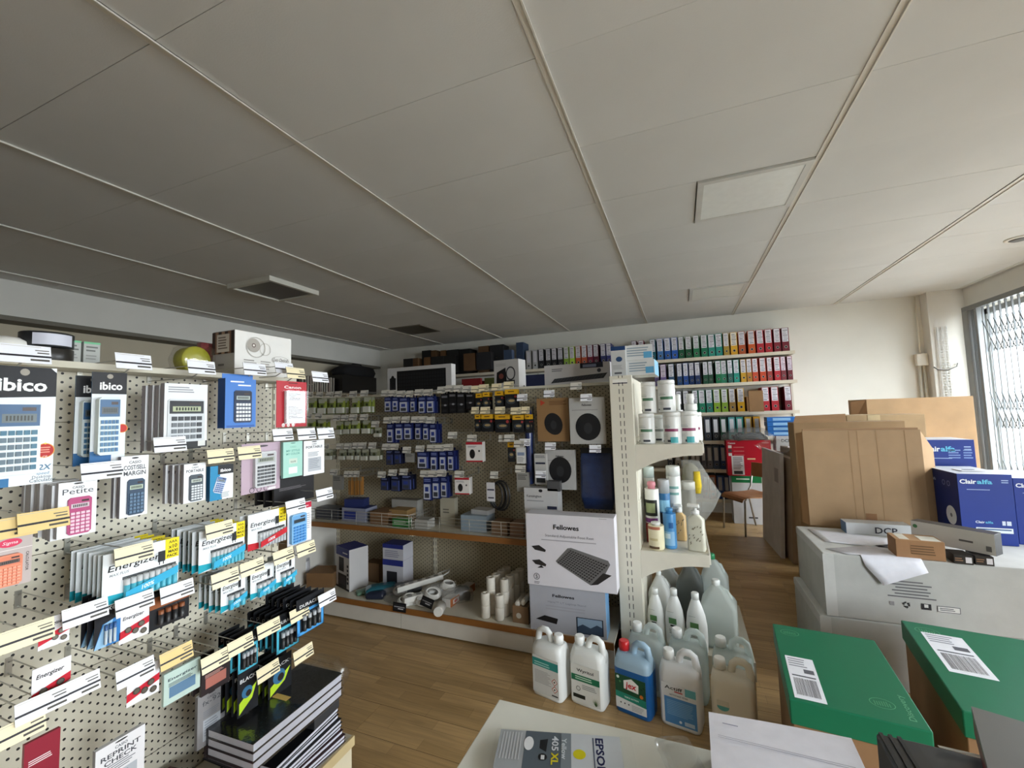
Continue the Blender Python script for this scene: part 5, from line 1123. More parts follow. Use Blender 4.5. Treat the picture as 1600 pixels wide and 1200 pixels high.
binders([(a, b, c, w_, 'e6e2d8' if w_ == 'yellow' else Lw, False) for a, b, c, w_ in r1], 0, 'top file shelf')
r2 = [(1027, 7, '54486c', 'dull violet'), (1037.5, 9, '6c5c8c', 'lilac'), (1050, 9, '3a5878', 'steel blue'), (1063, 8, '2c4a78', 'slate blue'), (1072.5, 8, '24488c', 'blue'), (1082, 8, '1a3260', 'navy'), (1091, 8, '22345c', 'dark navy'), (1103.5, 8, '1c4a34', 'dark green'), (1111.5, 7, '1d4430', 'deep green'), (1123.5, 9, '1f7048', 'green'), (1132.5, 9, '2a7a5c', 'jade'), (1142, 8, '2c6058', 'dull teal'), (1152, 9, '24907e', 'turquoise'), (1163, 9, 'c89a30', 'yellow'), (1172, 8, 'b07a34', 'ochre'), (1181.5, 9, 'c04a2c', 'rust'), (1193.5, 10, 'c84a28', 'orange'), (1204, 8, 'a03a34', 'brick red'), (1216, 10, 'b02430', 'red'), (1225.5, 8, '7c3038', 'wine'), (1236, 8, '6a2430', 'maroon')]
binders([(a, b, c, w_, Lp if w_ in ('lilac', 'maroon', 'wine') else Lw, False) for a, b, c, w_ in r2], 1, 'second file shelf')
r3 = [(1062, 9, '26282c', 'black'), (1073, 9, '3c3c40', 'charcoal'), (1087.5, 9, '1f7454', 'jade green'), (1098, 10, '1f8060', 'green'), (1109.5, 10, '287868', 'sea green'), (1121.5, 11, '8ab030', 'lime'), (1133.5, 10, '86a834', 'apple green'), (1145.5, 10, 'a88444', 'ochre'), (1159, 12, 'dca824', 'yellow'), (1198, 12, 'b02832', 'red'), (1212.5, 12, 'a8242e', 'scarlet'), (1233, 11, '6e2430', 'maroon')]
binders([(a, b, c, w_, Lw, False) for a, b, c, w_ in r3], 2, 'third file shelf')
r4 = [(1107, 11, '3c4450', 'slate'), (1119.5, 11, '34383c', 'charcoal'), (1132, 11, '24503c', 'dark green'), (1145, 11, '5aa0a4', 'pale teal'), (1157.5, 11, '3a9a90', 'turquoise'), (1171, 11, 'c8a040', 'yellow'), (1184.5, 11, 'd8a030', 'amber')]
binders([(a, b, c, w_, 'e2e4ea', True) for a, b, c, w_ in r4], 3, 'fourth file shelf')
r5 = [(1048, 9, '3a3a3c', 'black'), (1060, 9, '8a8070', 'beige'), (1072, 9, '9a8c6c', 'tan'), (1084, 8, '6a6458', 'taupe'), (1091, 8, '5c5650', 'dark taupe'), (1100.5, 8, '5a5a60', 'grey'), (1110, 9, '6c6c72', 'pale grey'), (1120.5, 10, '46546a', 'slate blue'), (1131, 9, '2f4a70', 'blue')]
binders([(a, b, c, w_, 'b4b2ae', True) for a, b, c, w_ in r5], 4, 'fifth file shelf')
r6 = [(1104, 9, '7a3434', 'dull red'), (1115, 11, '9a5236', 'rust'), (1127, 10, '2e4a86', 'blue'), (1137, 9, '26345c', 'navy')]
binders([(a, b, c, w_, 'a9a7a8', True) for a, b, c, w_ in r6], 5, 'lowest file shelf')
r7 = [(826, 9, 'b4b2b0', 'pale grey'), (836.5, 9, 'a9a8a8', 'light grey'), (846.5, 9, '2a2a2c', 'black'), (857, 9, '323234', 'charcoal'), (866.5, 9, '242426', 'dark charcoal'), (876, 9, '2c2c30', 'smoke'), (885.5, 8, '7c9a3c', 'olive'), (894.5, 8, '9aba3c', 'lime'), (904, 9, 'b0502c', 'orange'), (913.5, 9, 'a04a34', 'rust'), (923, 9, '6e2436', 'wine'), (932, 8, '4c1c2c', 'dark wine'), (943, 8, '32345e', 'indigo'), (952, 8, '3a3a6c', 'violet blue'), (992, 8, '5a2434', 'plum'), (1003, 9, '7a2c3c', 'burgundy')]
binders([(a, b, c, w_, 'c9c6cc', w_ in ('pale grey', 'light grey')) for a, b, c, w_ in r7], 0, 'far stretch of the top shelf')
# dark archive boxes further along
def wallbox(x0, x1, y0, label, col, mat='cardboard', zi=0, name='archive_box', cat='box', yf=6.47, d=.27, z0=None):
    z = WS[zi] if z0 is None else z0; a = PY(x0, y0, yf); b = PY(x1, y0, yf); zt = PY((x0+x1)/2, y0, yf).z
    t = thing(name, label, cat, ((a.x+b.x)/2, yf, z+.001), random.uniform(-.02, .02)); w = b.x-a.x; h = zt-z
    MB().box(-w/2, w/2, 0, d, 0, h*.86, col).build('body', mat, t); MB().box(-w/2-.003, w/2+.003, -.003, d, h*.80, h, col).build('lid', mat, t)
    MB().lathe([(.018, 0), (.018, .002)], '15120f', 10).build('finger_hole', 'plastic', t, (0, -.004, h*.45)); t.children[-1].rotation_euler = (PI/2, 0, 0)
    return t
wallbox(659, 672, 541, 'black archive box, first beyond the far corner', '191817'); wallbox(673, 681, 541, 'brown archive box between two black ones', '5a3f24'); wallbox(688, 696, 541, 'brown archive box beside the tall black pair', '6a4a2a')
wallbox(698, 716, 540, 'black archive box with a narrow shadow line', '1b1a19'); wallbox(717, 734, 539, 'black archive box, middle of the dark row', '161514'); wallbox(747, 763, 534, 'brown carton, taller than the dark boxes', '5c4126'); wallbox(765, 786, 532, 'black archive box, tallest, beside the brown carton', '1a1b20'); wallbox(806, 817, 528, 'dull blue archive box behind the headset carton', '31415a')
wallbox(734, 762, 592, 'red flat folder stack on the shelf under the dark boxes', '7c2024', 'print', 1, 'folder_stack', 'folders'); wallbox(766, 800, 596, 'olive folder stack under the dark boxes', '4c5228', 'print', 1, 'folder_stack', 'folders'); wallbox(655, 700, 596, 'dark carton on the shelf under the dark boxes', '1d1c1c', zi=1); wallbox(826, 860, 590, 'dark blue folder stack under the grey files', '262c48', 'print', 1, 'folder_stack', 'folders')
wallbox(1166, 1187, 616, 'brown carton filling the gap on the third file shelf', '8a6844', zi=2, yf=6.5)
# things near the left far corner: a low shelf with bags and hanging files
ls = thing('side_shelving', 'dim side shelving in the far corner carrying files and a black bag', 'shelving', (0, 0, 0))
MB().box(-5.69, -5.35, 2.2, 6.4, 1.90, 1.93, '8a7a5c').build('shelf', 'wood', ls); MB().box(-5.69, -5.35, 2.2, 6.4, 1.30, 1.33, '8a7a5c').build('shelf', 'wood', ls)
for yy in (2.2, 4.3, 6.38): MB().box(-5.69, -5.37, yy, yy+.02, 0, 1.98, '7a6c50').build('side_panel', 'wood', ls)
t = thing('holdall_bag', 'slumped black bag on top of the far corner shelving', 'bag', (-5.40, 5.95, 2.24), .1)
s = MB(); s.loft([(0, 0, .16, .42, .08, 0), (0, 0, .18, .46, .10, .08), (.02, .05, .13, .38, .09, .17), (.02, .05, .06, .25, .05, .20)], '131316'); s.build('body', 'fabric', t)
MB().tube([(.05, -.2, .17), (.06, -.1, .22), (.06, .1, .22), (.05, .2, .17)], .012, '1a1a1c', 6).build('strap', 'fabric', t)
t = thing('storage_crate', 'dark crate under the black bag', 'crate', (-5.40, 5.95, 1.931)); MB().box(-.18, .16, -.45, .40, 0, .305, '1c1a18').build('body', 'plastic', t)
for k in range(9):
    yy = 4.35+.045*k; c = ('2a4a8a', '1c3a7c', '7a2434', '8a2440', '5a2c6c', '4c2c74', '3a2a5a', '2a2a3a', '24242c')[k]
    tag(MB().box(-.13, .13, 0, .04, 0, .30, c).build('box_folder', 'print', None, (-5.5, yy, 1.9315), random.uniform(-.03, .03)), '%s folder in the dim far corner row, %s from the near end' % (('bright blue', 'blue', 'red', 'crimson', 'purple', 'violet', 'dark violet', 'charcoal', 'black')[k], ORD[k]), 'folder', 'coloured folders in the far corner')
for k in range(14):
    tag(MB().box(-.12, .12, 0, .02, 0, random.uniform(.24, .27), ('a9a496', '8f8a80', 'b4aea0', '9a8c84')[k % 4]).build('hanging_file', 'paper', None, (-5.48, 4.80+.048*k, 1.9315), random.uniform(-.12, .12)), 'pale thin file in the dim far corner, %s from its near end' % ORD[k], 'file', 'pale files in the far corner')
# ---------------------------------------------------------------- by the file shelves
t = box_y('paper_carton', (1147, 744, 1194, 813), 6.19, .22, 'white carton with a green lid strip standing on the floor', 'carton', 'cfd2d6', lambda s, w, h, y: (s.rect(-w/2, h*.86, w/2, h, y, '1f7a48'), s.lines(-w*.34, w*.12, h*.95, y-.0004, 1, h*.06, 'cfe4d6', jag=.1), s.rect(w*.0, h*.12, w*.3, h*.15, y, '3a3c40')), z0=.001)
zt = PY(1170, 744, 6.19).z
def d_red(s, w, h, y):
    s.txt('Canon', -w*.46, h*.90, y, h*.07, 'e8dede', 'L', True); s.rect(w*.3, h*.92, w*.46, h*.94, y, 'd89a98')
    for k in range(3): s.rect(-w*.46, h*(.78-.11*k), -w*.38, h*(.86-.11*k), y, ('d8d4d2', '5a4a4c', 'e0dcd8')[k]); s.rect(-w*.34, h*(.80-.11*k), -w*.1, h*(.81-.11*k), y, 'd89a98')
    s.rect(-w*.40, h*.03, -w*.12, h*.56, y, 'd9d6d8'); s.lines(-w*.37, -w*.15, h*.52, y-.0004, 8, h*.045, '6a6468'); s.rect(-w*.36, h*.05, -w*.16, h*.14, y-.0004, '3a383c'); s.rect(w*.28, h*.24, w*.46, h*.36, y, 'e0d8d6'); s.rect(-w*.04, h*.46, w*.14, h*.50, y, 'e6c8a0')
box_y('printer_carton', (1137, 688, 1207, 739), 6.19, .23, 'bright red printer carton with a white address label', 'carton', 'b3182c', d_red, z0=zt+.001)
zr = PY(1170, 688, 6.19).z
t = thing('cable_bag', 'black cable coiled in a clear bag on the red carton', 'bag', (PY(1172, 688, 6.28).x, 6.28, zr+.002), .2)
for k in range(3): MB().tube([((.20-.03*k)*math.cos(a), (.09-.01*k)*math.sin(a), .02+.022*k+.02*math.sin(3*a)) for a in [2*PI*j/20 for j in range(20)]], .016, '17171a', 6, close=True).build('cable', 'plastic', t)
MB().loft([(-.03, 0, .30, .13, .06, 0), (-.03, 0, .31, .14, .07, .05), (0, 0, .22, .10, .05, .13), (.02, 0, .1, .05, .03, .16)], '9a9c9c').build('bag', 'hazy_film', t)
cb = thing('brown_carton', 'plain brown carton under the white ink boxes', 'carton', (1.14, 6.20, 0)); zc = PY(1228, 705, 6.2).z
MB().box(-.02, .24, 0, .2, .001, zc-.001, '7c5f40').build('box', 'cardboard', cb)
t1 = box_y('ink_box', (1213, 694, 1244, 705), 6.2, .2, 'white ink box with grey lettering, lower of two', 'box', 'b4b8bc', lambda s, w, h, y: s.txt('DCP', 0, h*.25, y, h*.5, '4a4c50', 'C', True), z0=zc)
t2 = box_y('ink_box', (1213, 681, 1244, 693.5), 6.2, .2, 'white ink box with grey lettering, upper of two', 'box', 'b9bdc0', lambda s, w, h, y: s.txt('DCP', 0, h*.25, y, h*.5, '4a4c50', 'C', True), z0=PY(1228, 694, 6.2).z+.001)
zb = PY(1228, 681, 6.2).z+.001; dz = (PY(1228, 651, 6.2).z-zb)/4
for k in range(4):
    o = MB(); ww = .32; o.box(-ww/2, ww/2, 0, .22, 0, dz*.94, '2c6fc0', side='2562b0', top='4a8ad0').rect(-ww*.3, dz*.2, ww*.3, dz*.75, -.0008, '8fc0ea')
    tag(o.build('paper_ream', 'print', None, (PY(1222, 665, 6.2).x, 6.2, zb+dz*k), random.uniform(-.05, .05)), 'bright blue paper ream, %s up of four on the ink boxes' % ORD[k], 'paper ream', 'blue paper reams')
# school chair
ch = thing('school_chair', 'plywood school chair with pale metal legs by the red carton', 'chair', (.70, 5.86, 0), math.atan2(.185, .337)-PI)   # its front looks along local x
ax = .19; ay = .20
for fx, fy in ((ax, ay), (ax, -ay)): MB().tube([(fx+.02, fy, 0), (fx, fy, .40), (fx-.03, fy, .428)], .011, 'b4b2ac', 8).build('leg', 'metal', ch)
for fy in (ay, -ay): MB().tube([(-ax-.03, fy, 0), (-ax+.05, fy, .43), (-ax+.0, fy, .50), (-ax-.045, fy, .78)], .011, 'b4b2ac', 8).build('leg', 'metal', ch)
for fx in (ax-.02, -ax+.06): MB().tube([(fx, -ay, .425), (fx, ay, .425)], .010, 'b4b2ac', 8).build('rail', 'metal', ch)
s = MB(); prof = [(-.20, .452), (-.12, .440), (0, .436), (.10, .442), (.17, .440), (.205, .425), (.222, .395)]
for i in range(len(prof)-1):
    for dzz, cc in ((0, 'a9714a'), (-.012, '8a5a36')):
        a0, a1 = prof[i], prof[i+1]; s.poly(((a0[0], -.20, a0[1]+dzz), (a1[0], -.20, a1[1]+dzz), (a1[0], .20, a1[1]+dzz), (a0[0], .20, a0[1]+dzz)), cc)
    for sy in (-.20, .20): a0, a1 = prof[i], prof[i+1]; s.poly(((a0[0], sy, a0[1]), (a1[0], sy, a1[1]), (a1[0], sy, a1[1]-.012), (a0[0], sy, a0[1]-.012)), 'c08a5c')
s.build('seat', 'wood', ch)
s = MB(); n = 8
for i in range(n):
    a0, a1 = -1+2*i/n, -1+2*(i+1)/n; f = lambda a: (-.235-.0+.035*a*a, .20*a)
    (x0, y0), (x1, y1) = f(a0), f(a1)
    s.poly(((x0, y0, .62), (x1, y1, .62), (x1-.015, y1, .79), (x0-.015, y0, .79)), 'a06a42'); s.poly(((x0-.012, y0, .62), (x1-.012, y1, .62), (x1-.027, y1, .79), (x0-.027, y0, .79)), '9a643e'); s.poly(((x0-.015, y0, .79), (x1-.015, y1, .79), (x1-.027, y1, .79), (x0-.027, y0, .79)), 'c08a5c')
s.build('backrest', 'wood', ch)
# ================================================================ pile by the window
BR = 'a58867'
def slab(name, label, cat, corners_px, Yf, d, col, mat='cardboard', z0=None, tilt=0.0, rz=0.0):
    x0, y0, x1, y1 = corners_px; a = PY(x0, (y0+y1)/2, Yf); b = PY(x1, (y0+y1)/2, Yf); zt = PY((x0+x1)/2, y0, Yf).z; zb = PY((x0+x1)/2, y1, Yf).z if z0 is None else z0
    t = thing(name, label, cat, ((a.x+b.x)/2, Yf, zb), rot=(tilt, 0, rz)); return t, b.x-a.x, zt-zb
# two long white cartons, one on the other
WX0, WX1, WY0, WY1 = .684, 2.05, 2.85, 3.43
def white_carton(label, x0, z0, h, draw=None, rz=0.0):
    t = thing('long_carton', label, 'carton', (x0, WY0, z0), rz)
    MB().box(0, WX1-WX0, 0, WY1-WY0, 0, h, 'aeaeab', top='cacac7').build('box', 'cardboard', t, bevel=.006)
    s = MB(); s.box(-.0015, .05, -.0015, .0, .003, h-.004, 'bcbcb9'); s.box(-.0015, 0, 0, WY1-WY0, h-.045, h-.004, 'bababa'); s.build('seam_tape', 'paper', t)
    if draw: s = MB(); draw(s); s.build('print', 'print', t)
    return t
def d_white(s):
    y = -.0022
    c = PY(1424, 926, WY0); cx = c.x-WX0; cz = c.z-.34
    for k in range(6):
        w = (.10, .17, .13, .16, .14, .20)[k]; s.lines(cx-w/2, cx+w/2, cz+.055-.0155*k, y, 1, .014, '5e5c60', h=.006, jag=.02)
    a = PY(1416, 944, WY0).x-WX0; zq = PY(1416, 945, WY0).z-.34
    for k in range(3):
        an = 2*PI*k/3+PI/2; s.poly([(a+.016*math.cos(an), y, zq+.016*math.sin(an)), (a+.016*math.cos(an+.9), y, zq+.016*math.sin(an+.9)), (a+.009*math.cos(an+1.0), y, zq+.009*math.sin(an+1.0)), (a+.009*math.cos(an), y, zq+.009*math.sin(an))], '2c2c30'); s.poly([(a+.021*math.cos(an+1.1), y, zq+.021*math.sin(an+1.1)), (a+.012*math.cos(an+1.75), y, zq+.012*math.sin(an+1.75)), (a+.004*math.cos(an+1.0), y, zq+.004*math.sin(an+1.0))], '2c2c30')
    s.rect(a-.07, zq-.01, a-.05, zq+.01, y, '8a888a'); s.rect(a+.06, zq-.015, a+.10, zq+.015, y, '2a2a2e'); s.rect(a+.072, zq-.004, a+.088, zq+.012, y-.0004, 'c9c8c6')
    q = PY(1482, 950, WY0).x-WX0; s.rect(q-.045, zq-.018, q+.045, zq+.012, y, '55545a'); s.rect(q-.042, zq-.015, q+.042, zq+.009, y-.0003, 'cfcecb'); s.lines(q-.035, q+.035, zq+.003, y-.0006, 2, .008, '4a4a4e')
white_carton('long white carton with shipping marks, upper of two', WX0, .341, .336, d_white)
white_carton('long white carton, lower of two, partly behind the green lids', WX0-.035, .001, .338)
TOPW = .6775
# papers on the upper carton
def sheet(name, label, pts, z, col='e4e4ec', mat='paper', nx=8, ny=6, f=None, cat='paper'):
    """a sheet through four corners in the room (a, b along one edge, c, d opposite)"""
    a, b, c, d = [Vector(p) for p in pts]; s = MB(); g = []
    for j in range(ny+1):
        for i in range(nx+1):
            u, v = i/nx, j/ny; p = a.lerp(b, u).lerp(d.lerp(c, u), v)
            if f: p = p+Vector(f(u, v))
            g.append(s.pt(*p))
    for j in range(ny):
        for i in range(nx): k = j*(nx+1)+i; s.face((g[k], g[k+1], g[k+nx+2], g[k+nx+1]), col, True)
    o = s.build(name, mat); so = o.modifiers.new('thickness', 'SOLIDIFY'); so.thickness = .0006
    return tag(o, label, cat)
zz = TOPW+.004
sheet('paper_sheet', 'white sheet lying flat near the back of the white carton', [PZ(1262, 826, zz), PZ(1395, 842, zz), PZ(1398, 858, zz), PZ(1290, 846, zz)], zz)
p0 = PZ(1297, 858, zz); p1 = PZ(1440, 868, zz)
L0 = PY(1452, 894, WY0-.015); L1 = PY(1380, 915, WY0-.02)
def curl(u, v): return (0, 0, 0)
a, b = PZ(1297, 858, zz), PZ(1360, 850, zz)
s = MB(); rows_ = [(PZ(1290, 857, zz), PZ(1400, 850, zz)), (PZ(1325, 866, zz), PZ(1428, 866, zz)), (Vector((PY(1345, 872, WY0).x, WY0-.003, zz+.001)), Vector((PY(1440, 876, WY0).x, WY0-.003, zz+.001))), (PY(1352, 884, WY0-.012), PY(1445, 884, WY0-.012)), (PY(1381, 915, WY0-.02), PY(1451, 895, WY0-.02))]
ids = [[s.pt(*r0.lerp(r1, k/6)) for k in range(7)] for r0, r1 in rows_]
for i in range(4):
    for k in range(6): s.face((ids[i][k], ids[i][k+1], ids[i+1][k+1], ids[i+1][k]), 'e2e2ec', True)
o = tag(s.build('paper_sheet', 'paper'), 'printed white sheet hanging over the front of the white carton', 'paper'); o.modifiers.new('thickness', 'SOLIDIFY').thickness = .0006
box_y('flat_carton', (1322, 819, 1424, 836), 3.30, .10, 'flat white carton with large dark lettering behind the papers', 'carton', 'c4c6c8', lambda s, w, h, y: s.txt('DCP', w*.12, h*.18, y, h*.75, '2e2e38', 'C', .02, wid=w*.34), z0=TOPW+.001, side='5f7fa8')
q = [PZ(1413, 879, TOPW), PZ(1494, 887, TOPW)]; an = math.atan2(q[1].y-q[0].y, q[1].x-q[0].x); wq = (q[1]-q[0]).length
t = thing('small_carton', 'small brown carton with white tape on the long white carton', 'carton', (q[0].x, q[0].y+.08, TOPW+.001), an)
MB().box(0, wq, 0, .13, 0, .095, '9a7350', top='b08a64', side='8a6544').build('box', 'cardboard', t, bevel=.002)
s = MB(); s.box(.02, .06, .01, .12, .0955, .0962, 'd8d2c4'); s.box(wq*.55, wq*.95, .01, .10, .0955, .0962, 'dcd8cc'); s.build('tape', 'paper', t)
MB().lines(.06, wq*.8, .07, -.0025, 4, .013, '6a4e34').build('print', 'print', t)
def longbox(label, pA, pB, z, h, d, col, endcol, name='toner_carton'):
    an = math.atan2(pB.y-pA.y, pB.x-pA.x); ln = (pB-pA).length
    t = thing(name, label, 'carton', (pA.x, pA.y, z), an)
    MB().box(0, ln, 0, d, 0, h, col, top='55504c', side=endcol).build('box', 'print', t, bevel=.001)
    s = MB(); s.lines(ln*.60, ln*.80, h*.5, -.0015, 1, h*.2, '5a5654'); s.rect(ln*.90, h*.15, ln*.96, h*.4, -.0015, '6a6664'); s.disc(ln*.06, h*.75, h*.10, -.0015, '4a7a50', 10); s.build('print', 'print', t)
    return t
Zlb = TOPW+.048
a1 = PZ(1425, 843, Zlb); b1 = PZ(1557, 870, Zlb)
longbox('long pale grey toner carton with a black end, raised on black boxes', a1, b1, Zlb+.001, .105, .075, 'c4c0ba', '1f1e20')
a2 = PZ(1500, 886, TOPW); b2 = PZ(1522, 888, TOPW)
for k, (xa, xb) in enumerate(((1497, 1528), (1531, 1561))):
    a2, b2 = PZ(xa, 884+2*k, TOPW), PZ(xb, 887+2*k, TOPW)
    t = thing('toner_box', 'black toner box under the long carton, %s' % ('with a white sticker' if k == 0 else 'at its black end'), 'box', (a2.x, a2.y+.03, TOPW+.001), math.atan2(b2.y-a2.y, b2.x-a2.x)); wq = (b2-a2).length
    MB().box(0, wq, 0, .10, 0, .044, '26221f').build('box', 'print', t, bevel=.001); MB().rect(wq*.6, .008, wq*.92, .036, -.0012, 'cfccd0').lines(wq*.05, wq*.5, .03, -.0012, 2, .01, '8a6a50').build('sticker', 'print', t)
# blue ventilator cartons
def d_blue(full=True):
    def f(s, w, h, y):
        s.txt('Clair', -w*.46, h*.86, y, h*.085, 'e6ecf6', 'L', .03, wid=w*.31); s.txt('alfa', -w*.14, h*.86, y, h*.085, '5fb8dc', 'L', .03, wid=w*.28); s.lines(w*.30, w*.46, h*.92, y, 2, h*.03, '9fb4dc'); s.lines(-w*.34, w*.1, h*.78, y, 1, h*.02, '9fb4dc')
        if full:
            s.txt('Clair', -w*.24, h*.30, y, h*.045, 'e0e8f4', 'L', .02, wid=w*.17); s.txt('alfa', -w*.06, h*.30, y, h*.045, '5fb8dc', 'L', .02, wid=w*.14); s.rect(w*.24, h*.28, w*.30, h*.34, y, 'cfd8e8'); s.rect(w*.32, h*.28, w*.40, h*.34, y, 'cfd8e8'); s.rect(-w*.24, h*.17, w*.42, h*.24, y, 'dfe6ea'); s.lines(-w*.22, w*.40, h*.225, y-.0004, 1, h*.04, '3a5a8a', jag=.02)
        else: s.lines(0, w*.24, h*.88, y, 4, h*.03, '7f98cc'); s.lines(w*.28, w*.46, h*.88, y, 4, h*.03, '7f98cc'); s.disc(w*.2, h*.30, w*.22, y, 'd5d9dc', 20, h*.16)
    return f
t = box_y('fan_carton', (1506, 741, 1593, 860), 3.25, .36, 'bright blue appliance carton with white lettering, front of the group', 'carton', '0d2f86', d_blue(), top='d8dce4', side='152660', z0=TOPW+.001, mat='print')
w = PY(1593, 800, 3.25).x-PY(1506, 800, 3.25).x; hh = PY(1550, 741, 3.25).z-TOPW
s = MB(); s.M = Matrix.Rotation(-PI/2, 4, 'Z'); y = -w/2-.0012
s.txt('Clairalfa', -.30, hh*.82, y, hh*.06, 'c9d2e6', 'L', True); s.disc(-.09, hh*.35, hh*.13, y, 'cfd0d2', 20, hh*.14); s.disc(-.09, hh*.35, hh*.03, y-.0004, '6a6c72', 12); s.ring(-.14, hh*.82, .012, .016, y, '8f9cc0', 12); s.ring(-.09, hh*.82, .012, .016, y, '8f9cc0', 12); s.build('side_print', 'print', t)
s = MB(); s.box(-.05, .06, .10, .20, hh+.001, hh+.004, 'e4e6ea'); s.box(-.02, .03, .14, .16, hh+.004, hh+.006, '5a6472'); s.build('carry_handle', 'print', t)
box_y('fan_carton', (1449, 687, 1533, 800), 3.66, .25, 'bright blue appliance carton behind the front one', 'carton', '0d2f86', d_blue(False), top='d8dce4', z0=TOPW+.02)
box_y('fan_carton', (1594, 748, 1680, 862), 3.30, .36, 'bright blue appliance carton cut by the frame edge', 'carton', '0d2f86', d_blue(), top='d8dce4', z0=TOPW+.001)
MB().box(1.3, 2.05, 3.52, 3.93, .001, TOPW+.018, '8a6a48').build('brown_carton', 'cardboard', thing('brown_carton', 'brown carton supporting the rear blue carton', 'carton'))
# flattened and standing brown cartons
t, w, h = slab('flattened_carton', 'large flattened brown carton standing in front of the pile', 'carton', (1260, 672, 1448, 822), 3.46, .05, BR, z0=TOPW+.002, tilt=-.03)
s = MB(); n = 6
for k in range(n):
    x0 = -w/2+w*k/n; x1 = -w/2+w*(k+1)/n; s.box(x0, x1, .0 if k not in (2,) else .002, .012, 0, h, BR)
s = MB(); s.box(-w/2, w/2, 0, .012, 0, h, BR); s.build('front_panel', 'cardboard', t, bevel=.002)
MB().box(-w/2+.006, w/2-.004, .016, .028, .004, h+.012, 'a07f5e').build('rear_panel', 'cardboard', t, bevel=.002)
s = MB(); s.M = Matrix.Translation((w/2, .004, 0)) @ Matrix.Rotation(.55, 4, 'Z'); s.prism([(0, 0), (.085, .015), (.085, h*.80), (0, h*.985)], 0, .007, 'b6956f'); s.build('side_flap', 'cardboard', t)
s = MB(); s.M = Matrix.Translation((-w/2, .004, 0)) @ Matrix.Rotation(PI-.9, 4, 'Z'); s.prism([(0, 0), (.05, .01), (.05, h*.97), (0, h*.985)], -.007, 0, '9a744e'); s.build('side_flap', 'cardboard', t)
for xx in (-w*.09, -w*.02, w*.14, w*.37): MB().box(xx, xx+.004, -.0015, 0, .006, h-.006, 'a38462').build('crease', 'cardboard', t)
MB().box(-w*.01, w*.08, -.001, 0, .006, h*.15, '8c6542').build('tape', 'paper', t)
MB().box(-w/2+.01, w/2-.01, -.001, 0, h*.735, h*.741, 'a58664').build('crease', 'cardboard', t)
t, w, h = slab('brown_carton', 'tall brown carton standing behind the flattened one', 'carton', (1246, 660, 1330, 830), 3.95, .5, BR, z0=.001)
MB().box(-w/2, w/2+.35, 0, .20, 0, h, 'a3845f').build('box', 'cardboard', t, bevel=.003)
s = MB(); s.poly(((-w/2, .0, h), (w/2, 0, h), (w/2+.05, .18, h+.06), (-w/2+.05, .16, h+.05)), 'a5805a'); s.poly(((-w/2, .002, h-.004), (w/2, .002, h-.004), (w/2+.05, .182, h+.055), (-w/2+.05, .162, h+.045)), '7a5a3c'); s.build('flap', 'cardboard', t)
t, w, h = slab('brown_carton', 'pale brown carton with taped top and an open side flap', 'carton', (1330, 648, 1454, 830), 4.22, .4, BR, z0=.001)
MB().box(-w/2, w/2, 0, .36, 0, h, 'b59a74').build('box', 'cardboard', t, bevel=.003)
s = MB(); s.poly(((-w/2, 0, h), (-w/2-.13, .0, h-.01), (-w/2-.13, .1, h-.16), (-w/2, .0, h-.16)), '8a7450'); s.build('flap', 'cardboard', t); MB().box(-w*.22, -w*.06, -.002, 0, h-.2, h, 'c9b48c').box(-w*.22, -w*.06, 0, .36, h, h+.001, 'c9b48c').build('tape', 'paper', t)
t, w, h = slab('brown_carton', 'big brown carton, farthest and tallest by the window grille', 'carton', (1362, 621, 1532, 830), 4.8, .5, BR, z0=.001)
MB().box(-w/2, w/2, 0, .45, 0, h, 'b3946f', side='c8a67c').build('box', 'cardboard', t, bevel=.003)
s = MB(); s.poly(((-w/2, 0, h), (-w/2-.11, .03, h-.02), (-w/2-.10, .06, h-.24), (-w/2, 0, h-.22)), '94704c'); s.build('flap', 'cardboard', t)
for k, (x, ya, yb, hh, wd, c, lb) in enumerate(((.835, 4.90, 5.62, 1.02, .035, 'cfc8c4', 'grey-white flat packed panel leaning beside the walkway'), (.905, 4.76, 5.55, .98, .07, 'a08a74', 'brown flat packed carton leaning behind the grey panel'), (1.0, 4.70, 5.5, 1.05, .06, '7a644e', 'dark flat packed carton closest to the tall cartons'))):
    t = thing('flat_pack', lb, 'flat pack', (x, ya, 0), rot=(0, .05, .06))
    MB().box(0, wd, 0, yb-ya, .001, hh, c).build('panel', 'cardboard', t, bevel=.003)
    if k == 0: MB().box(-.001, 0, .06, .20, hh-.30, hh-.16, '9a8f90').build('print', 'print', t)
t = thing('film_wrap', 'crumpled clear film tucked on top of the flat packs', 'plastic film', (.93, 4.95, 1.04), .3); MB().loft([(0, .2, .04, .20, .03, -.02), (0, .2, .09, .24, .05, .03), (.02, .18, .06, .16, .04, .08), (.02, .2, .02, .06, .015, .11)], 'c9cccc').build('film', 'film', t)
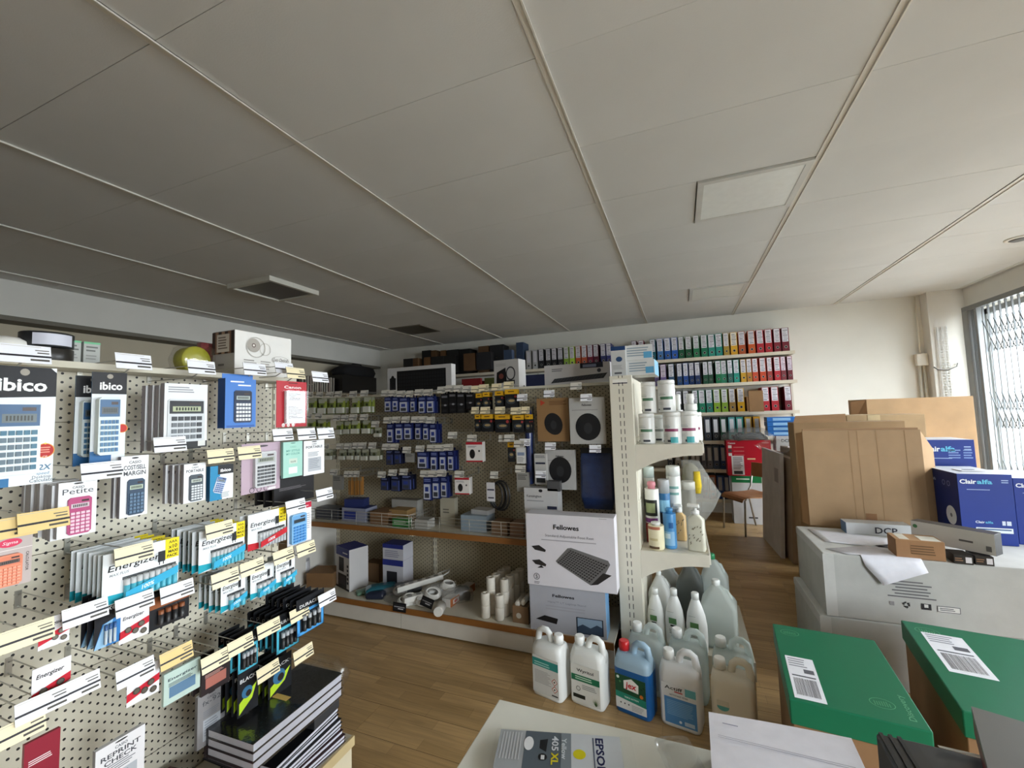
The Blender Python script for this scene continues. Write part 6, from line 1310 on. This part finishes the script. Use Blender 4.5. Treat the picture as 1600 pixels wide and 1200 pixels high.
# green-lidded paper cartons
def green(label, TL, TR, BL, zt, lab):
    a, b, c = PZ(*TL, zt), PZ(*TR, zt), PZ(*BL, zt); an = math.atan2(b.y-a.y, b.x-a.x); w = (b-a).length; dd = (c-a).length
    t = thing('lidded_carton', label, 'carton', (c.x, c.y, 0), math.atan2(a.x-c.x, -(a.y-c.y))+PI if False else an)
    loc = Matrix.Rotation(-an, 3, 'Z') @ (a-c); sh = loc.x/loc.y if loc.y else 0
    MB().box(.008, w-.008, .008, loc.y-.008, .001, zt-.03, '8c6a48').build('body', 'cardboard', t, bevel=.003)
    MB().box(0, w, 0, loc.y, zt-.085, zt, '136a4a').build('lid', 'print', t, bevel=.004)
    s = MB(); x0, y0, x1, y1 = lab; zz = zt+.0006
    s.poly(((x0*w, y0*loc.y, zz), (x1*w, y0*loc.y, zz), (x1*w, y1*loc.y, zz), (x0*w, y1*loc.y, zz)), 'e2e2e8')
    s.M = Matrix.Translation((x0*w, y0*loc.y, zz+.0004)) @ Matrix(((1, 0, 0, 0), (0, 0, 1, 0), (0, -1, 0, 0), (0, 0, 0, 1)))
    W_, H_ = (x1-x0)*w, (y1-y0)*loc.y
    s.lines(W_*.08, W_*.8, H_*.95, 0, 4, H_*.06, '8f8f98'); s.rect(W_*.55, H_*.60, W_*.9, H_*.70, 0, '5a5a62')
    for k in range(22): s.rect(W_*(.12+.035*k), H_*.08, W_*(.12+.035*k)+W_*random.uniform(.008, .022), H_*.46, 0, '4a4a54')
    s.rect(W_*.1, H_*.5, W_*.9, H_*.53, 0, '55555e'); s.build('address_label', 'paper', t)
    s = MB(); s.M = Matrix.Translation((0, 0, zt+.0005)) @ Matrix(((1, 0, 0, 0), (0, 0, 1, 0), (0, -1, 0, 0), (0, 0, 0, 1)))
    for cx, cy in ((.74, .17), (.16, .88)):
        s.ring(cx*w, cy*loc.y, w*.088, w*.094, 0, '5fa07a', 22, .8)
        for k in range(7): s.rect(cx*w-w*.06+w*.018*k, cy*loc.y-w*.04, cx*w-w*.06+w*.018*k+w*.008, cy*loc.y+w*random.uniform(.01, .04), -.0002, '4f946c')
    s.txt('Discovery', w*.93, loc.y*.06, 0, w*.07, '6aa884', 'L', False, rot=PI/2, wid=loc.y*.24)
    s.build('print', 'print', t)
    return t
green('green-lidded paper carton with a white address label near its near corner', (1221, 976), (1383, 1003), (1233, 1092), .45, (.05, .03, .30, .52))
green('green-lidded paper carton cut by the frame, label near its back corner', (1386, 965), (1600, 1000), (1503, 1110), .47, (.10, .38, .40, .86))
# ---------------------------------------------------------------- folding window grille
gx = 3.10
g = thing('folding_grille', 'grey folding lattice security grille in front of the bright window', 'grille', (gx, 0, 0))
MB().box(-.03, .03, 2.2, 6.40, 2.50, 2.55, '74787a').build('top_rail', 'enamel', g); MB().box(-.02, .02, 2.2, 6.40, .0, .02, '74787a').build('floor_rail', 'enamel', g)
bm_ = MB().box(-.008, .008, -.005, .005, .02, 2.50, '6f7477').mesh('bar', 'enamel')
MB().box(-.03, .03, 6.30, 6.40, .02, 2.5, '85898a').build('end_post', 'enamel', g); MB().box(-.02, .02, 6.165, 6.205, .02, 2.5, '7a7e80').build('post', 'enamel', g)
for k in range(5): inst('bar', bm_, g, (0, 6.285-.018*k, 0))
ys = [6.10-.088*k for k in range(44)]
for yy in ys: inst('bar', bm_, g, (0, yy, 0))
zb = [(PX(1552, 548, gx).z, PX(1552, 497, gx).z), (PX(1560, 668, gx).z, PX(1560, 612, gx).z), (.45, .85)]
for zl, zh in zb:
    zm = (zl+zh)/2; hh = (zh-zl)/2
    for sg in (1, -1):
        lm = MB().tube([(0, 0, -hh*sg), (0, -.088*2, hh*sg)], .005, '6a6f72', 5).mesh('lattice_link', 'enamel')
        for k in range(0, len(ys)-2): inst('lattice_link', lm, g, (.012*sg, ys[k], zm))
# perforated strip leaning on the pillar
pf = thing('perforated_strip', 'perforated pale metal strip leaning on the corner pillar', 'metal strip', (2.965, 6.575, 0), rot=(-.004, 0, 0))
s = MB()
for x in (-.05, 0, .042): s.box(x, x+.008, 0, .006, 0.0, 2.38, 'd2d2ce')
k = 0
while k*.032 < 2.36: s.box(-.05, .05, .001, .005, k*.032, k*.032+.012, 'd6d6d2'); k += 1
s.build('strip', 'enamel', pf)
MB().tube([(-.10, .02, 1.90), (-.08, -.02, 1.86), (0, -.035, 1.85), (.09, -.02, 1.89), (.11, .0, 1.93)], .006, '5a5a56', 6).build('cord', 'plastic', pf)
# ================================================================ foreground desk
TZ = .75
dk = thing('counter_desk', 'off-white counter top in front of the camera', 'desk', (0, 0, 0))
p = PZ(780, 1092, TZ); q = PZ(725, 1200, TZ)
MB().box(p.x, .98, .10, p.y, TZ-.03, TZ, 'e2e2d8').build('table_top', 'enamel', dk, bevel=.003)
for x in (p.x+.03, .92):
    for y in (.14, p.y-.06): MB().box(x-.02, x+.02, y-.02, y+.02, 0, TZ-.031, '9a9890').build('leg', 'metal', dk)
FL = Matrix(((1, 0, 0, 0), (0, 0, 1, 0), (0, -1, 0, 0), (0, 0, 0, 1)))   # lay a front-facing drawing on its back
def ink(label, A, Bp, wd, z, second=False, name='ink_cartridge_pack'):
    an = math.atan2(Bp.y-A.y, Bp.x-A.x); ln = (Bp-A).length
    t = thing(name, label, 'ink cartridge', (A.x, A.y, z), an)
    s = MB(); s.M = FL.copy(); h = wd
    s.box(0, ln, 0, .018, -h, 0, '8c9096', front='a9adb2'); y = -.0006
    s.rect(0, -h, ln*.30, 0, y, '9fa3a6'); s.rect(ln*.22, -h, ln*.58, 0, y-.0002, '566068'); s.rect(ln*.52, -h, ln*.64, 0, y-.0004, '7c858c'); s.rect(ln*.60, -h, ln, 0, y-.0006, 'c4c9ce')
    for k in range(7): s.rect(ln*(.03+.025*k), -h*.72, ln*(.03+.025*k)+ln*.011, -h*.06, y-.0006, 'b9bcbf')
    s.disc(ln*.255, -h*.32, ln*.04, y-.0008, 'e2e4e6', 18, h*.17)
    s.poly([(ln*.345, y-.0006, -h*.42), (ln*.40, y-.0006, -h*.50), (ln*.41, y-.0006, -h*.18), (ln*.345, y-.0006, -h*.22)], '1d2024'); s.disc(ln*.375, -h*.62, ln*.036, y-.0006, '17191c', 14); s.rect(ln*.362, -h*.68, ln*.39, -h*.58, y-.0009, 'cfd2d6')
    s.txt('Yellow', ln*.525, -h*.14, y-.0009, ln*.055, 'cfd6dc', 'L', True, rot=-PI/2, wid=h*.50); s.txt('405', ln*.445, -h*.10, y-.0009, ln*.075, 'd8dde2', 'L', True, rot=-PI/2, wid=h*.36); s.txt('XL', ln*.445, -h*.50, y-.0009, ln*.075, 'd2c41c', 'L', .03, rot=-PI/2, wid=h*.28)
    s.disc(ln*.665, -h*.50, ln*.05, y-.0009, 'd2c81a', 20); s.txt('EPSON', ln*.80, -h*.08, y-.0009, ln*.085, '1c2350', 'L', .03, rot=-PI/2, wid=h*.86); s.rect(ln*.775, -h*.92, ln*.785, -h*.08, y-.0009, '5a6478')
    s.build('card', 'print', t)
    s = MB(); s.M = FL.copy(); s.box(-.012, ln*1.10, .006, .020, -h-.012, .012, 'dfe4e6'); s.build('blister_edge', 'blister', t)
    return t
A = PZ(783, 1139, TZ+.02); Bq = PZ(968, 1152, TZ+.02)
ink('printer ink blister pack with a yellow dot lying on the counter', A, Bq, .115, TZ+.0195)
t = thing('film_scrap', 'crumpled shiny film scrap on the counter beside the paper', 'plastic film', PZ(1062, 1190, TZ+.001), .4); MB().loft([(0, 0, .035, .05, .02, 0), (0, 0, .04, .055, .02, .012), (.01, 0, .02, .03, .01, .03)], 'dfe2e2').build('film', 'film', t)
# stack of papers on a dark tray
zp = .842
A, Bq = PZ(1107, 1112, zp), PZ(1331, 1162, zp); an = math.atan2(Bq.y-A.y, Bq.x-A.x); ln = (Bq-A).length
tr = thing('document_tray', 'dark document tray under the white papers', 'tray', (A.x, A.y, TZ), an)
MB().box(.004, ln-.004, -.30, -.004, .001, zp-TZ-.006, '24262a').build('body', 'plastic', tr)
o = MB(); g = []
for j in range(7):
    for i in range(9): u, v = i/8, j/6; g.append(o.pt(ln*u, -.32*v, .004*math.sin(u*3.1)+.010*u*u*(1-v)-.004*v))
for j in range(6):
    for i in range(8): k = j*9+i; o.face((g[k], g[k+1], g[k+10], g[k+9]), 'e6e5ee', True)
o.M = FL.copy()
for zq in (-.075, -.080): o.rect(ln*.06, zq, ln*.94, zq+.0014, -.0068-.0, 'a9a8b4')
o.lines(ln*.1, ln*.22, -.035, -.0068, 1, .006, '8a8aa0')
o = o.build('paper_sheet', 'paper', None, (A.x, A.y, zp), an); tag(o, 'white papers with a ruled line on the dark tray in the foreground', 'paper')
# dark machine and folders at the frame's lower corner
zq = .86
A, Bq = PZ(1368, 1142, zq), PZ(1600, 1192, zq); an = math.atan2(Bq.y-A.y, Bq.x-A.x)
mc = thing('desk_machine', 'dark grey desk machine with a pale rim at the frame corner', 'machine', (A.x, A.y, TZ), an)
s = MB(); s.prism([(0, .001), (.42, .001), (.42, .085), (.30, .098), (.06, .107), (.0, .107)], 0, .22, '34363a'); s.M = Matrix.Identity(4)
o = s.build('body', 'plastic', mc, (0, -.22, 0), bevel=.004)
for k in range(3): MB().box(.004+.014*k, .010+.014*k, -.22, -.001, .107, .110, '202226').build('rib', 'plastic', mc)
s = MB()
for k in range(8): x0, x1 = .09+.038*k, .09+.038*(k+1); f = lambda x: .107-.35*(x-.09)**2+.004; s.poly(((x0, -.004, f(x0)), (x1, -.004, f(x1)), (x1, -.012-.05*(x1-.09), f(x1)+.001), (x0, -.012-.05*(x0-.09), f(x0)+.001)), 'c4c4bc')
s.build('rim', 'plastic', mc)
A = PZ(1540, 1140, .90); t = thing('ring_folder', 'grey folder with a dark red inside at the frame corner', 'folder', (A.x+.09, A.y+.02, TZ+.115), -.35)
MB().box(-.09, .12, -.20, .0, .03, .045, '6c6a66').build('cover', 'print', t); MB().prism([(-.09, 0), (.0, 0), (-.09, .03)], -.19, -.01, '7a2a30').build('lining', 'print', t)
# ---------------------------------------------------------------- notebooks on the base shelf of the cream gondola
bz = .1595
def notebook(label, x0, x1, y0, y1, z, h, rz, cover='16161a', pages='d4d6e2', group=None):
    t = thing('notebook', label, 'notebook', ((x0+x1)/2, (y0+y1)/2, z), rz, group); a, b = (x1-x0)/2, (y1-y0)/2
    MB().box(-a+.004, a-.003, -b+.004, b-.004, .002, h-.002, pages).build('pages', 'paper', t)
    MB().box(-a, a, -b, b, 0, .0018, cover).build('cover', 'print', t); MB().box(-a, a, -b, b, h-.0018, h, cover).build('cover', 'print', t); MB().box(-a-.001, -a+.003, -b, b, 0, h, cover).build('spine', 'print', t)
    return t
z = bz
for k in range(9):
    notebook('thin black notebook in the lower fanned pile, %s from the shelf' % ORD[k], -1.66+.008*k, -1.385+.006*math.sin(k*1.7), 1.06+.006*k, 1.46-.004*k, z, .0155, -.07+.018*k, cover='17171b' if k > 3 else '3a2428', group='fanned notebooks'); z += .0158
zpile = z
for k in range(3):
    notebook('thick black notebook in the film-wrapped pack, %s from its bottom' % ORD[k], -1.60, -1.375, 1.035, 1.44, z+.045+.030*k, .0290, .02, group='film-wrapped notebooks')
t = thing('notebook_block', 'dark block of notebooks supporting the wrapped pack', 'notebook', (-1.53, 1.20, z)); MB().box(-.12, .06, -.14, .02, 0, .0445, '1c1c22').build('pages', 'paper', t); MB().box(-.125, .062, -.142, .022, 0, .002, '111114').build('cover', 'print', t)
t = thing('plastic_film', 'shiny clear film wrapped round the black notebook pack', 'plastic film', (-1.4875, 1.2375, z+.044), .02); MB().box(-.117, .117, -.208, .208, 0, .094, 'dcdee2').build('sleeve', 'film', t); MB().loft([(0, .23, .09, .03, .012, .02), (0, .235, .11, .03, .015, .06), (0, .23, .06, .02, .01, .12)], 'dcdcdc').build('gathered_end', 'film', t)
MB().box(-.05, .04, -.012, .012, .0945, .0952, 'd9b268').build('sticker', 'paper', t)
t = thing('stamp_box', 'small dark grey box on the notebooks at the gondola corner', 'box', (-1.415, 1.36, zpile+.001), .08); MB().box(-.035, .03, -.065, .075, 0, .04, '3c3d40', top='4c4d50').build('box', 'print', t, bevel=.002); s = MB(); s.M = Matrix.Translation((0, 0, .0425)) @ FL @ Matrix.Rotation(PI/2, 4, 'Y'); s.rect(-.05, -.02, .02, .015, 0, 'a2a6a2'); s.lines(-.045, .01, .01, -.0004, 3, .008, '3a3c3c'); s.build('print', 'print', t)
# brochures lying low on the base shelf
for k, (yy, c, lb) in enumerate(((.80, '6a2430', 'dark red folder lying on the base shelf under the pegboard'), (.90, '5c3038', 'brownish red folder lying beside the dark red one'))):
    tag(MB().box(-.13, .12, -.11, .10, 0, .05-.01*k, c, top=c).build('card_folder', 'print', None, (-1.66, yy+.06*k, bz+.001+.052*k), .15*k), lb, 'folder')
tag(MB().box(-.05, .05, -.06, .06, 0, .03, 'c24a7c').build('pink_pad', 'print', None, (-1.46, .95, bz+.001), .2), 'small pink pad on the base shelf', 'pad')
tag(MB().box(-.055, .055, -.09, .09, 0, .02, 'b4b0b4').build('grey_pad', 'print', None, (-1.47, .78, bz+.001), .25), 'pale grey pad on the base shelf', 'pad')
# ---------------------------------------------------------------- on top of the cream gondola
zt = 1.7008
a = PX(366, 590, -1.75); b = PX(455, 590, -1.75); ztop = PX(410, 522, -1.75).z
t = thing('clock_carton', 'white carton with a brown striped end and a round grey dial print', 'carton', (-1.75, a.y, zt), PI/2)
wd = b.y-a.y; hh = ztop-zt
MB().box(0, wd, 0, .14, 0, hh, 'e0ded9', side='a9a4a0', top='cfccc6').build('box', 'print', t, bevel=.002)
s = MB(); y = -.0025
s.ring(wd*.34, hh*.66, wd*.15, wd*.165, y, 'b4b0a8', 24); s.disc(wd*.30, hh*.70, wd*.11, y-.0003, 'a39d94', 20, hh*.16); s.ring(wd*.50, hh*.64, wd*.09, wd*.10, y, 'b9b5ad', 20); s.disc(wd*.30, hh*.70, wd*.035, y-.0006, '6a5a54', 10); s.disc(wd*.30, hh*.70, wd*.018, y-.0009, 'e0dcd4', 8)
s.lines(wd*.14, wd*.36, hh*.36, y, 4, hh*.055, '8f8b86', jag=.4); s.lines(wd*.42, wd*.60, hh*.36, y, 4, hh*.055, 'a09c96', jag=.4); s.ring(wd*.78, hh*.42, wd*.15, wd*.158, y, '8a8680', 24, .42); s.txt('Leo Optical', wd*.78, hh*.39, y, hh*.12, '4a4642', 'C', False, .3, wid=wd*.26); s.build('print', 'print', t)
s = MB(); s.M = Matrix.Rotation(-PI/2, 4, 'Z'); y = -.0025
for k, c in enumerate(('3a2a26', '8a6a54', '2c201c', '9a7c64', '3a2a26', '7c5c4a', '2c201c')): s.rect(-.14+.02*k, hh*.48, -.12+.02*k, hh*.98, y, c)
s.rect(-.11, hh*.52, -.03, hh*.92, y-.0004, 'c9c0b4'); s.lines(-.10, -.04, hh*.86, y-.0008, 5, hh*.06, '6a5c50'); s.lines(-.10, -.05, hh*.26, y, 1, hh*.1, '6c6864'); s.build('end_print', 'print', t)
def on_top(px, py, X): p = PX(px, py, X); return p
p = PX(73, 545, -1.88); t = thing('tape_roll', 'roll of tape with a pale label on top of the gondola', 'tape', (-1.88, p.y, zt+.052)); MB().lathe([(.060, 0), (.062, .002), (.062, .046), (.060, .048)], '1f2124', 24).build('core', 'plastic', t); s = MB(); patch(s, .0628, 40, 130, .006, .042, 'c9cad6', 8); s.build('label', 'print', t)
t2 = thing('tape_roll', 'dark tape roll under the labelled one', 'tape', (-1.88, p.y, zt)); MB().lathe([(.060, 0), (.062, .002), (.062, .048), (.060, .050)], '2a2724', 24).build('core', 'plastic', t2)
for k in range(2):
    p = PX(112+31*k, 570, -1.85); t = thing('eraser_box', 'grey and green card box on the gondola top, %s' % ('beside the tape' if k == 0 else 'farther from the tape'), 'box', (-1.85, p.y, zt), PI/2)
    MB().box(-.022, .022, 0, .06, 0, .085, 'a9aba6', top='6fb88a').build('box', 'print', t, bevel=.001); MB().lines(-.016, .016, .07, -.0015, 2, .012, '6a6c68').lines(-.016, .016, .04, -.0015, 2, .01, '8a8c88').rect(-.0215, .078, .0215, .0845, -.0012, '6fb88a').build('print', 'print', t)
p = PX(298, 560, -1.88); t = thing('ribbon_roll', 'yellow ribbon roll in crackly film on the gondola top', 'ribbon', (-1.87, p.y, zt+.058)); s = MB(); s.M = Matrix.Rotation(PI/2, 4, 'Y') @ Matrix.Rotation(.0, 4, 'X'); s.lathe([(.020, -.03), (.055, -.03), (.057, -.026), (.057, .026), (.055, .03), (.02, .03)], 'a9a62a', 22); s.build('roll', 'plastic', t); MB().loft([(0, 0, .045, .062, .02, -.056), (0, 0, .05, .075, .03, 0), (0, .01, .045, .07, .03, .05), (0, .02, .02, .035, .012, .075)], 'd8d8d2').build('film', 'film', t)
p = PX(14, 545, -1.88); t = thing('desk_lamp_head', 'glossy white dome on top of the gondola at the frame edge', 'lamp', (-1.90, p.y, zt)); MB().lathe([(.035, 0), (.038, .03), (.06, .045), (.055, .065), (.03, .078), (.008, .082)], 'e8e6e0', 20).build('dome', 'plastic', t)
p = PX(320, 540, -2.0); t = thing('red_pouch', 'dark red pouch behind the white carton', 'pouch', (-1.945, PX(327, 550, -1.945).y, zt)); MB().loft([(0, 0, .02, .05, .012, 0), (0, 0, .025, .055, .014, .05), (0, 0, .018, .045, .01, .15)], '8a2230').build('wrap', 'foil', t)
